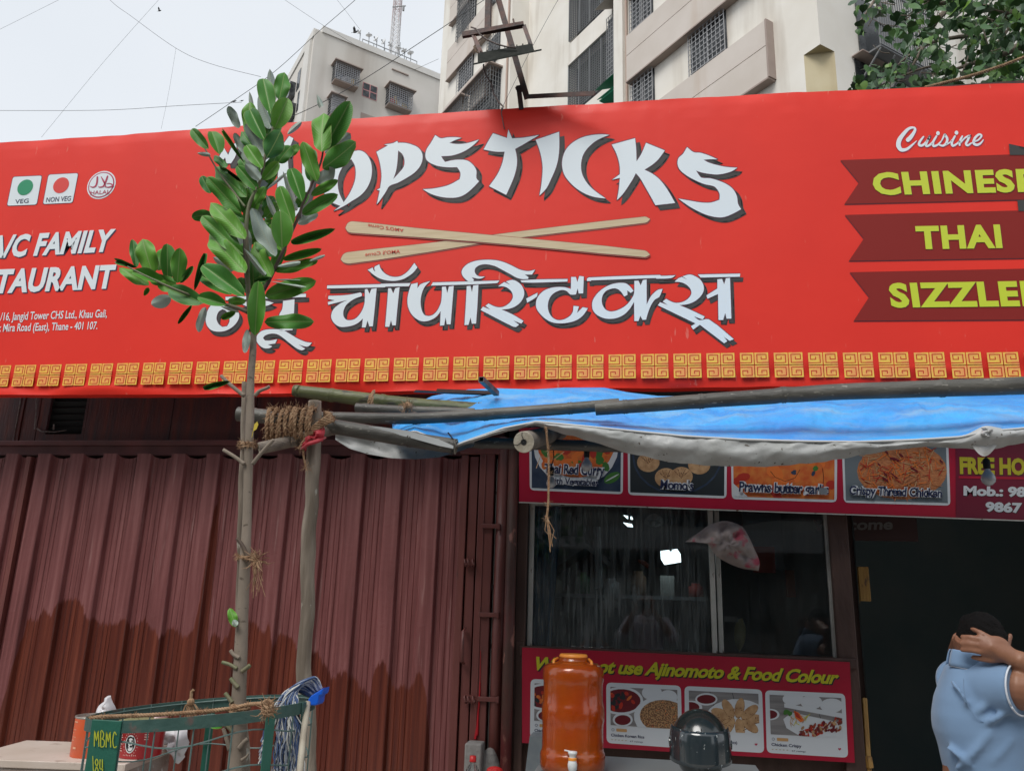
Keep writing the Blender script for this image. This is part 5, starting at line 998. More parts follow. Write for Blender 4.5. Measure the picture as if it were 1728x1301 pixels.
for i, q in enumerate(cards):
    inner = sub(q, .055, .07, .95, .70); P = card(q, lb, YL, inner, M_plank, r=9)
    for g_ in (.3, .62): a = pt(inner, g_, 0); b_ = pt(inner, g_+.14, 1); P.poly([a, (a[0]+.9, a[1]), (b_[0]+.9, b_[1]), b_], M_dkp)
    I = lambda u, v: pt(inner, u, v); w_ = inner[1][0]-inner[0][0]
    def e(u, v, r1, r2, m, rot=0, n=22): P.ell(*I(u, v), w_*r1, w_*r2, m, rot, n)
    if i in (0, 1):
        e(.62, .1, .15, .11, M_plate); e(.62, .07, .14, .05, M_card); e(.86, .2, .14, .11, M_plate); e(.86, .17, .13, .05, M_card)
        e(.16, .35, .33, .21, M_plate); e(.16, .35, .29, .175, M_sauce)
        for j in range(18): e(.16+rp_.uniform(-.24, .22), .35+rp_.uniform(-.2, .2), rp_.uniform(.03, .06), rp_.uniform(.02, .035), rp_.choice([M_redp, M_curry, M_dkp]), rp_.uniform(0, 3), 7)
        e(.78, .74, .44, .32, M_plate, .15); e(.80, .70, .37, .25, M_rice, .1)
        for j in range(60): a = rp_.uniform(0, 6.28); r_ = rp_.random()**.5; e(.80+.35*r_*math.cos(a), .70+.38*r_*math.sin(a), .018, .005, rp_.choice([M_dump, M_chick, M_carrot, M_shred]), rp_.uniform(0, 3), 5)
        e(.18, .84, .15, .105, M_plate); e(.18, .85, .12, .075, M_sauce)
    elif i == 2:
        e(.25, .2, .16, .09, M_plate); e(.25, .2, .135, .065, M_sauce); e(.03, .43, .16, .10, M_plate); e(.02, .43, .13, .08, M_sauce)
        e(.68, .68, .46, .30, M_plate); e(.66, .66, .40, .25, M_card)
        for j in range(9):
            a = j*.7; x, y = .68+.24*math.cos(a), .64+.26*math.sin(a); e(x, y, .15, .07, M_rice, a, 14); e(x, y-.012, .145, .065, M_dump, a, 14)
            for k_ in range(3): e(x+rp_.uniform(-.08, .08), y+rp_.uniform(-.06, .06), .02, .008, M_rice, a+1.4, 5)
    else:
        e(.33, .08, .15, .09, M_plate); e(.33, .06, .13, .05, M_card); e(.58, .14, .15, .10, M_plate); e(.58, .11, .13, .05, M_card); e(.86, .2, .16, .10, M_plate); e(.86, .18, .14, .05, M_card)
        P.poly([I(.2, .2), I(1, .38), I(1, .5), I(.2, .3)], M_plate); e(0, .5, .13, .08, M_plate); e(0, .5, .10, .06, M_sauce)
        P.poly([I(.18, .6), I(.3, .42), I(1, .62), I(1, 1.0), I(.4, 1.0), I(.22, .82)], M_plate)
        for j in range(20): e(.40+rp_.uniform(-.12, .14), .58+rp_.uniform(-.1, .14), .05, .006, rp_.choice([M_yb, M_dump]), rp_.uniform(0, 3), 5)
        for j in range(80): u = rp_.uniform(.40, 1.0); v = lerp(.92, .58, (u-.4)/.6)+rp_.uniform(-.1, .22); e(u, v, rp_.uniform(.02, .05), rp_.uniform(.012, .022), rp_.choice([M_chick, M_redp, M_chick, M_sauce, M_dump]), rp_.uniform(0, 3), 7)
        P.poly([I(.33, .37), I(.40, .42), I(.47, .6), I(.42, .66), I(.35, .55)], M_carrot); P.poly([I(.34, .39), I(.39, .44), I(.44, .6), I(.36, .53)], M_redp)
        for j in range(5): e(.26+rp_.uniform(-.05, .05), .42+rp_.uniform(-.05, .05), .035, .025, M_leafp, rp_.uniform(0, 3), 7)
    P.done()
    mb = MB(); ribbon(mb, [tuple(Vector(pt(q, .085, .775))+Vector((2.2*math.cos(a), 2.2*math.sin(a)))) for a in [.7854*k_ for k_ in range(8)]], .3, YL-.0022, True)
    mb.mi = 1; rrect(mb, sub(q, .13, .75, .27, .80), 1, YL-.0022, 2); mb.mi = 2
    x, y = pt(q, .9, .87)
    if i != 1: mb.poly([[W(x+a*.55, y+b_*.55, YL-.0022) for a, b_ in ((0, 4.5), (-4.5, 0), (-4, -3), (-1.5, -3), (0, -1), (1.5, -3), (4, -3), (4.5, 0))]])
    mb.obj('card_marks', [M_navyp, mat('printed_tan', (.52, .30, .12), .5), M_mag], lb)
    for s, v0, v1, u1 in ((['Chicken Gravy Rice', 'Chicken Korean Rice', 'Chicken Momo Steam (8 pcs)', 'Chicken Crispy'][i], .835, .885, [.5, .5, .66, .43][i]), ('* * * * *', .93, .955, .27)):
        if i == 0 and v0 > .9: continue
        word(s, sub(q, .06, v0, u1, v1), M_navyp if v0 < .9 else mat('printed_star', (.40, .33, .16), .5), lb, Y=YL-.0022, bold=.02)
    word('67 ratings', sub(q, .31, .93, .48, .955), M_navyp, lb, Y=YL-.0022, bold=.0)
# doorway things
wl_ = thing('welcome_board', 'dark brown board lettered welcome in faded script inside the doorway', 'sign', W(1480, 890, 4.5))
mb = MB(); px_box(mb, 1408, 1548, 868, 912, 4.5, .03); mb.obj('panel', mat('welcome_brown', (.035, .011, .010), .6), wl_)
M_dullw = mat('faded_white', (.12, .115, .11), .7)
word('Welcome', [(1372, 876), (1508, 874), (1506, 893), (1370, 895)], M_dullw, wl_, Y=4.496, bold=.03, capv=.73)
mb = MB(); mb.lathe([(.001, -.012), (.02, -.012), (.021, 0), (.001, .004)], W(1426, 918.5, 4.45), 18, (0, -1, 0)); mb.obj('yellow_disc', mat('yellow_disc', (.50, .34, .05), .5), label='small round yellow disc on the door post under the welcome board', cat='disc')
mb = MB(); mb.box((X(1436, 1000, 4.4), 4.38, .13), (X(1446, 1000, 4.4), 4.44, 2.3)); mb.obj('door_post', M_brown, label='dark wooden door post right of the stall window', cat='post')
M_yel2 = mat('yellow_wood', (.42, .24, .06), .6, col2=(.33, .17, .04), scale=8, stretch=(5, 5, .5), bump=.3, stain=(25, (1, 1, .4), .6, .66, (.10, .05, .03)))
yb_ = thing('yellow_board', 'short yellow wooden board hanging in the dark doorway', 'board', W(1455, 1017, 4.7))
for x0, x1, y1 in ((1440, 1449, 1018), (1450, 1468, 1014)): mb = MB(); px_box(mb, x0, x1, 956, y1, 4.7, .04); bevel(mb.obj('board', M_yel2, yb_), .003)
ld = thing('yellow_ladder', 'worn yellow wooden ladder leaning beside the lower board', 'ladder', W(1460, 1400, 4.3))
for (x0, y0), (x1, y1), Y0 in (((1446, 1172), (1458, 1420), 4.3), ((1458, 1178), (1473, 1420), 4.25)): mb = MB(); mb.beam(W(x0, y0, Y0+.1), W(x1, y1, Y0-.1), .022, .035, (0, 1, 0)); bevel(mb.obj('stile', M_yel2, ld), .004)
for y in (1284, 1390): mb = MB(); mb.beam(W(1450, y, 4.27), W(1470, y+2, 4.22), .03, .05); bevel(mb.obj('rung', M_yel2, ld), .004)
# clutter inside the stall that shows dimly through the glass
M_clut = [mat('clutter_'+k, c, .6) for k, c in (('cream', (.45, .42, .34)), ('green', (.05, .16, .08)), ('steel', (.35, .37, .38)), ('brown', (.16, .09, .05)), ('white', (.30, .30, .28)), ('red', (.35, .04, .03)))]
rc_ = random.Random(21)
mb = MB(); z_s = W(1100, 1005, 5.0).z; mb.box((X(905, 1000, 5.0), 5.0, z_s-.02), (X(1195, 1000, 5.0), 5.25, z_s)); mb.obj('wall_shelf', M_hood, label='narrow steel shelf inside the stall behind the left pane', cat='shelf')
names = [('jar', 'cream jar at the left end of the shelf behind the pane'), ('tin', 'green tin beside the cream jar on the shelf'), ('jar', 'steel canister in the middle of the shelf'), ('jar', 'brown bottle on the shelf under the hanging lamp'), ('box', 'white carton on the shelf right of the brown bottle'), ('tin', 'red tin at the right end of the shelf')]
for i, (nm, lab) in enumerate(names):
    x = lerp(X(935, 1000, 5.1), X(1175, 1000, 5.1), i/5); hh_ = rc_.uniform(.08, .16); r_ = rc_.uniform(.035, .06); mb = MB()
    if nm == 'box': mb.box((x-r_, 5.06, z_s), (x+r_, 5.16, z_s+hh_))
    else: mb.lathe([(.001, 0), (r_, .003), (r_, hh_*.75), (r_*.6, hh_*.86), (r_*.62, hh_), (.001, hh_)], (x, 5.12, z_s), 18)
    mb.obj(nm, M_clut[i], label=lab, cat=nm, smooth=nm != 'box')
mb = MB(); loft_px(mb, [ph(*a) for a in ((395, 560), (400, 540), (440, 545), (480, 520), (530, 540), (535, 575), (470, 582), (400, 580))], 4.9, .04, 6, .02, 20); mb.obj('white_bundle', M_clut[4], label='pale wrapped bundle low behind the left pane', cat='bundle', smooth=True)
mb = MB(); loft_px(mb, [ph(*a) for a in ((1150, 640), (1180, 625), (1200, 680), (1190, 760), (1165, 805), (1140, 740))], 4.7, .03, 6, .02, 20); mb.obj('yellow_bag', mat('dull_yellow_bag', (.40, .36, .16), .6), label='dull yellow bag hanging low behind the right pane', cat='plastic bag', smooth=True)
mb = MB(); loft_px(mb, [ph(*a) for a in ((635, 320), (660, 322), (692, 345), (690, 368), (665, 350), (645, 340))], 4.8, .02, 5, .01, 20); mb.obj('orange_wrapper', M_or, label='small orange wrapper left of the hanging lamp', cat='wrapper', smooth=True)
mb = MB(); px_box(mb, 1080+142, 1080+165, 1040, 1049, 4.6, .01); mb.obj('paper_note', M_clut[4], label='small paper note stuck behind the right pane', cat='paper')
# ================================================================== ABOVE THE SIGN: floodlight on its bracket
g5 = lambda u, v: (740+u/5.4, v/5.4)
bk = thing('steel_bracket', 'dark steel tube bracket rising above the middle of the sign', 'bracket', W(880, 180, 3.8))
Mt = MB(); Mt.beam(W(826, -70, 3.80), W(823, 52, 3.80), .032, .032, (0, 1, 0)); Mt.obj('upright_tube', M_steel, bk)
Mt = MB(); Mt.beam(W(826, -52, 3.86), W(889, 165, 3.86), .032, .032, (0, 1, 0)); Mt.obj('slanting_tube', M_steel, bk)
Mt = MB(); Mt.beam(W(780, 60, 3.74), W(884, 42, 3.76), .022, .03); Mt.beam(W(866, 33, 3.74), W(869, 46, 3.74), .01, .01, (0, 1, 0)); Mt.obj('cross_bar', M_steel, bk)
Mt = MB(); p, q = W(888, 163, 3.84), W(1004, 157, 3.70); Mt.beam(p, q, .03, .004); Mt.beam(p+Vector((0, -.015, -.013)), q+Vector((0, -.015, -.013)), .004, .026); Mt.obj('angle_bar', M_steel, bk)
Mt = MB(); Mt.beam(W(875, 146, 3.84), W(880, 186, 3.86), .026, .02, (0, 1, 0)); Mt.beam(W(872, 148, 3.84), W(879, 155, 3.84), .02, .02, (0, 1, 0)); Mt.obj('stub', M_steel, bk)
fl = thing('floodlight', 'weathered black floodlight tilted on the bracket above the sign', 'floodlight', W(855, 98, 3.6))
M_flood = mat('floodlight_black', (.010, .013, .010), .75, col2=(.022, .024, .02), scale=30, bump=.2, spec=.2, stain=(50, (1, 1, 1), .68, .72, (.12, .13, .11)))
a0, a1 = W(803, 99, 3.62), W(903, 78, 3.62); rd = ray(855, 98).normalized(); rd = rd/rd.y
F = [W(806, 107, 3.6), W(902, 87, 3.6), W(898, 74, 3.62), W(806, 90, 3.62)]
Mt = MB(); Mt.add(F+[v+rd*.13 for v in F], [(0, 1, 2, 3), (7, 6, 5, 4), (0, 4, 5, 1), (1, 5, 6, 2), (2, 6, 7, 3), (3, 7, 4, 0)]); bevel(Mt.obj('housing', M_flood, fl), .006)
Mt = MB()
for i in range(9): f = (i+.5)/9; p = F[3].lerp(F[2], f)+Vector((0, 0, .002)); Mt.beam(p, p+rd*.125, .004, .012)
Mt.obj('cooling_fins', M_flood, fl, kind='stuff')
Mt = MB(); p, q = W(798, 110.5, 3.58), W(914, 86, 3.58); up_ = Vector((0, 0, .011)); Mt.add([p, q, q+up_, p+up_, p+rd*.2, q+rd*.2, q+up_+rd*.2, p+up_+rd*.2], [(0, 1, 2, 3), (7, 6, 5, 4), (0, 4, 5, 1), (1, 5, 6, 2), (2, 6, 7, 3), (3, 7, 4, 0)]); bevel(Mt.obj('front_frame', M_flood, fl), .002)
Mt = MB(); Mt.beam(W(799, 60, 3.70), W(812, 90, 3.66), .022, .005, (0, 1, 0)); Mt.beam(W(884, 43, 3.70), W(896, 77, 3.66), .022, .005, (0, 1, 0)); Mt.beam(W(799, 60, 3.70), W(884, 43, 3.70), .022, .005); Mt.obj('yoke', M_steel, fl)
M_wire = mat('grey_brown_wire', (.13, .10, .09), .7)
Mt = MB(); Mt.tube([W(*g5(*a), 3.6) for a in ((295, 250), (340, 265), (370, 310), (440, 365), (530, 405), (620, 430), (705, 440))], .0045, 6); Mt.obj('lamp_cable', M_wire, fl, smooth=True)
Mt = MB(); Mt.tube([W(*g5(*a), 3.7) for a in ((410, 590), (412, 640), (440, 700), (485, 770), (500, 850), (545, 930), (590, 975), (578, 1010))], .0045, 6); Mt.tube([W(*g5(*a), 3.84) for a in ((575, 985), (572, 1030), (590, 1130), (600, 1180))], .003, 5); Mt.obj('lamp_cable', M_wire, fl, smooth=True)
Mt = MB(); Mt.tube([W(*g5(*a), 3.72) for a in ((430, 320), (370, 370), (320, 430), (340, 470), (380, 500))], .004, 5); Mt.tube([W(*g5(*a), 3.74) for a in ((345, 290), (320, 340), (335, 420), (370, 480))], .003, 5); Mt.obj('lamp_cable', mat('tan_wire', (.28, .19, .12), .7), fl, smooth=True)
# ================================================================== BAMBOO FRAME AND TARPAULIN
M_bam = mat('dark_bamboo', (.052, .050, .045), .5, col2=(.11, .105, .09), scale=5, stretch=(1, 4, 4), bump=.3, bscale=20, stain=(30, (1, 3, 3), .64, .70, (.24, .23, .20)))
M_bamg = mat('green_bamboo', (.07, .08, .03), .5, col2=(.13, .14, .055), scale=5, stretch=(1, 4, 4), bump=.3, stain=(12, (1, 3, 3), .55, .66, (.045, .042, .03)))
M_bamp = mat('pale_split_bamboo', (.24, .20, .16), .7, col2=(.14, .11, .09), scale=8, stretch=(1, 6, 6), bump=.5)
M_cut = mat('cut_end', (.40, .36, .29), .8, col2=(.26, .22, .17), scale=30, bump=.4)
M_post = mat('weathered_pole', (.36, .30, .24), .8, col2=(.15, .12, .09), scale=4, stretch=(5, 5, .6), bump=.6, bscale=12, stain=(26, (1, 1, .4), .66, .7, (.42, .40, .34)))
def bamboo(path, r, label, m=M_bam, nodes_=5, cat='bamboo pole', cap=M_cut, rg=(1, 1)):
    P = [W(x, y, Y) for x, y, Y in path]; o = []
    for i in range(len(P)-1):
        a = P[max(i-1, 0)]; c = P[min(i+2, len(P)-1)]
        for j in range(12): s = j/12; o.append(.5*((2*P[i])+(P[i+1]-a)*s+(2*a-5*P[i]+4*P[i+1]-c)*s*s+(3*P[i]-a-3*P[i+1]+c)*s**3))
    o.append(P[-1]); k = len(o); ks = [int((i+.4+random.uniform(-.15, .15))*k/nodes_) for i in range(nodes_)]
    pts = []; rs = []
    for i, p in enumerate(o):
        rr = r*lerp(rg[0], rg[1], i/(k-1))
        if i in ks and 0 < i < k-1:
            d = (o[i+1]-o[i-1]).normalized(); pts += [p-d*.012, p-d*.004, p, p+d*.004, p+d*.012]; rs += [rr, rr*1.09, rr*1.02, rr*1.09, rr]
        else: pts.append(p+Vector((0, 0, .003*noise.noise(p*3)))); rs.append(rr)
    t = thing('bamboo_pole', label, cat, o[0])
    mb = MB(); mb.tube(pts, rs, 16, cap=False); mb.obj('cane', m, t, smooth=True)
    for e, d, rr in ((o[0], (o[0]-o[1]).normalized(), rs[0]), (o[-1], (o[-1]-o[-2]).normalized(), rs[-1])):
        mb = MB(); mb.lathe([(rr*1.0, 0), (rr*.78, .001), (rr*.72, -.03), (.001, -.03)], e, 16, d); mb.obj('cut_end', cap, t)
    return t
bamboo([(402, 699, 2.98), (470, 706, 2.99), (600, 726, 3.0), (770, 754, 3.02)], .030, 'short dark front pole starting behind the sapling trunk below the long one', nodes_=3)
bamboo([(505, 703, 3.12), (700, 706, 3.12), (860, 697, 3.12), (1045, 682, 3.12)], .0235, 'long slim dark pole lying across the tarpaulin, left half', nodes_=4)
bamboo([(1005, 690, 3.06), (1200, 676, 3.06), (1400, 662, 3.05), (1760, 650, 3.05)], .030, 'long thick dark pole lying across the tarpaulin, right half', nodes_=4, rg=(.86, 1.1))
bamboo([(496, 659, 3.45), (560, 667, 3.46), (700, 684, 3.5), (900, 700, 3.6)], .036, 'greenish pole just under the sign, left end showing', m=M_bamg, nodes_=4, rg=(.75, 1.1))
bamboo([(601, 688, 3.3), (690, 693, 3.3), (800, 697, 3.3)], .021, 'thin grey pole end between the green pole and the long pole', nodes_=2)
bamboo([(437, 757, 2.86), (490, 745, 2.92), (545, 729, 2.98), (580, 720, 3.05)], .024, 'pale split pole end pointing left beside the red cloth knot', m=M_bamp, nodes_=1)
bamboo([(790, 747, 3.35), (1000, 753, 3.38), (1180, 758, 3.4), (1270, 762, 3.42)], .024, 'dark pole hidden under the edge of the tarpaulin above the menu board', nodes_=4)
# the pole end that points at the camera
e0, e1 = W(884, 746, 2.98), W(945, 728, 3.55); t = thing('bamboo_pole', 'pole end with a hollow centre pointing at the camera from under the tarpaulin', 'bamboo pole', e0)
d = (e0-e1).normalized(); mb = MB(); mb.tube([e0, e0.lerp(e1, .3), e1], [.041, .038, .036], 20, cap=False); mb.obj('cane', mat('grey_wood', (.23, .20, .17), .8, col2=(.13, .11, .09), scale=10, bump=.4), t, smooth=True)
mb = MB(); mb.lathe([(.041, 0), (.04, .003), (.012, .002), (.010, -.03), (.001, -.03)], e0, 22, d); mb.obj('cut_end', mat('pale_cut_end', (.50, .46, .38), .8, col2=(.36, .32, .25), scale=22, bump=.3), t)
mb = MB(); mb.lathe([(.011, .0035), (.001, .0036)], e0, 12, d); x = d.cross(Vector((0, 0, 1))).normalized(); y = d.cross(x); mb.tube([e0+d*.0035+x*.01, e0+d*.0035+x*.025+y*.01, e0+d*.003+x*.04+y*.008], .0012, 4); mb.tube([e0+d*.0035-y*.01, e0+d*.0035-y*.025+x*.006, e0+d*.003-y*.039+x*.004], .0014, 4); mb.obj('pith_crack', M_black, t)
# square tube end and scraps on top
mb = MB(); p, q = W(812, 640, 3.42), W(838, 664, 3.62)
for a, b_, c_, d_ in ((0, .011, .024, .002), (0, -.011, .024, .002)): mb.beam(p+Vector((0, 0, b_)), q+Vector((0, 0, b_)), .024, .002)
for a in (-.011, .011): mb.beam(p+Vector((a, 0, 0)), q+Vector((a, 0, 0)), .002, .024)
mb.obj('steel_tube', mat('galv_tube', (.20, .18, .17), .5, metal=.4, col2=(.12, .07, .05), scale=20), label='open square steel tube end poking up at the foot of the sign', cat='tube')
mb = MB(); mb.beam(W(700, 660, 3.62), W(745, 662, 3.7), .03, .006); mb.beam(W(737, 660, 3.58), W(840, 664, 3.7), .03, .016); mb.obj('wood_offcut', M_brown, label='flat dark wood offcuts lying at the foot of the sign', cat='wood offcut')
# weathered post
def pole_thing(name, label, cat, path, m, n=12):
    P = [W(x, y, Y) for x, y, Y, r in path]; o = []; rs = []
    for i in range(len(P)-1):
        a = P[max(i-1, 0)]; c = P[min(i+2, len(P)-1)]
        for j in range(8): s = j/8; o.append(.5*((2*P[i])+(P[i+1]-a)*s+(2*a-5*P[i]+4*P[i+1]-c)*s*s+(3*P[i]-a-3*P[i+1]+c)*s**3)); rs.append(lerp(path[i][3], path[i+1][3], s))
    o.append(P[-1]); rs.append(path[-1][3]); mb = MB(); mb.tube(o, rs, n)
    for i, v in enumerate(mb.v): mb.v[i] = v+Vector((noise.noise(v*9), noise.noise(v*9+Vector((5, 0, 0))), 0))*.006
    return mb.obj(name, m, label=label, cat=cat, smooth=True), o
YP = 2.96
pole_thing('wooden_post', 'weathered wooden post tied with coir rope and a red cloth', 'post', [(532, 677, YP, .0255), (530, 740, YP, .027), (526, 830, YP, .0275), (519, 930, YP, .027), (519, 1040, YP, .026), (513, 1130, YP, .027), (520, 1210, YP, .026), (523, 1300, YP, .026), (527, 1500, YP, .028), (530, 1790, YP, .03)], M_post)
# tarpaulin: blue upper face, silver under face and hem
M_tb = mat('tarp_blue', (.025, .30, .80), .45, col2=(.06, .42, .88), scale=3.5, spec=.4, bump=.5, bscale=40, coat=.0, stain=(4, (1, 2, 1), .50, .72, (.20, .46, .74)))
t, b, n, l = nodes(M_tb); tc = n('ShaderNodeTexCoord'); mp = n('ShaderNodeMapping'); mp.inputs['Scale'].default_value = (1, 1.6, 1.6); mp.inputs['Rotation'].default_value = (0, .3, .5); l(tc.outputs['Object'], mp.inputs[0]); rn = n('ShaderNodeTexNoise'); rn.noise_type = 'RIDGED_MULTIFRACTAL'; rn.inputs['Scale'].default_value = 3.2; rn.inputs['Detail'].default_value = 4; rn.inputs['Distortion'].default_value = .6; l(mp.outputs[0], rn.inputs['Vector'])
bp = n('ShaderNodeBump'); bp.inputs['Strength'].default_value = 1; bp.inputs['Distance'].default_value = .05; l(rn.outputs['Fac'], bp.inputs['Height']); ob = [k_ for k_ in t.nodes if k_.type == 'BUMP' and k_ != bp][0]; l(ob.outputs[0], bp.inputs['Normal']); l(bp.outputs[0], b.inputs['Normal'])
M_ts = mat('tarp_silver', (.46, .47, .47), .42, col2=(.34, .35, .34), scale=7, spec=.5, bump=.3, bscale=30, metal=0, stain=(60, (1, 1, 1), .66, .70, (.10, .08, .06)), trans=.0)
rear = [(655, 712), (690, 686), (730, 668), (790, 657), (840, 655), (900, 657), (950, 654), (1020, 654), (1060, 662), (1110, 668), (1400, 671), (1850, 664)]
mid = [(655, 728), (700, 708), (740, 700), (800, 694), (880, 692), (960, 690), (1040, 698), (1120, 703), (1220, 700), (1300, 692), (1360, 682), (1420, 692), (1480, 690), (1550, 684), (1640, 686), (1728, 688), (1850, 690)]
front = [(655, 738), (700, 727), (740, 742), (762, 753), (800, 739), (850, 722), (905, 711), (960, 716), (1040, 724), (1150, 735), (1250, 741), (1350, 744), (1450, 745), (1540, 742), (1620, 737), (1660, 728), (1728, 722), (1850, 712)]
hem = [(655, 746), (700, 735), (740, 752), (763, 757), (800, 746), (850, 730), (905, 718), (930, 726), (1000, 746), (1060, 765), (1130, 780), (1200, 786), (1290, 788), (1360, 783), (1430, 773), (1500, 760), (1560, 754), (1640, 758), (1665, 762), (1700, 752), (1728, 748), (1850, 740)]
TX0, TX1 = 662, 1840
def tarp(u, v):
    x = lerp(TX0, TX1, u)
    w = Vector((x*.012, v*2.0, 0))
    if v < .8:
        s = v/.8; ys = [interp(rear, x), interp(mid, x), interp(front, x)]; Ys = [3.80, 3.42, 3.02]
        f = s*2; i = min(1, int(f)); f -= i; y = lerp(ys[i], ys[i+1], f); Y = lerp(Ys[i], Ys[i+1], f)
        k = math.sin(min(1, s*1.05)*3.14)
        amp = (4.0*k if s > .01 else 0)
        y += amp*noise.noise(Vector((x*.022+y*.03, s*5, 1)))+amp*1.6*noise.noise(Vector((x*.008-s*1.1, s*2.2, 4)))+amp*1.5*(abs(noise.noise(Vector((x*.03-s*2.5, s*3, 9))))-.2)+amp*.8*(abs(noise.noise(Vector((x*.06+s*5, s*5, 19))))-.2)
        if 720 < x < 900: y += 3*k*math.sin((x+s*90)*.11)
        Y += .035*noise.noise(Vector((x*.016, s*4, 2)))*k
        y += k*(3.2*(.25-abs(noise.noise(Vector((x*.045+s*3, s*7-x*.01, 31)))))+1.6*(.25-abs(noise.noise(Vector((x*.11-s*4, s*13, 41))))))
    else:
        s = (v-.8)/.2; a, c = interp(front, x), interp(hem, x)+1.8*noise.noise(Vector((x*.05, 3, 3))); y = lerp(a, c, s)+(1.2*noise.noise(Vector((x*.03, s*2, 5))) if s > .05 else 0); Y = 3.02-.022*math.sin(s*3.14)+.03*s
        Y += .012*noise.noise(Vector((x*.02, s*2, 7)))+.010*(.25-abs(noise.noise(Vector((x*.05+s*2.5, s*3, 17)))))
    if 1615 < x < 1690 and .62 < v: y += -9*math.exp(-((x-1662)/24)**2)*math.exp(-((v-.8)/.1)**2)
    return W(x, y, Y)
tp = thing('tarpaulin', 'blue tarpaulin with silver underside sagging over bamboo poles below the sign', 'tarpaulin', W(1200, 740, 3.3))
mb = MB(); mb.grid(lambda u, v: tarp(u, v*.8), 460, 80); o = mb.obj('blue_sheet', M_tb, tp, smooth=True); so = o.modifiers.new('thick', 'SOLIDIFY'); so.thickness = .003; so.offset = 1
mb = MB(); mb.grid(lambda u, v: tarp(u, .8+v*.2)-Vector((0, .003, 0)), 240, 12); mb.obj('silver_hem', M_ts, tp, smooth=True)
mb = MB(); mb.tube([W(lerp(TX0, TX1, i/200), interp(front, lerp(TX0, TX1, i/200))+.6, 3.014) for i in range(201)], .0045, 6); mb.obj('white_seam', mat('tarp_white_edge', (.55, .57, .58), .4), tp, smooth=True)
us = [(566, 742), (600, 741), (660, 746), (720, 752), (770, 757), (800, 752)]; lw = [(566, 742), (590, 757), (620, 766), (660, 773), (700, 775), (740, 772), (770, 763), (800, 753)]
mb = MB(); mb.grid(lambda u, v: (lambda x: W(x, lerp(interp(us, x)-10, interp(lw, x), v), 3.12+.02*math.sin(v*3.1)+.012*noise.noise(Vector((x*.03, v*2, 0)))))(lerp(566, 800, u)), 60, 10); mb.obj('sagging_fold', M_ts, tp, smooth=True)
mb = MB(); mb.grid(lambda u, v: (lambda x: W(x, lerp(interp([(590, 719), (640, 720), (690, 727), (740, 741), (765, 752)], x), interp([(590, 720), (640, 726), (690, 738), (740, 752), (765, 757)], x), v), 2.98))(lerp(590, 765, u)), 40, 3); mb.obj('white_fold', mat('tarp_pale_fold', (.50, .52, .52), .4), tp, smooth=True)
mb = MB(); mb.grid(lambda u, v: W(1664+20*(u-.5)*(1-.5*v)+3*math.sin(v*7), 722+14*v, 3.0-.02*math.sin(u*3.14)+.01*noise.noise(Vector((u*6, v*6, 1)))), 10, 8); mb.grid(lambda u, v: W(1640+42*u, 748+v*(4+18*math.sin(u*3.14)), 3.03), 12, 6); mb.obj('taped_patch', mat('tape_white', (.62, .63, .64), .4, col2=(.42, .41, .38), scale=30), tp, smooth=True)
mb = MB(); q_ = [W(x, y, 3.0) for x, y in ((756, 730), (765, 742), (764, 757), (762, 768))]; mb.tube(q_, .003, 5); q_ = [W(x, y, 3.0) for x, y in ((752, 752), (765, 745), (772, 741))]; mb.tube(q_, .002, 4); fuzz(mb, W(764, 748, 3.0), .012, 12, .02); mb.obj('tie_cord', M_black, tp)
# coir ropes
M_coirL = mat('coir_fibre', (.25, .14, .075), .95, col2=(.38, .25, .15), scale=50)
mb = MB(); rr_ = random.Random(4)
for k in range(9):
    cx = 455+k*9+rr_.uniform(-3, 3); P = []
    for i in range(13): a = i/12*6.28; P.append(W(cx+7*math.cos(a)+i*.6, 716+math.sin(a)*26+rr_.uniform(-3, 3), 2.93+.045*math.cos(a)))
    rope(mb, P, .0075, 22)
    for p in P: fuzz(mb, p, .008, 7, .035, .0007, rr_)
mb.obj('coir_rope', M_coirL, label='frayed tangle of coir rope wound on the front pole left of the post', cat='rope', kind=None)
mb = MB()
for k in range(4):
    P = [W(505+k*3, 758-k*3, 2.9), W(520+k*2, 736-k*4, 2.89), W(545, 717-k*3, 2.9), W(563-k*2, 708-k*3, 2.93), W(548, 702-k*2, 3.0)]; rope(mb, P, .007, 24)
    for p in P: fuzz(mb, p, .008, 6, .03, .0007, rr_)
P = [W(514, 745, 2.9), W(512, 765, 2.9), W(516, 788, 2.9)]; rope(mb, P, .004, 24); fuzz(mb, P[-1], .01, 14, .04, .0006, rr_)
mb.obj('coir_rope', M_coirL, label='coir rope lashing wrapped diagonally over the top of the wooden post', cat='rope')
mb = MB(); P = [W(626, 665, 3.38), W(624, 674, 3.37), W(621, 690, 3.38)]; rope(mb, P, .008, 20)
P = [W(631, 660, 3.42), W(627, 672, 3.37), W(629, 688, 3.38)]; rope(mb, P, .008, 20); mb.obj('coir_rope', M_coirL, label='short rope loop round the greenish pole', cat='rope')
mb = MB(); c = W(688, 686, 3.2); mb.ball(c, .02, 8, 6); fuzz(mb, c, .02, 50, .045, .0008, rr_); mb.obj('coir_rope', M_coirL, label='small tuft of coir at the left corner of the blue tarpaulin', cat='rope')
mb = MB(); P = [W(921, 722, 2.95), W(925, 760, 2.97), W(926, 800, 2.98), W(925, 850, 2.98), W(922, 875, 2.98)]; rope(mb, P, .0042, 30); P2 = [W(922, 870, 2.98), W(927, 895, 2.98), W(930, 922, 2.98)]
for k in range(8): mb.tube([P2[0]+Vector((rr_.gauss(0, .004), 0, 0)), P2[1]+Vector((rr_.gauss(0, .007), rr_.gauss(0, .005), 0)), P2[2]+Vector((rr_.gauss(0, .008), 0, rr_.gauss(0, .02)))], .0015, 4)
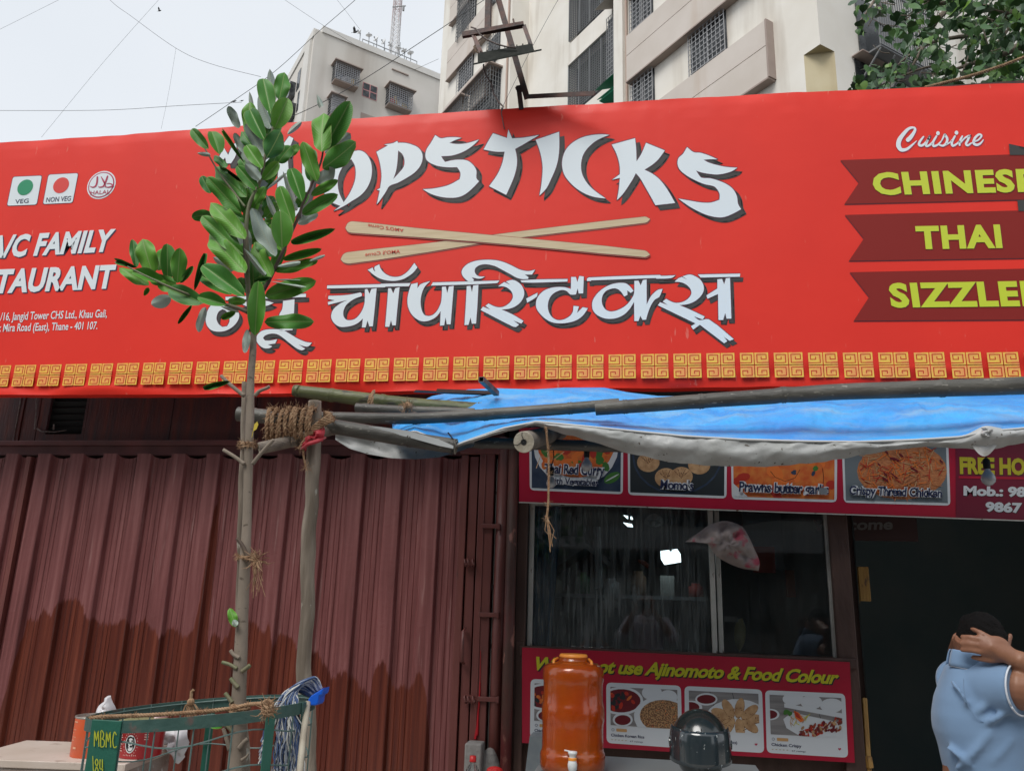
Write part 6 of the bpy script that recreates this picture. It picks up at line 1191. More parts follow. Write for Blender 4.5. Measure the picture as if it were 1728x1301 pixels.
for p in P: fuzz(mb, p, .004, 8, .03, .0006, rr_)
P3 = [W(905, 790, 3.0), W(912, 770, 3.0), W(935, 775, 3.0), W(952, 762, 3.0)]; mb.tube(P3, .0018, 4); mb.obj('coir_rope', M_coirL, label='frayed rope end hanging from the hollow pole in front of the window', cat='rope')
M_redc = mat('red_cloth', (.50, .008, .025), .55, col2=(.38, .006, .02), scale=12, bump=.4, sheen=.3)
mb = MB(); loft_px(mb, [(510, 755), (520, 735), (533, 722), (546, 720), (549, 732), (544, 745), (530, 742), (520, 752), (516, 762)], 2.91, .035, 7, .03, 30); mb.tube([W(508, 757, 2.9), W(520, 749, 2.88), W(536, 744, 2.88), W(548, 738, 2.92)], [.008, .012, .012, .008], 8, flat=.6)
mb.obj('red_cloth', M_redc, label='knotted red cloth strip tied round the wooden post', cat='cloth', smooth=True)
# bulbs
M_bulb = mat('milky_bulb', (.62, .66, .70), .12, trans=.3, coat=.5)
for x, y, Y, r, s_, lab in ((990, 786, 3.7, 10, 10, 'milky bulb hanging in front of the Thai curry photo'), (930, 815, 3.5, 9, 12, 'milky bulb lower left hanging behind the frayed rope'), (1668, 808, 3.6, 11, 18, 'milky bulb in a black holder hanging before the phone number')):
    c = W(x, y, Y); k = r/1360*Y*.97; t = thing('light_bulb', lab, 'light bulb', c, 'bulbs hanging under the tarpaulin')
    mb = MB(); mb.lathe([(.001, -k), (k*.5, -k*.87), (k*.9, -k*.45), (k, 0), (k*.88, k*.5), (k*.55, k*1.0), (k*.36, k*1.35), (k*.35, k*1.6)], c, 20); mb.obj('glass', M_bulb, t, smooth=True)
    mb = MB(); mb.lathe([(k*.4, k*1.45), (k*.5, k*1.6), (k*.5, k*2.8), (k*.2, k*3.1), (.001, k*3.1)], c, 14); mb.tube([c+Vector((0, 0, k*3)), c+Vector((.01, 0, k*5)), W(x+3, y-80, Y)], .0025, 5); mb.obj('holder', M_black, t, smooth=True)
mb = MB(); mb.tube([W(x, y, 3.9) for x, y in ((1350, 792), (1342, 806), (1325, 812), (1308, 805), (1300, 795))], .0016, 4); mb.tube([W(x, y, 3.9) for x, y in ((1388, 790), (1390, 806), (1389, 816))], .0016, 4); mb.obj('string', M_black, label='thin looped string in front of the prawns photo', cat='string'); mb = MB(); px_box(mb, 1383, 1396, 823, 834, 3.9, .008); mb.obj('price_tag', mat('tag_white', (.5, .5, .5), .7), label='small pale tag on a string in front of the prawns photo', cat='tag')
# ================================================================== COUNTER, DISPENSER, HELMET
zc_ = W(965, 1306, 3.5).z
ct = thing('steel_counter', 'low steel counter in front of the stall that carries dispenser and helmet', 'counter', (.2, 3.6, .13))
mb = MB(); mb.box((X(900, 1300, 3.5), 3.32, zc_-.03), (X(1300, 1300, 3.5), 3.95, zc_)); bevel(mb.obj('top', M_hood, ct), .005)
for x in (X(905, 1300, 3.5), X(1290, 1300, 3.5)):
    for y in (3.36, 3.9): mb = MB(); mb.box((x-.015, y-.015, .13), (x+.015, y+.015, zc_-.03)); mb.obj('leg', M_hood, ct)
mb = MB(); a = [W(894, 1241, 4.02), W(917, 1243, 4.02), W(915, 1320, 4.02), W(884, 1320, 4.02)]; mb.add(a+[v+Vector((0, .12, 0)) for v in a], [(0, 3, 2, 1), (4, 5, 6, 7), (0, 1, 5, 4), (1, 2, 6, 5), (2, 3, 7, 6), (3, 0, 4, 7)])
mb.obj('steel_box', mat('galvanised_sheet', (.24, .28, .31), .45, metal=.4, col2=(.32, .36, .38), scale=9, stain=(50, (1, 1, .6), .68, .72, (.6, .62, .62))), label='grey metal box edge left of the orange dispenser', cat='box')
YD = 3.55; dc = W(966, 1306, YD); dc.z = zc_; k = (W(1019, 1200, YD)-W(914, 1200, YD)).length/2; hD = W(966, 1105, YD).z-zc_
M_orp = mat('orange_plastic', (1.0, .20, .015), .14, trans=.68, col2=(.95, .13, .008), scale=6, bump=.12, bscale=40, coat=.4, spec=.6)
M_orl = mat('orange_lid', (.90, .33, .05), .4); M_wp = mat('white_plastic', (.70, .72, .72), .3)
dp = thing('water_dispenser', 'translucent orange water dispenser with white tap on the counter', 'water dispenser', dc)
pr = [(.001, .0), (.9, .0), (1.0, .03), (1.03, .08), (1.03, .15), (1.01, .17), (.985, .18), (.975, .22), (.975, .38), (.98, .42), (1.0, .44), (1.005, .50), (1.0, .555), (.98, .575), (.965, .60), (.96, .74), (.965, .77), (.985, .79), (.985, .84), (.965, .885), (.88, .915), (.70, .935), (.50, .945), (.47, .955), (.47, .985)]
mb = MB(); nseg = 64; vs = []
for r_, z_ in pr:
    for j in range(nseg):
        a = 6.28318*j/nseg; f = 1
        if (.2 < z_ < .41) or (.58 < z_ < .76): f = 1-.035*(max(0, math.cos(a*8))**3)
        vs.append(dc+Vector((r_*k*f*math.cos(a), r_*k*f*math.sin(a), z_*hD)))
n_ = len(pr); mb.add(vs, [(i*nseg+j, i*nseg+(j+1) % nseg, (i+1)*nseg+(j+1) % nseg, (i+1)*nseg+j) for i in range(n_-1) for j in range(nseg)])
o = mb.obj('body', M_orp, dp, smooth=True); so = o.modifiers.new('t', 'SOLIDIFY'); so.thickness = .003
mb = MB(); mb.lathe([(k*.40, -.012), (k*.46, -.012), (k*.46, .014), (k*.43, .020), (.001, .022)], dc+Vector((0, 0, hD*.965)), 44); o = mb.obj('lid', M_orl, dp, smooth=False)
mb = MB(); mb.tube([dc+Vector((-k*.5, -.01, hD*.97)), dc+Vector((-k*.62, -.03, hD*.95)), dc+Vector((-k*.6, -.05, hD*.925))], .006, 8); mb.tube([dc+Vector((k*.5, -.01, hD*.97)), dc+Vector((k*.60, -.03, hD*.95)), dc+Vector((k*.62, -.05, hD*.93))], .006, 8); mb.obj('handle', M_orl, dp, smooth=True)
c = W(966, 1288, YD-k-.02)
mb = MB(); mb.lathe([(.001, -.045), (.010, -.044), (.011, -.03), (.017, -.02), (.019, -.004), (.016, .010), (.012, .016), (.013, .03), (.018, .036), (.018, .044), (.001, .046)], c, 18); mb.tube([c+Vector((0, 0, .0)), c+Vector((0, .05, .0))], .009, 10); mb.beam(c+Vector((-.032, 0, .047)), c+Vector((.012, 0, .041)), .012, .004); mb.obj('tap', M_wp, dp, smooth=True)
mb = MB(); mb.lathe([(.0165, .012), (.0168, .020), (.0135, .022)], c, 18); mb.obj('tap_ring', M_orl, dp)
M_hel = mat('helmet_black', (.016, .022, .022), .22, coat=.6, col2=(.03, .036, .036), scale=30, lo=.55, hi=.7); M_vis = mat('visor', (.022, .032, .038), .07, coat=1, spec=.5, stain=(60, (1, 1, 1), .66, .70, (.35, .38, .38)))
hc = W(1181, 1252, 3.5); kh = (W(1230, 1250, 3.5)-W(1132, 1250, 3.5)).length/2
he = thing('motorcycle_helmet', 'black helmet with closed visor standing before the lower board', 'helmet', Vector((hc.x, hc.y, zc_)))
mb = MB(); mb.ball(hc, kh, 40, 26, (1, 1.15, 1.1))
for i, v in enumerate(mb.v):
    d = v-hc
    if d.z < -.03: v = hc+Vector((d.x*.94, d.y*.94 if d.y < 0 else d.y, max(d.z*1.15, zc_-hc.z)))
    mb.v[i] = v
mb.obj('shell', M_hel, he, smooth=True)
mb = MB(); mb.grid(lambda u, v: hc+Vector((math.sin(lerp(-1.45, 1.45, u))*kh*1.035, -math.cos(lerp(-1.45, 1.45, u))*kh*1.2, lerp(.066, -.060, v)-.012*math.cos(lerp(-1.45, 1.45, u))+.03*(v < .5)*(1-2*v)*0))*1 if True else None, 30, 8)
for i, v in enumerate(mb.v): d = v-hc; s_ = math.sqrt(max(.4, 1-(max(0, d.z)/(kh*1.5))**2)); mb.v[i] = hc+Vector((d.x*s_, d.y*s_, d.z))
o = mb.obj('visor', M_vis, he, smooth=True); so = o.modifiers.new('t', 'SOLIDIFY'); so.thickness = .004
for s_ in (-1, 1): mb = MB(); mb.lathe([(.018, 0), (.017, .008), (.001, .010)], hc+Vector((s_*kh*1.0, -.02, .0)), 18, (s_, 0, 0)); mb.obj('visor_pivot', M_hel, he)
mb = MB(); mb.beam(hc+Vector((0, -kh*1.08, .055)), hc+Vector((0, -.02, kh*1.115)), .003, .003); mb.obj('ridge', M_black, he)
for x0 in (-.022, .025): mb = MB(); mb.grid(lambda u, v: Vector((hc.x+x0+.009*(u-.5), hc.y-kh*1.13, lerp(hc.z-.098, zc_+.004, v))), 1, 3, True); mb.obj('reflective_strip', mat('strip_silver', (.55, .55, .56), .4, col2=(.5, .25, .2), scale=60), he)
mb = MB(); q = Vector((hc.x-.012, hc.y-kh*1.055, hc.z+.052)); mb.add([q+Vector((.016*math.cos(a), .002+.004*abs(math.sin(a)) if math.sin(a) > 0 else -.001, .0075*math.sin(a))) for a in [6.2832*i/18 for i in range(18)]]+[q+Vector((.011*math.cos(a), .001, .0045*math.sin(a))) for a in [6.2832*i/18 for i in range(18)]], [(i, (i+1) % 18, 18+(i+1) % 18, 18+i) for i in range(18)]); mb.beam(q+Vector((-.007, -.002, 0)), q+Vector((.007, -.002, .001)), .003, .003); mb.obj('oval_badge', M_wp, he)
# ================================================================== SAPLING
YT = 2.32
M_trunk = mat('sapling_bark', (.27, .22, .175), .85, col2=(.185, .15, .115), scale=7, stretch=(1, 1, .5), bump=.5, bscale=20, stain=(30, (1, 1, 1.6), .64, .7, (.10, .075, .055)))
M_twig = mat('dark_twig', (.06, .035, .028), .7, col2=(.10, .07, .045), scale=20); M_twigg = mat('green_twig', (.13, .16, .07), .6, col2=(.17, .14, .09), scale=14)
sp_t = thing('sapling', 'young rubber-plant sapling with large glossy oval leaves in front of the sign', 'tree', W(396, 1400, YT)*1.0)
def pmm(px, Y=YT): return px/1360*Y*1.06
def spl(P, rs, sub=6):
    o = []; r = []
    for i in range(len(P)-1):
        a = P[max(i-1, 0)]; c = P[min(i+2, len(P)-1)]
        for j in range(sub): s = j/sub; o.append(.5*((2*P[i])+(P[i+1]-a)*s+(2*a-5*P[i]+4*P[i+1]-c)*s*s+(3*P[i]-a-3*P[i+1]+c)*s**3)); r.append(lerp(rs[i], rs[i+1], s))
    o.append(P[-1]); r.append(rs[-1]); return o, r
tk = [(396, 1860, 15), (397, 1400, 14.5), (399, 1300, 14), (402, 1240, 13), (403, 1180, 11.5), (406, 1110, 10.5), (409, 1040, 9.5), (413, 960, 9), (417, 870, 7.5), (419, 790, 7.5), (422, 700, 7), (423, 640, 6.5), (427, 590, 6), (428, 545, 5)]
o, r = spl([W(x, y, YT) for x, y, _ in tk], [pmm(w) for *_, w in tk]); mb = MB(); mb.tube(o, [q*(1+.05*noise.noise(p*20)) for p, q in zip(o, r)], 16); mb.obj('trunk', M_trunk, sp_t, smooth=True)
def twig(pts, w0, w1, m, Y=YT, name='branch'):
    P = [W(p[0], p[1], p[2] if len(p) > 2 else Y) for p in pts]; o, r = spl(P, [lerp(pmm(w0), pmm(w1), i/(len(P)-1)) for i in range(len(P))]); mb = MB(); mb.tube(o, r, 8); return mb.obj(name, m, sp_t, smooth=True)
twig([(428, 560), (421, 520), (418, 470), (416, 408), (416, 378), (421, 345), (430, 325), (440, 303), (446, 272), (452, 245), (458, 225), (462, 212)], 5, 2, M_twigg)
twig([(424, 560), (430, 520), (437, 500), (446, 488), (460, 461), (477, 425), (492, 392), (504, 365), (511, 344), (526, 312), (541, 275), (545, 256)], 4.5, 1.8, M_twig)
twig([(418, 527), (402, 520), (384, 515), (345, 505, 2.26), (300, 490, 2.22), (255, 470, 2.2), (215, 450, 2.2)], 4, 1.2, M_twigg)
twig([(414, 350), (395, 325), (370, 292), (352, 262), (345, 250)], 2.2, 1.2, M_twigg); twig([(416, 480), (413, 440), (412, 400)], 3, 2, M_twig); twig([(440, 300), (427, 290), (418, 282)], 1.5, 1, M_twigg)
for pts, w0, w1, m in (([(412, 668), (398, 657), (384, 645), (373, 634)], 3.6, 3, M_trunk), ([(430, 668), (438, 660), (450, 655), (455, 652)], 3.4, 2.8, M_trunk), ([(412, 783), (398, 772), (377, 759)], 3.4, 3, M_trunk), ([(426, 783), (438, 768), (452, 752), (462, 742)], 3.6, 2.8, M_trunk), ([(420, 945), (410, 922), (400, 908)], 4, 3, M_twig),
    ([(404, 1110), (394, 1104), (389, 1097)], 3.2, 3, M_trunk), ([(400, 1128), (388, 1121), (375, 1117)], 3, 2.8, M_twigg), ([(408, 1133), (416, 1127), (422, 1122)], 3.5, 3.2, M_twigg), ([(402, 1160), (394, 1151), (389, 1144)], 3.5, 3, M_twigg), ([(392, 1185), (386, 1177), (380, 1169)], 3.5, 3, M_twigg), ([(393, 1235), (387, 1228), (380, 1222)], 3.2, 3, M_twigg), ([(404, 1262), (412, 1252), (418, 1247)], 4.5, 3.8, M_trunk), ([(388, 1265), (381, 1240), (377, 1228)], 4, 3, M_trunk), ([(408, 1282), (416, 1276), (420, 1270)], 3, 1, M_trunk)):
    twig(pts, w0, w1, m, YT-.02, 'cut_twig')
def leaf_mat():
    m = mat('rubber_leaf', (.03, .11, .02), .5, spec=.3); t, b, n, l = nodes(m)
    tc = n('ShaderNodeTexCoord'); sx = n('ShaderNodeSeparateXYZ'); l(tc.outputs['Object'], sx.inputs[0]); ge = n('ShaderNodeNewGeometry'); oi = n('ShaderNodeObjectInfo')
    def M2(op, a, c=None):
        q = n('ShaderNodeMath'); q.operation = op
        for i, v in enumerate((a, c)):
            if v is None: continue
            if isinstance(v, (int, float)): q.inputs[i].default_value = v
            else: l(v, q.inputs[i])
        return q.outputs[0]
    def ramp(f, *st):
        c = n('ShaderNodeValToRGB'); el = c.color_ramp.elements; el[0].position = st[0][0]; el[0].color = tuple(st[0][1])+(1,); el[1].position = st[-1][0]; el[1].color = tuple(st[-1][1])+(1,)
        for p_, c_ in st[1:-1]: e = el.new(p_); e.color = tuple(c_)+(1,)
        l(f, c.inputs[0]); return c.outputs[0]
    def mixc(f, a, c):
        q = n('ShaderNodeMixRGB')
        for i, v in enumerate((f, a, c)):
            if isinstance(v, tuple): q.inputs[i].default_value = v+(1,)
            elif isinstance(v, float): q.inputs[i].default_value = v
            else: l(v, q.inputs[i])
        return q.outputs[0]
    ax = M2('ABSOLUTE', sx.outputs[0]); nz = n('ShaderNodeTexNoise'); nz.inputs['Scale'].default_value = 2.5; l(tc.outputs['Object'], nz.inputs['Vector'])
    ccol = n('ShaderNodeAttribute'); ccol.attribute_name = 'edge'
    base = ramp(oi.outputs['Random'], (0, (.036, .17, .035)), (.5, (.07, .25, .026)), (1, (.13, .34, .03)))
    base = mixc(ramp(nz.outputs['Fac'], (.4, (0, 0, 0)), (.7, (.5, .5, .5))), base, (.08, .22, .035))
    vein = n('ShaderNodeTexWave'); vein.inputs['Scale'].default_value = 5.5; vein.inputs['Distortion'].default_value = .6; mp = n('ShaderNodeMapping'); mp.inputs['Rotation'].default_value = (0, 0, .0); l(tc.outputs['Object'], mp.inputs[0]); cb = n('ShaderNodeCombineXYZ'); l(M2('SUBTRACT', sx.outputs[1], M2('MULTIPLY', ax, .55)), cb.inputs[0]); l(cb.outputs[0], vein.inputs['Vector'])
    base = mixc(M2('MULTIPLY', vein.outputs['Fac'], .13), base, (.09, .20, .05))
    rib = ramp(ax, (.010, (1, 1, 1)), (.030, (0, 0, 0)))
    base = mixc(rib, base, (.22, .34, .10)); edge = ramp(ccol.outputs['Fac'], (.90, (0, 0, 0)), (.99, (.85, .85, .85))); base = mixc(edge, base, (.24, .33, .10))
    under = mixc(M2('MULTIPLY', vein.outputs['Fac'], .35), (.36, .44, .38), (.50, .57, .52)); under = mixc(rib, under, (.42, .46, .36))
    l(mixc(ge.outputs['Backfacing'], base, under), b.inputs['Base Color'])
    r_ = n('ShaderNodeMapRange'); r_.inputs[3].default_value = .46; r_.inputs[4].default_value = .6; l(ge.outputs['Backfacing'], r_.inputs[0]); l(r_.outputs[0], b.inputs['Roughness'])
    bp = n('ShaderNodeBump'); bp.inputs['Strength'].default_value = .12; bp.inputs['Distance'].default_value = .02; l(vein.outputs['Fac'], bp.inputs['Height']); l(bp.outputs[0], b.inputs['Normal'])
    return m
M_leaf = leaf_mat()
def leaf_mesh(fold, bend, curl, wob, seed):       # unit leaf: y 0..1 along the midrib, x -.5..+.5 across, z = face side
    rg = random.Random(seed); NL, NC = 16, 8; vs = []; ed = []
    wv = rg.uniform(0, 6)
    for i in range(NL+1):
        y = i/NL; w = .5*(math.sin(math.pi*min(1, y**.92)))**.5 if 0 < y < 1 else 0
        w *= .86+.2*y if y < .7 else 1
        for j in range(NC+1):
            s = j/NC*2-1; x = s*w; z = fold*abs(x)-bend*y*y-curl*abs(s)**3*w+wob*math.sin(y*9+wv+(2 if s > 0 else 0))*abs(s)**2*w
            vs.append(Vector((x, y, z))); ed.append(abs(s) if 0 < i < NL else 1)
    me = bpy.data.meshes.new('leaf'); g_ = lambda i, j: i*(NC+1)+j
    me.from_pydata(vs, [], [(g_(i, j), g_(i, j+1), g_(i+1, j+1), g_(i+1, j)) for i in range(NL) for j in range(NC)]); me.materials.append(M_leaf)
    a = me.attributes.new('edge', 'FLOAT', 'POINT'); a.data.foreach_set('value', ed); me.polygons.foreach_set('use_smooth', [True]*len(me.polygons)); return me
LM = [leaf_mesh(.30, .10, .05, .10, 1), leaf_mesh(.18, .04, .12, .16, 2), leaf_mesh(.42, .16, .0, .06, 3), leaf_mesh(.12, .22, .16, .22, 4), leaf_mesh(.9, .08, .1, .2, 5)]
L = [ # base px, tip px, width px, face (t top, u underside), depth of base behind the stem (m)
(457,193,443,128,31,'t',.02),(471,170,482,117,29,'t',.05),(461,170,456,122,18,'u',.09),(463,218,487,164,35,'t',-.02),(448,239,417,178,30,'t',.0),(458,217,437,167,18,'u',.03),(421,231,418,167,27,'t',.07),(425,180,421,156,8,'u',.08),(403,217,388,182,17,'u',.06),(436,261,401,217,22,'t',.03),
(448,266,421,217,20,'u',.01),(450,266,478,220,37,'t',-.03),(485,227,509,206,10,'u',.05),(443,285,414,242,26,'t',-.02),(412,275,374,219,8,'t',.02),(469,275,491,244,25,'t',.05),(491,263,504,242,14,'t',.07),(543,257,541,178,38,'t',-.03),(546,254,592,170,37,'t',.03),(548,259,593,226,24,'u',.06),
(544,285,605,242,36,'t',-.01),(535,307,511,238,27,'t',-.01),(542,180,535,161,10,'u',.04),(435,288,415,269,15,'u',.0),(412,259,398,228,14,'u',.05),(439,304,415,278,19,'u',-.02),(443,304,471,273,21,'t',.0),(436,322,398,278,23,'t',.0),(416,333,348,276,25,'t',.0),(408,361,348,298,29,'t',-.02),
(356,327,339,296,18,'t',.03),(414,404,346,330,34,'t',-.04),(411,430,338,363,31,'t',-.02),(414,461,338,382,36,'t',-.05),(358,361,323,367,21,'t',.05),(431,345,448,315,17,'t',-.03),(510,341,490,279,27,'t',-.02),(495,379,470,311,27,'t',-.02),(476,419,474,354,37,'t',-.05),(465,433,424,361,28,'u',-.04),
(464,433,430,405,22,'t',.0),(458,468,421,403,27,'t',-.02),(524,307,528,250,22,'t',.05),(525,330,570,304,17,'t',.0),(531,308,570,287,24,'u',.04),(510,362,569,328,23,'t',-.01),(502,378,537,361,15,'u',.04),(491,410,562,388,17,'t',.0),(477,438,542,421,15,'t',.0),(464,458,536,440,19,'t',.01),
(522,441,549,431,6,'u',.0),(468,450,508,443,9,'u',-.03),(451,319,484,292,6,'u',.03),(501,356,478,291,11,'u',.02),(464,364,449,329,10,'u',.0),(444,358,464,331,23,'t',.06),(448,368,470,345,24,'t',.07),(448,464,413,421,11,'u',-.04),(427,430,425,476,26,'t',.04),(456,469,428,475,10,'t',-.03),
(436,474,430,565,30,'t',-.05),(447,500,533,474,31,'t',.0),(456,475,513,485,5,'u',-.02),(460,472,508,473,4,'u',.0),(446,544,526,540,27,'t',.0),(415,509,382,507,15,'t',.03),(413,501,338,443,35,'t',-.05),(391,498,333,460,25,'t',.04),(394,457,362,435,15,'u',.03),(328,491,347,426,12,'t',.02),
(304,478,326,449,11,'t',.02),(299,478,304,418,27,'t',.0),(282,472,284,410,29,'t',.02),(267,457,275,413,18,'t',.05),(258,462,236,401,35,'t',.02),(230,452,224,403,16,'t',.05),(232,452,194,440,11,'t',.04),(251,482,196,446,21,'t',.01),(279,478,220,455,21,'t',.0),(298,480,240,466,23,'t',.01),
(288,491,267,475,19,'t',.0),(344,512,281,486,32,'t',-.04),(382,515,331,498,23,'t',-.05),(288,501,256,515,23,'u',.03),(251,486,243,499,8,'t',.03),(324,515,300,547,8,'t',.02),(347,518,334,561,14,'u',.02),(398,526,373,538,12,'t',-.02),(402,524,374,518,9,'u',.0),
(352,252,321,216,20,'t',.0),(370,261,358,218,27,'t',-.01),(355,262,333,259,8,'u',.02),(383,283,354,259,14,'t',.0),(414,309,371,284,11,'t',.03),(389,643,342,656,11,'t',-.02),(413,596,418,556,13,'u',-.03),(398,1058,388,1025,14,'t',-.03),(400,1055,393,1046,9,'u',-.04),(376,1226,352,1221,10,'t',-.03),
(452,310,462,280,20,'t',.06),(430,372,452,340,24,'t',.08),(436,400,415,352,26,'t',.09),(444,420,448,372,26,'t',.08),(425,300,405,262,22,'t',.08),(440,470,450,430,22,'t',.06),(433,335,428,300,20,'t',.07),(420,300,400,300,16,'t',.09),(452,395,466,378,22,'t',.07),(422,440,392,405,24,'t',.05),(418,380,372,345,24,'t',.06),(420,330,385,300,22,'t',.06),(448,300,470,262,22,'t',.05),(440,262,425,205,24,'t',.07),(455,240,470,200,22,'t',.06),(500,350,520,325,18,'t',.05),(470,410,448,385,22,'t',.06),(437,500,400,470,22,'t',.06)]
rg = random.Random(12)
for _ in range(46):
    k = rg.random(); st_ = rg.choice([[(418, 470), (416, 380), (446, 272), (460, 215)], [(446, 488), (477, 425), (504, 365), (541, 275)], [(418, 450), (414, 350), (405, 330), (370, 292)]]); i_ = rg.randrange(3); a_, b_ = st_[i_], st_[i_+1]; bx, by = lerp(a_[0], b_[0], k), lerp(a_[1], b_[1], k); an = rg.uniform(-2.5, -.7); ln_ = rg.uniform(45, 70)
    if 395 < bx < 480: L.append((bx, by, bx+ln_*math.cos(an), by+ln_*math.sin(an), rg.uniform(20, 27), 't' if rg.random() < .8 else 'u', rg.uniform(.06, .14)))
for (bx, by, tx, ty, w, fc, dp_) in L:
    Yb = YT+dp_; ln = math.hypot(tx-bx, ty-by)
    if bx < 415 and tx < 360: Yb -= .04
    dY = pmm(ln)*rg.uniform(-.35, .15); B = W(bx, by, Yb); T_ = W(tx, ty, Yb+dY); d = T_-B; Ln = d.length; yv = d.normalized()
    view = (B-Vector((0, 0, CZ))).normalized(); xv = yv.cross(view); xv.normalize(); zv = xv.cross(yv)      # zv points back at the camera
    if zv.dot(view) > 0: zv = -zv; xv = -xv
    wd_ = pmm(w, Yb)*1.1; roll = rg.uniform(-.35, .35)
    if w > 12:
        wd_ /= max(.7, math.cos(roll)); q = Quaternion(yv, roll); xv = q @ xv; zv = q @ zv
    if fc == 'u': zv = -zv; xv = -xv
    sc_ = Ln*.9
    Mx = Matrix(((xv.x*wd_, yv.x*Ln, zv.x*sc_, B.x), (xv.y*wd_, yv.y*Ln, zv.y*sc_, B.y), (xv.z*wd_, yv.z*Ln, zv.z*sc_, B.z), (0, 0, 0, 1)))
    if xv.cross(yv).dot(zv) < 0: Mx = Matrix(((-xv.x*wd_, yv.x*Ln, zv.x*sc_, B.x), (-xv.y*wd_, yv.y*Ln, zv.y*sc_, B.y), (-xv.z*wd_, yv.z*Ln, zv.z*sc_, B.z), (0, 0, 0, 1)))
    me = rg.choice(LM[:4]) if w > 12 else LM[4]
    o = linkM('leaf', me, Mx, sp_t)
mb = MB(); mb.add([W(x, y, YT-.03) for x, y in ((427, 728), (429, 716), (434, 711), (436, 716), (433, 724))], [(0, 1, 2, 3, 4)]); mb.tube([W(427, 728, YT-.02), W(425, 738, YT-.02)], .001, 4); mb.obj('yellow_leaf', mat('leaf_yellow', (.55, .42, .04), .5), sp_t)
# stake beside the trunk
pole_thing('wooden_stake', 'straight pale wooden stake tied close behind the sapling trunk', 'stake', [(414, 645, 2.36, .008), (410, 760, 2.36, .0085), (406, 900, 2.36, .009), (405, 1000, 2.37, .010), (407, 1120, 2.38, .012), (412, 1300, 2.38, .015), (416, 1860, 2.38, .016)], M_post, 10)
mb = MB()
for k in range(4): P = [W(419+12*math.cos(a)-2, 745+k*3.2+2*math.sin(a+k), YT+.03-.05*math.sin(a)) for a in [6.28*i/10 for i in range(11)]]; mb.tube(P, .0022, 5); [fuzz(mb, p, .003, 4, .02, .0006, rg) for p in P]
mb.obj('tie_string', M_coirL, label='thin coir string tying trunk and stake level with the split pole', cat='string')
mb = MB()
for k in range(3): P = [W(416+15*math.cos(a), 936+k*4+3*math.sin(a+k), YT+.03-.06*math.sin(a)) for a in [6.28*i/10 for i in range(11)]]; mb.tube(P, .002, 5); [fuzz(mb, p, .003, 4, .02, .0006, rg) for p in P]
c = W(434, 945, YT-.04); fuzz(mb, c, .012, 30, .05, .0008, rg)
for k in range(14): p = c+Vector((rg.gauss(0, .006), 0, 0)); mb.tube([p, p+Vector((rg.gauss(.004, .006), rg.gauss(0, .006), -.04)), p+Vector((rg.gauss(.008, .012), 0, -.10*rg.uniform(.5, 1.1)))], .0009, 3)
mb.obj('tie_string', M_coirL, label='frayed coir string hanging from the trunk below its middle', cat='string')
# ================================================================== TREE GUARD
M_gg = mat('green_guard_paint', (.035, .085, .075), .5, col2=(.05, .105, .09), scale=10, bump=.3, stain=(20, (1, 1, 1), .6, .7, (.12, .09, .08))); M_gd = mat('bright_green_plate', (.02, .13, .09), .5, col2=(.015, .10, .07), scale=6, bump=.2, stain=(25, (1, 1, .6), .66, .7, (.20, .26, .25)))
M_gw = mat('green_mesh_wire', (.10, .16, .15), .5)
YR = 2.30; Lp, Rp = W(176, 1216, YR), W(524, 1184, YR); Cc = (Lp+Rp)/2; HX = (Rp-Lp)/2; RD = HX.length; Bk = W(335, 1175, YR+RD); Fr = W(335, 1206, YR-RD); HZ = (Bk.z-Fr.z)/2; Cc.z = (Bk.z+Fr.z+Lp.z+Rp.z)/4
Cc = Vector((-1.243, 2.30, CZ-.316)); HX = Vector((.306, 0, 0)); RD = .30; HZ = -.0012
def ringp(a, dz=0, s=1): return Vector((Cc.x+.306*math.cos(a)*s, 2.30+RD*math.sin(a)*s, Cc.z+.0276*math.cos(a)+HZ*math.sin(a)+dz))
tg = thing('tree_guard', 'green round steel tree guard with wire mesh painted MBMC', 'tree guard', Vector((Cc.x, Cc.y, .13)))
mb = MB(); N_ = 72
for i in range(N_):
    a0, a1 = 6.28318*i/N_, 6.28318*(i+1)/N_
    for s0, s1 in ((1, .992),):
        p = [ringp(a0, 0), ringp(a1, 0), ringp(a1, -.030), ringp(a0, -.030), ringp(a0, 0, .985), ringp(a1, 0, .985), ringp(a1, -.030, .985), ringp(a0, -.030, .985)]
        mb.add(p, [(3, 2, 1, 0), (4, 5, 6, 7), (0, 1, 5, 4), (2, 3, 7, 6)])
mb.obj('top_band', M_gg, tg)
def strip(a, wdt, name='upright', m=M_gg, th=.005):
    p = ringp(a); tn = (ringp(a+.01)-ringp(a-.01)); tn.z = 0; tn.normalize(); nr = Vector((tn.y, -tn.x, 0)); mb = MB()
    q = [p-tn*wdt/2, p+tn*wdt/2]; vs = [v+nr*s+Vector((0, 0, z-(v.z if z is zl else 0))) for v in q for s in (0.001, th) for z in (0.0, zl)] if False else []
    for v in q:
        for s in (.001, th):
            b_ = v+nr*s; vs += [Vector((b_.x, b_.y, .13)), Vector((b_.x, b_.y, p.z-.001))]
    mb.add(vs, [(0, 1, 3, 2), (4, 6, 7, 5), (0, 4, 5, 1), (2, 3, 7, 6), (1, 5, 7, 3), (0, 2, 6, 4)]); return mb.obj(name, m, tg), p, tn, nr
def ang_for(px):
    best = min((abs(((lambda v: 864+FP*(v.dot(RT))/v.dot(FW))(ringp(a)-Vector((0, 0, CZ))))-px), a) for a in [math.pi+math.pi*i/720 for i in range(721)]); return best[1]
def ang_back(px):
    best = min((abs(((lambda v: 864+FP*(v.dot(RT))/v.dot(FW))(ringp(a)-Vector((0, 0, CZ))))-px), a) for a in [math.pi*i/720 for i in range(721)]); return best[1]
pp = ringp(ang_for(171)); Yq = min(ringp(ang_for(x_)).y for x_ in (150, 171, 194))-.010
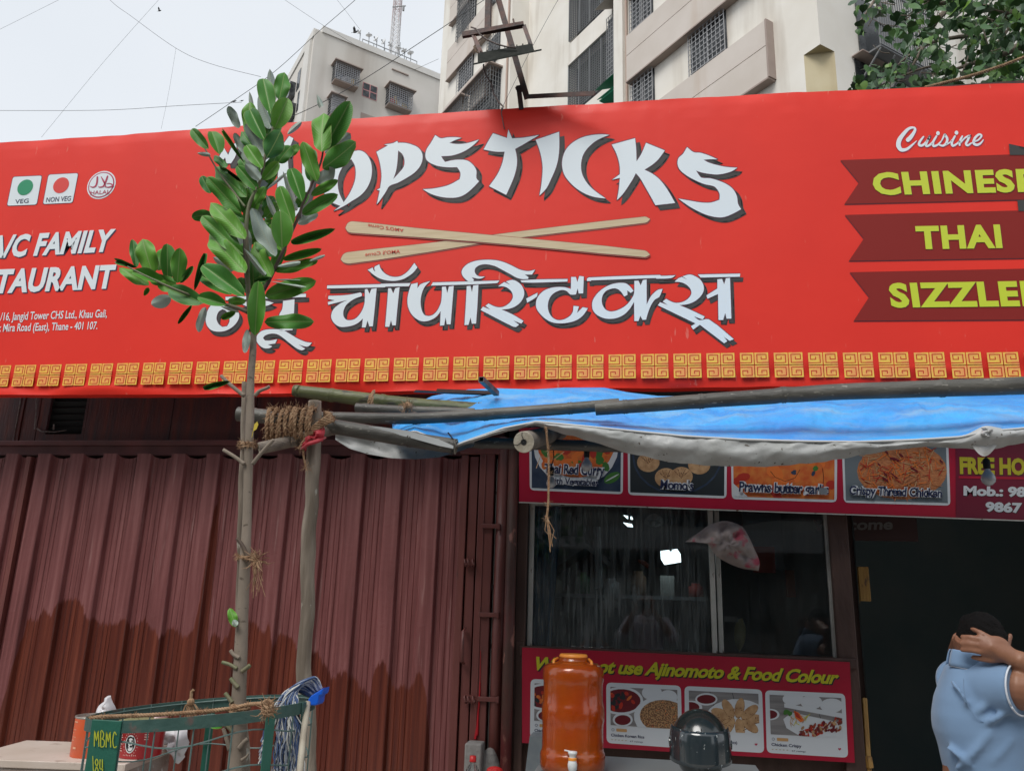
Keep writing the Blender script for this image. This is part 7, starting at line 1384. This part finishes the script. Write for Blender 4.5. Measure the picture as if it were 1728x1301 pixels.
mb = MB(); mb.box((W(145, 1280, Yq).x, Yq, .13), (W(196, 1280, Yq).x, Yq+.005, W(170, 1214, Yq).z)); bevel(mb.obj('name_plate', M_gd, tg), .002)
strip(ang_for(457), .027, 'upright', M_gd); strip(ang_back(359), .024, 'upright', M_gd); strip(ang_for(512), .02, 'upright', M_gg)
M_ylw = mat('brushed_yellow', (.42, .46, .03), .6)
Yp = min(ringp(ang_for(x_)).y for x_ in (152, 171, 194))-.014
mb = MB(); LT = {'M': [[(0, 0), (.1, 1), (.45, .35), (.8, 1), (.95, 0)]], 'B': [[(0.1, 0), (.15, 1), (.7, .85), (.55, .55), (.2, .52)], [(.2, .52), (.85, .4), (.75, .05), (.1, 0)]], 'C': [[(.9, .8), (.5, 1), (.15, .5), (.4, .02), (.95, .1)]], '8': [[(.5, .55), (.1, .8), (.5, 1), (.85, .8), (.5, .55), (.05, .25), (.5, 0), (.9, .25), (.5, .55)]], '4': [[(.75, 0), (.7, 1)], [(.15, 1), (.1, .45), (.9, .45)]], '1': [[(.5, 0), (.5, 1)]]}
def paintword(s, x0, y0, x1, y1, hgt):
    k = len(s)
    for i, ch in enumerate(s):
        cx = lerp(x0, x1, i/k); cy = lerp(y0, y1, i/k); cw = (x1-x0)/k*.82
        for path in LT[ch]: stroke(mb, [(cx+u*cw, cy-v*hgt) for u, v in path], 1.7, Yp, 3, cap=False)
paintword('MBMC', 159, 1259, 199, 1262, 27); paintword('84', 160, 1308, 176, 1309, 28); stroke(mb, [(156.5, 1275), (157.5, 1301)], 1.4, Yp, 2, cap=False)
mb.obj('painted_lettering', M_ylw, tg)
mb = MB()
for i in range(20): a = 6.28318*i/20+.1; p = ringp(a, 0, .98); mb.tube([p, Vector((p.x, p.y, .2))], .0022, 5)
for k in range(5):
    dz = -.03-.085*(k)-.03
    P = [ringp(6.28318*i/48, dz-.012*math.sin(i*.7), .975) for i in range(49)]; mb.tube(P, .0022, 5, cap=False)
P = [ringp(6.28318*i/48, -.008, .97) for i in range(49)]; mb.tube(P, .0022, 5, cap=False); mb.obj('wire_mesh', M_gw, tg)
mb = MB(); pz = lambda u, v, Y: W(120+u/7.513, 1150+v/7.513, Y)
P = [W(150, 1212, 2.12), W(175, 1209, 2.14), W(230, 1207, 2.18), W(290, 1204, 2.2), W(345, 1200, 2.25), W(395, 1194, 2.26), W(420, 1188, 2.26), W(455, 1186, 2.2)]
rope(mb, P, .0055, 40)
for k in range(3): rope(mb, [W(415+16*math.cos(a)-10, 1188+k*6+3*math.sin(a), YT+.01-.05*math.sin(a)) for a in [6.28*i/10 for i in range(11)]], .0045, 40); rope(mb, [W(452+8*math.cos(a), 1190+k*6-2+6*math.sin(a), 2.0-.02*math.sin(a)) for a in [6.28*i/8 for i in range(9)]], .0045, 40)
for p in P: fuzz(mb, p, .004, 12, .02, .0006, rg)
fuzz(mb, W(452, 1196, 1.99), .02, 60, .03, .0008, rg); rope(mb, [W(385, 1215, 2.24), W(410, 1217, 2.24), W(440, 1208, 2.2), W(452, 1200, 2.1)], .004, 40)
mb.obj('guard_rope', M_coirL, label='coir rope tied across the top of the green tree guard and round the trunk', cat='rope', smooth=True)
mb = MB(); c = W(322, 1184, 2.5); mb.ball(c, .012, 8, 6)
for k in range(26): a = rg.uniform(-2.6, -.5); p = c+Vector((math.cos(a)*.03+rg.gauss(0, .004), rg.gauss(0, .005), math.sin(a)*.045)); mb.tube([c, (c+p)/2+Vector((0, 0, .004)), p+Vector((.008, 0, -.01))], .0015, 4)
mb.tube([c, c+Vector((-.002, 0, .03)), c+Vector((.004, 0, .036))], .005, 6); mb.obj('rope_knot', M_coirL, label='knotted rope tuft on the back rim of the tree guard', cat='rope')
# ================================================================== TABLE AND THINGS ON IT
zt_ = .895
M_stone = mat('table_stone', (.50, .42, .35), .5, col2=(.58, .50, .44), scale=4, stain=(14, (1, 1, 1), .62, .72, (.34, .26, .21))); M_tb2 = mat('table_edge', (.27, .22, .19), .8, col2=(.36, .31, .28), scale=9, bump=.5, stain=(30, (1, 1, 1), .6, .66, (.5, .5, .48)))
c0, c1, c2 = WZ(212, 1289, zt_), WZ(294, 1257, zt_), WZ(-70, 1279, zt_); c3 = c1+(c2-c0)
tb = thing('stone_table', 'stone-topped table with chipped edge at the lower left', 'table', Vector(((c0.x+c3.x)/2, (c0.y+c3.y)/2, .13)))
mb = MB(); q = [c0, c1, c3, c2]; mb.add(q+[v-Vector((0, 0, .028)) for v in q], [(0, 1, 2, 3), (7, 6, 5, 4), (0, 4, 5, 1), (1, 5, 6, 2), (2, 6, 7, 3), (3, 7, 4, 0)]); bevel(mb.obj('top', M_stone, tb), .003)
cen = sum(q, Vector())/4; q2 = [v.lerp(Vector((cen.x, cen.y, v.z)), .035)-Vector((0, 0, .0285)) for v in q]; mb = MB(); mb.add(q2+[v-Vector((0, 0, .10)) for v in q2], [(0, 1, 2, 3), (7, 6, 5, 4), (0, 4, 5, 1), (1, 5, 6, 2), (2, 6, 7, 3), (3, 7, 4, 0)]); mb.obj('apron', M_tb2, tb)
for v in q2: d = (Vector((cen.x, cen.y, v.z))-v).normalized()*.04; p = v+d-Vector((0, 0, .1)); mb = MB(); mb.box((p.x-.025, p.y-.025, .13), (p.x+.025, p.y+.025, p.z)); mb.obj('leg', M_tb2, tb)
M_ocan = mat('orange_tin', (.70, .10, .02), .4, col2=(.62, .13, .06), scale=3, stretch=(.2, .2, 3)); M_tin = mat('tin_rim', (.40, .38, .34), .35, metal=.7)
oc = WZ(151, 1274, zt_); ko = (W(179, 1240, oc.y)-W(124, 1240, oc.y)).length/2; ho = W(156, 1206, oc.y).z-zt_
cn = thing('orange_paint_tin', 'orange paint tin with metal lid standing behind the green name plate', 'tin', oc)
mb = MB(); mb.lathe([(ko*.97, 0), (ko, .004), (ko, ho*.95)], oc, 36); mb.obj('body', M_ocan, cn, smooth=True)
mb = MB(); mb.lathe([(ko, ho*.95), (ko*1.03, ho*.97), (ko*1.03, ho), (ko*.9, ho*1.0), (ko*.88, ho*.97), (ko*.6, ho*.97), (ko*.58, ho*.985), (.001, ho*.985)], oc, 36); mb.obj('lid', M_tin, cn, smooth=True)
mb = MB()
for i, (a0_, z_, w_, h_) in enumerate(((-2.25, .86, .35, .03), (-2.3, .74, .12, .014), (-2.25, .68, .3, .014), (-2.28, .6, .2, .014), (-2.2, .5, .3, .014), (-2.25, .42, .24, .014), (-2.0, .22, .22, .05))): mb.grid(lambda u, v: oc+Vector((math.cos(a0_+u*w_)*(ko+.0015), math.sin(a0_+u*w_)*(ko+.0015), ho*(z_+v*h_))), 4, 1)
mb.obj('label_print', mat('print_pale_orange', (.72, .38, .24), .5), cn)
rc = WZ(228, 1277, zt_); rc = rc+Vector((0, .03, 0)); kr = (W(259, 1240, rc.y)-W(192, 1240, rc.y)).length/2; hr = W(228, 1217, rc.y).z-zt_
bk_ = thing('red_bucket', 'red plastic tub with a black and white panda badge on the table', 'bucket', rc)
mb = MB(); mb.lathe([(.001, 0), (kr*.9, .0), (kr*.93, .005), (kr*1.0, hr*.9), (kr*1.05, hr*.92), (kr*1.05, hr), (kr*.98, hr), (kr*.9, hr*.9), (.001, hr*.9)], rc, 40); mb.obj('tub', mat('red_tub', (.42, .012, .02), .35, coat=.2), bk_, smooth=True)
mb = MB(); mb.lathe([(kr*1.06, 0), (kr*1.08, .012), (kr*.9, .018), (.001, .02)], rc+Vector((0, 0, hr)), 40); mb.obj('lid', mat('olive_lid', (.22, .22, .11), .5), bk_, smooth=True)
Yb_ = rc.y-kr*1.045
def cyl(a, z_, dr=.0015): return rc+Vector((math.cos(a)*(kr*(.93+.07*z_/(hr*.9))+dr), math.sin(a)*(kr*(.93+.07*z_/(hr*.9))+dr), z_))
def patch(mb, a, z_, ra, rz, n=16, dr=.0015): mb.add([cyl(a+ra*math.cos(t_)*.5/1, z_+rz*math.sin(t_), dr) for t_ in [6.2832*i/n for i in range(n)]], [tuple(range(n-1, -1, -1))])
aC = -1.50; zz = hr*.45
mb = MB(); mb.mi = 0; patch(mb, aC, zz, .50, .034, 20, .0015); mb.mi = 1; patch(mb, aC, zz, .42, .029, 20, .0022); mb.mi = 0; patch(mb, aC+.02, zz+.008, .24, .015, 16, .003); patch(mb, aC+.02, zz-.014, .24, .012, 16, .003); mb.mi = 1
for da, dz, ra, rz in ((-.07, .012, .06, .0045), (.09, .012, .06, .0045), (-.11, .022, .07, .005), (.13, .022, .07, .005), (.01, .002, .05, .003), (-.1, -.012, .1, .006), (.06, -.008, .12, .004)): patch(mb, aC+da, zz+dz, ra, rz, 10, .0038)
mb.mi = 2
for k in range(9): a_ = -2.35; mb.grid(lambda u, v: cyl(a_+u*(.34+.04*(k % 3)), hr*(.74-.065*k)+v*.004, .0015), 4, 1)
mb.grid(lambda u, v: cyl(-1.72+u*.5, hr*.82+v*.008, .0015), 6, 1)
for k in range(4): mb.grid(lambda u, v: cyl(-.92+u*.18, hr*(.78-.07*k)+v*.004, .0015), 3, 1)
for k in range(22): t_ = 6.28*k/22; patch(mb, aC+.34*math.cos(t_), zz+.042*math.sin(t_), .03, .0025, 6, .0015)
for k in range(8): patch(mb, aC-.3+k*.085, hr*.12, .035, .003, 6, .0015)
mb.obj('label_print', [M_wp, M_black, mat('print_pink', (.66, .40, .36), .5)], bk_)
M_pl1 = mat('white_carrier_bag', (.66, .66, .68), .4, bump=.4, bscale=20, spec=.5, col2=(.58, .57, .60), scale=9); M_pl2 = mat('pinkish_bag', (.62, .20, .22), .35, col2=(.66, .55, .54), scale=9, bump=.5)
mb = MB(); Yk = rc.y+.12; loft_px(mb, [(164, 1206), (168, 1190), (178, 1180), (181, 1174), (188, 1173), (190, 1180), (195, 1195), (196, 1212), (190, 1222), (172, 1222)], Yk, .04, 8, .03, 26); mb.obj('paper_bag', M_pl1, label='small white gathered bag peaking up behind the orange tin', cat='plastic bag', smooth=True)
mb = MB(); loft_px(mb, [(236, 1212), (240, 1200), (256, 1196), (270, 1194), (281, 1198), (285, 1208), (280, 1216), (260, 1220)], rc.y+.05, .05, 8, .04, 30); mb.obj('pink_bag', M_pl2, label='crumpled pink and white bag on top of the red tub', cat='plastic bag', smooth=True)
mb = MB(); loft_px(mb, [(257, 1240), (262, 1222), (285, 1222), (305, 1224), (316, 1232), (317, 1252), (312, 1272), (303, 1288), (297, 1275), (290, 1256), (272, 1256), (258, 1254)], c1.y-.06, .05, 9, .05, 24); mb.obj('white_carrier_bag', M_pl1, label='white plastic carrier bag drooping over the right table corner', cat='plastic bag', smooth=True)
# ================================================================== MOP
mp_ = thing('string_mop', 'blue and white string mop hung head-up over the tree guard rim', 'mop', W(505, 1400, 2.2))
mb = MB(); mb.tube([W(519, 1185, 2.30), W(512, 1240, 2.24), W(505, 1310, 2.16), W(494, 1500, 2.0), W(484, 1900, 1.75)], .009, 10); mb.obj('handle', mat('mop_pole', (.42, .38, .30), .6, col2=(.30, .26, .2), scale=14), mp_, smooth=True)
mb = MB(); F = [W(*a, 2.30) for a in ((519, 1181), (524, 1174), (546, 1160), (543, 1172), (538, 1174), (536, 1186), (533, 1190), (519, 1190))]; mb.add(F+[v+Vector((0, .05, 0)) for v in F], [tuple(range(8)), tuple(range(15, 7, -1))]+[(i, 8+i, 8+(i+1) % 8, (i+1) % 8) for i in range(8)]); bevel(mb.obj('clamp', mat('blue_plastic', (.01, .11, .62), .35), mp_), .003)
M_ms = [mat('mop_white', (.50, .50, .48), .9), mat('mop_blue', (.055, .09, .19), .9), mat('mop_grey', (.24, .27, .33), .9)]
mb = MB(); rg2 = random.Random(9)
for k in range(300):
    s = rg2.random(); dy = rg2.uniform(-.05, .06); mb.mi = rg2.choice([0, 0, 1, 1, 2]); st_ = (lerp(541, 522, s)+rg2.uniform(-3, 3), lerp(1160, 1176, s)); ap = (lerp(528, 497, s), 1141+s*22+rg2.uniform(0, 4))
    if rg2.random() < .18: m2 = (lerp(474, 480, s), 1175+s*10); en = (441+rg2.uniform(-3, 14), rg2.uniform(1240, 1296)); m3 = (455+rg2.uniform(-3, 8), 1220)
    else: m2 = (lerp(476, 500, s)+rg2.uniform(-3, 3), 1176+s*9); xe = rg2.uniform(462, 514); m3 = (lerp(m2[0], xe, .6)+rg2.uniform(-4, 4), 1235); en = (xe+rg2.uniform(-5, 5), rg2.uniform(1290, 1400))
    yy = [2.34+dy*.3, 2.32+dy*.3, 2.28+dy*.3, 2.27+dy*.4, 2.25+dy*.4]
    P = [W(*st_, yy[0]), W(*ap, yy[1]), W(*m2, yy[2]), W(*m3, yy[3]), W(*en, yy[4])]; o, _r = spl(P, [1]*5, 9)
    f1, f2 = rg2.uniform(30, 70), rg2.uniform(30, 70); o = [p+Vector((.004*math.sin(p.z*f1*2+k), .003*math.cos(p.z*f2), 0))*(min(1, i/12)) for i, p in enumerate(o)]
    mb.tube(o, .0021, 4, cap=False)
mb.obj('mop_strings', M_ms, mp_, kind='stuff')
# ================================================================== PEOPLE
def blend(mb, name, m, parent, vox, sm=6):
    o = mb.obj(name, m, parent, smooth=True); r = o.modifiers.new('remesh', 'REMESH'); r.mode = 'VOXEL'; r.voxel_size = vox; r.use_smooth_shade = True
    s = o.modifiers.new('smooth', 'SMOOTH'); s.factor = .5; s.iterations = sm; return o
M_skin = mat('skin', (.27, .125, .07), .5, col2=(.22, .095, .055), scale=9, bump=.1, bscale=80)
M_hair = mat('black_hair', (.007, .006, .006), .85, spec=.15, bump=1, bscale=300)
M_shirt = mat('light_blue_polo', (.17, .27, .42), .9, col2=(.15, .245, .39), scale=3, bump=.25, bscale=7, sheen=.2)
M_shw = mat('white_trim', (.60, .64, .70), .8); M_jean = mat('dark_trousers', (.02, .022, .03), .9)
def P3(x, y, Y=3.0): return W(x, y, Y)
pr_ = thing('person', 'man in pale blue polo shirt seen from behind, hands clasped behind his head', 'person', Vector((P3(1665, 1200).x, 3.0, .13)))
def ell_rings(mb, secs, n=36):
    vs = []
    for y, xl, xr, dr, Yc in secs:
        a, b_ = W(xl, y, Yc), W(xr, y, Yc); c = (a+b_)/2; rx = (b_-a).length/2; ux = (b_-a).normalized()
        for j in range(n):
            t_ = 6.28318*j/n; ca, sa = math.cos(t_), math.sin(t_); e_ = .82
            vs.append(c+ux*(rx*math.copysign(abs(ca)**e_, ca))+Vector((0, dr*math.copysign(abs(sa)**e_, sa), 0)))
    k = len(secs); fs = [(i*n+j, i*n+(j+1) % n, (i+1)*n+(j+1) % n, (i+1)*n+j) for i in range(k-1) for j in range(n)]+[tuple(range(n-1, -1, -1)), tuple((k-1)*n+j for j in range(n))]
    mb.add(vs, fs)
mb = MB()
ell_rings(mb, [(1114, 1612, 1676, .055, 2.98), (1124, 1598, 1700, .085, 2.98), (1150, 1588, 1712, .105, 2.98), (1175, 1579, 1722, .115, 2.98), (1205, 1575, 1738, .125, 2.98), (1230, 1578, 1740, .128, 2.98), (1260, 1588, 1736, .124, 2.98), (1301, 1598, 1733, .12, 2.98), (1380, 1600, 1738, .13, 2.98), (1420, 1597, 1742, .135, 2.98)])
shp_ = [P3(1640, 1152, 2.96), P3(1676, 1158, 2.91), P3(1708, 1161, 2.86), P3(1719, 1162, 2.845)]; mb.tube(shp_, [.07, .084, .080, .078], 24)
mb.tube([P3(1618, 1150, 3.02), P3(1620, 1150, 3.12), P3(1626, 1150, 3.2)], [.07, .075, .07], 20)
for p0_, p1_, r_ in ((P3(1660, 1226, 2.84), P3(1712, 1192, 2.83), .011), (P3(1640, 1215, 2.85), P3(1700, 1150, 2.85), .009), (P3(1618, 1301, 2.87), P3(1690, 1215, 2.84), .012), (P3(1655, 1310, 2.86), P3(1728, 1225, 2.85), .012), (P3(1603, 1262, 2.88), P3(1650, 1302, 2.86), .010), (P3(1612, 1150, 2.87), P3(1640, 1200, 2.85), .008), (P3(1675, 1135, 2.86), P3(1662, 1190, 2.84), .008)):
    dd_ = Vector((0, .03, 0)); mb.tube([p0_+dd_, p0_.lerp(p1_, .3)+Vector((0, .006, 0)), (p0_+p1_)/2+Vector((0, .003, 0)), p0_.lerp(p1_, .7)+Vector((0, .006, 0)), p1_+dd_], [r_*.9]*5, 8)
o = blend(mb, 'polo_shirt', M_shirt, pr_, .007, 9); tx_ = bpy.data.textures.new('folds', 'CLOUDS'); tx_.noise_scale = .22; dm = o.modifiers.new('folds', 'DISPLACE'); dm.texture = tx_; dm.strength = .012; dm.mid_level = .5
mb = MB()
def collar(u, v):
    a = lerp(2.2, 2.2+6.28*.86, u)+1.2; c = lerp(0, 1, v); p = P3(1641, 1117, 2.97); rx, ry = .062+.018*c, .062+.012*c
    return p+Vector((rx*math.cos(a), ry*math.sin(a), .026-.050*c**1.5+.012*math.cos(a)*-1))
mb.grid(collar, 40, 6); o = mb.obj('collar', M_shirt, pr_, smooth=True); so = o.modifiers.new('t', 'SOLIDIFY'); so.thickness = .004
mb = MB(); mb.tube([collar(i/40, 1)+Vector((0, -.002, 0)) for i in range(41)], .0022, 5); ax_ = (shp_[3]-shp_[2]).normalized(); x = ax_.orthogonal().normalized(); y = ax_.cross(x)
mb.tube([shp_[3]+ax_*.004+(x*math.cos(a)+y*math.sin(a))*.077 for a in [6.28318*i/40 for i in range(41)]], .003, 6); mb.obj('white_piping', M_shw, pr_, smooth=True)
mb = MB()       # seams and the tone-on-tone letters on the back
seam = [P3(x_, y_, 2.852) for x_, y_ in ((1626, 1145), (1627, 1165), (1632, 1185), (1642, 1203), (1656, 1216), (1672, 1222))]
o_, _ = spl(seam, [1]*6)
mb.tube(o_, .0012, 4); mb.obj('shoulder_seam', M_shirt, pr_)
mb = MB(); mb.tube([P3(1645, 1112, 3.0), P3(1645, 1098, 2.99), P3(1645, 1080, 2.98)], [.06, .056, .06], 20)
hc_ = P3(1656, 1082, 3.01); mb.ball(hc_, .078, 26, 18, (.86, 1.08, 1.10)); mb.ball(hc_+Vector((0, .07, -.05)), .05, 16, 10, (.9, .8, .8)); mb.ball(hc_+Vector((0, .105, -.005)), .014, 8, 6, (.8, 1, 1.3)); mb.tube([hc_+Vector((-.03, .09, -.045)), hc_+Vector((0, .1, -.047)), hc_+Vector((.03, .09, -.045))], .007, 6)
for s in (-1, 1): mb.ball(hc_+Vector((s*.077, .0, -.01)), .026, 10, 8, (.35, .8, 1.15)); mb.ball(hc_+Vector((s*.03, .085, .012)), .012, 8, 6)
# torso core, hips, legs
mb.tube([P3(1645, 1112, 3.0), P3(1660, 1150, 2.99), P3(1662, 1260, 2.99), P3(1668, 1400, 3.0)], [.06, .12, .12, .13], 20)
hip = P3(1668, 1400, 3.0)
for s in (-1, 1): mb.tube([hip+Vector((s*.08, 0, 0)), Vector((hip.x+s*.10, 3.02, .62)), Vector((hip.x+s*.11, 3.0, .22)), Vector((hip.x+s*.11, 3.0, .15))], [.095, .07, .05, .05], 16); mb.tube([Vector((hip.x+s*.11, 2.97, .165)), Vector((hip.x+s*.12, 3.17, .155))], [.04, .035], 12, flat=.7)
# right arm: upper arm out of the sleeve, elbow out of frame, forearm back to the head
el = P3(1812, 1168, 2.84); wr = P3(1712, 1111, 2.83)
mb.tube([P3(1690, 1158, 2.90), P3(1722, 1162, 2.85), P3(1760, 1166, 2.84), el], [.066, .063, .055, .045], 18); mb.tube([el, P3(1765, 1136, 2.84), wr], [.045, .042, .029], 18)
mb.ball(P3(1680, 1092, 2.835), .036, 16, 12, (1.25, .55, 1.0)); mb.tube([wr, P3(1690, 1098, 2.835), P3(1668, 1086, 2.835)], [.03, .034, .026], 14, flat=.75)
for pts_f, r_ in (([(1676, 1080), (1660, 1070), (1650, 1065), (1641, 1061)], .0086), ([(1668, 1084), (1652, 1078), (1638, 1075), (1624, 1074)], .0092), ([(1666, 1093), (1650, 1088), (1636, 1085.5), (1621, 1085)], .0092), ([(1668, 1102), (1652, 1099), (1638, 1097), (1623, 1096.5)], .0086), ([(1690, 1112), (1672, 1114), (1656, 1111), (1643, 1109)], .0098)):
    yy = [2.835, 2.842, 2.855, 2.875]; pf = [P3(a, b_, q_) for (a, b_), q_ in zip(pts_f, yy)]; mb.tube(pf, [r_*1.1, r_*1.05, r_, r_*.85], 10); mb.ball(pf[-1], r_*.86, 8, 6)
# left arm in front, its fingers showing beside the head
mb.tube([P3(1625, 1150, 3.05), P3(1612, 1155, 3.3), P3(1618, 1100, 3.22), P3(1622, 1078, 3.1)], [.06, .05, .035, .028], 14)
for a, b_ in (((1622, 1100), (1611, 1078)), ((1627, 1098), (1617, 1072))): mb.tube([P3(*a, 3.06), P3(*b_, 3.04)], [.010, .008], 8); mb.ball(P3(*b_, 3.04), .008, 8, 6)
for a, b_ in (((1700, 1090), (1706, 1069)), ((1692, 1088), (1695, 1074))): mb.tube([P3(*a, 3.02), P3(*b_, 3.02)], [.010, .008], 8)
blend(mb, 'body', M_skin, pr_, .0055, 2)
mb = MB(); mb.ball(hc_+Vector((0, -.006, .008)), .084, 40, 28, (.88, 1.06, 1.04))
for i, v in enumerate(mb.v):
    if (v-hc_).y > .04 and (v-hc_).z < .04: mb.v[i] = hc_+(v-hc_)*.8
    else: mb.v[i] = v+(v-hc_).normalized()*(.008*noise.noise(v*40)+.004*noise.noise(v*120))
mb.obj('hair', M_hair, pr_, smooth=True)
mb = MB()
for s in (-1, 1): mb.tube([hip+Vector((s*.06, 0, .08)), hip+Vector((s*.08, 0, -.02)), Vector((hip.x+s*.10, 3.02, .62)), Vector((hip.x+s*.11, 3.0, .24)), Vector((hip.x+s*.11, 3.0, .2))], [.13, .12, .09, .07, .072], 18)
blend(mb, 'trousers', M_jean, pr_, .012, 4)
# the photographer, seen only as a reflection in the window pane
ph_ = thing('photographer', 'person in white shirt holding up a phone, reflected in the window pane', 'person', (.02, -.32, 0))
mb = MB(); hh = Vector((.03, -.27, 1.585)); mb.ball(hh, .09, 20, 14, (.85, 1, 1.25)); mb.tube([hh-Vector((0, 0, .08)), hh-Vector((0, .02, .2))], [.055, .06], 14); mb.ball(hh+Vector((0, .095, -.01)), .014, 8, 6); mb.ball(hh+Vector((-.03, .08, .015)), .012, 6, 5); mb.ball(hh+Vector((.03, .08, .015)), .012, 6, 5)
for s in (-1, 1):
    mb.ball(hh+Vector((s*.08, 0, 0)), .022, 8, 6, (.4, .8, 1.2)); mb.tube([Vector((.03+s*.19, -.30, 1.37)), Vector((.03+s*.26, -.16, 1.22)), Vector((s*.085+.0, -.045, 1.50))], [.05, .042, .028], 14); mb.ball((s*.08, -.045, 1.53), .032, 10, 8, (.8, .8, 1.2))
    for k in range(4): mb.tube([Vector((s*.085, -.045, 1.52+.012*k)), Vector((s*.075, -.062, 1.53+.012*k)), Vector((s*.045, -.062, 1.532+.012*k))], .0075, 6)
    mb.tube([Vector((.03+s*.09, -.32, .95)), Vector((.03+s*.11, -.30, .5)), Vector((.03+s*.11, -.32, .06))], [.1, .075, .05], 14); mb.tube([Vector((.03+s*.11, -.36, .04)), Vector((.03+s*.12, -.14, .03))], .04, 10, flat=.6)
mb.tube([Vector((.03, -.3, 1.4)), Vector((.03, -.3, 1.0)), Vector((.03, -.31, .9))], [.12, .13, .13], 18)
blend(mb, 'body', M_skin, ph_, .011, 2)
mb = MB(); mb.ball((.03, -.30, 1.38), .13, 20, 12, (1.45, .75, .6)); mb.tube([Vector((.03, -.3, 1.38)), Vector((.03, -.3, 1.1)), Vector((.03, -.31, .88))], [.155, .16, .165], 22)
for s in (-1, 1): mb.tube([Vector((.03+s*.16, -.30, 1.39)), Vector((.03+s*.24, -.21, 1.28)), Vector((.03+s*.262, -.155, 1.225)), Vector((.03+s*.235, -.135, 1.27))], [.07, .062, .056, .052], 14)
blend(mb, 'shirt', mat('pale_lilac_shirt', (.50, .48, .56), .85), ph_, .011, 4)
mb = MB()
for s in (-1, 1): mb.tube([Vector((.03+s*.08, -.32, .96)), Vector((.03+s*.11, -.30, .5)), Vector((.03+s*.11, -.32, .1))], [.12, .09, .07], 14)
blend(mb, 'trousers', M_jean, ph_, .015, 3)
mb = MB(); mb.ball(hh+Vector((0, -.01, .02)), .098, 20, 14, (.86, .98, 1.15))
for i, v in enumerate(mb.v):
    if v.y > hh.y+.045 and v.z < hh.z+.06: mb.v[i] = hh+(v-hh)*.75
mb.obj('hair', M_hair, ph_, smooth=True)
mb = MB(); mb.box((-.078, -.052, 1.512), (.078, -.044, 1.588)); bevel(mb.obj('phone', mat('phone_black', (.01, .01, .012), .2), label='black phone held level by the reflected photographer', cat='phone'), .003)
# ================================================================== THE OTHER SIDE OF THE STREET (seen only mirrored in the glass)
op = thing('building_across', 'dim building across the street mirrored in the stall window', 'building', (0, -11, 0))
M_op = mat('across_wall', (.24, .245, .235), .9, col2=(.36, .36, .34), scale=.6)
mb = MB(); mb.box((-2.6, -16, 0), (14, -11, 9.5)); mb.obj('wall', M_op, op)
mb = MB(); mb.box((-24, -16, 0), (-8.4, -11, 11)); mb.obj('wall', M_op, op)
mb = MB(); mb.box((-8.39, -15, 0), (-2.61, -11.2, 6.5)); mb.obj('wall', M_op, op)
for i in range(9):
    for j in range(3):
        x = (-21.5+i*2.7) if i < 5 else -2+(i-5)*3.4; z = 1.0+j*3.0; mb = MB(); mb.box((x, -10.99, z), (x+1.5, -10.94, z+1.7)); mb.obj('window', M_win, op)
mb = MB(); mb.add([(-7, -10.9, 3.3), (6, -10.9, 3.3), (6, -8.8, 2.7), (-7, -8.8, 2.7), (-7, -10.9, 3.25), (6, -10.9, 3.25), (6, -8.8, 2.65), (-7, -8.8, 2.65)], [(0, 1, 2, 3), (7, 6, 5, 4), (3, 2, 6, 7)]); mb.obj('awning', M_galv, op)
tr2 = thing('street_tree', 'dark bushy tree across the street mirrored in the stall window', 'tree', (-3.2, -7.5, 0))
mb = MB(); mb.tube([(-3.2, -7.5, 0), (-3.1, -7.5, 1.4), (-3.2, -7.4, 2.6)], [.16, .13, .09], 10); mb.obj('trunk', M_bark, tr2, smooth=True)
mb = MB(); rgt = random.Random(8)
for i in range(1500):
    p = Vector((rgt.gauss(-3.2, .9), rgt.gauss(-7.5, .9), rgt.gauss(3.3, .75))); s = rgt.uniform(.08, .16); Mx = Matrix.Translation(p) @ Quaternion((rgt.gauss(0, 1), rgt.gauss(0, 1), rgt.gauss(0, 1), rgt.gauss(0, 1))).normalized().to_matrix().to_4x4() @ Matrix.Scale(s, 4); mb.add([Mx @ v for v in hm.v], hm.f)
mb.obj('crown', M_pl, tr2, kind='stuff')
sc = thing('parked_scooter', 'parked scooter behind the photographer mirrored low in the window', 'scooter', (-1.6, -1.7, 0))
M_sc = mat('scooter_paint', (.35, .36, .38), .3, coat=.5)
mb = MB(); mb.tube([(-2.25, -1.7, .62), (-1.9, -1.7, .72), (-1.5, -1.7, .70), (-1.3, -1.7, .45), (-1.1, -1.7, .32), (-.95, -1.7, .5), (-.88, -1.7, .95)], [.09, .16, .15, .10, .10, .10, .09], 14); blend(mb, 'body', M_sc, sc, .02, 4)
mb = MB(); mb.tube([(-2.2, -1.7, .82), (-1.9, -1.7, .86), (-1.5, -1.7, .84)], [.09, .12, .1], 12, flat=.6); mb.obj('seat', M_black, sc, smooth=True)
for x in (-2.1, -.8):
    mb = MB(); mb.tube([(x+.2*math.cos(a), -1.7, .24+.2*math.sin(a)) for a in [6.2832*i/24 for i in range(25)]], .05, 8, cap=False); w_ = mb.obj('wheel', M_black, sc, smooth=True); mb = MB(); mb.lathe([(.001, -.03), (.14, -.02), (.14, .02), (.001, .03)], (x, -1.7, .24), 20, (0, 1, 0)); mb.obj('rim', M_galv, w_)
mb = MB(); mb.tube([(-.88, -1.95, 1.05), (-.86, -1.7, 1.0), (-.88, -1.45, 1.05)], .014, 8); mb.obj('handlebar', M_steel, sc); mb = MB(); mb.ball((-.84, -1.7, .98), .08, 14, 10, (.8, 1, .9)); mb.obj('headlamp_cowl', M_sc, sc, smooth=True)
for y in (-1.95, -1.45): mb = MB(); mb.tube([(-.88, y, 1.05), (-.90, y, 1.18)], .005, 6); mb.lathe([(.001, 0), (.05, .0), (.045, .012), (.001, .014)], (-.90, y, 1.2), 14, (1, 0, 0)); mb.obj('mirror', M_steel, sc)
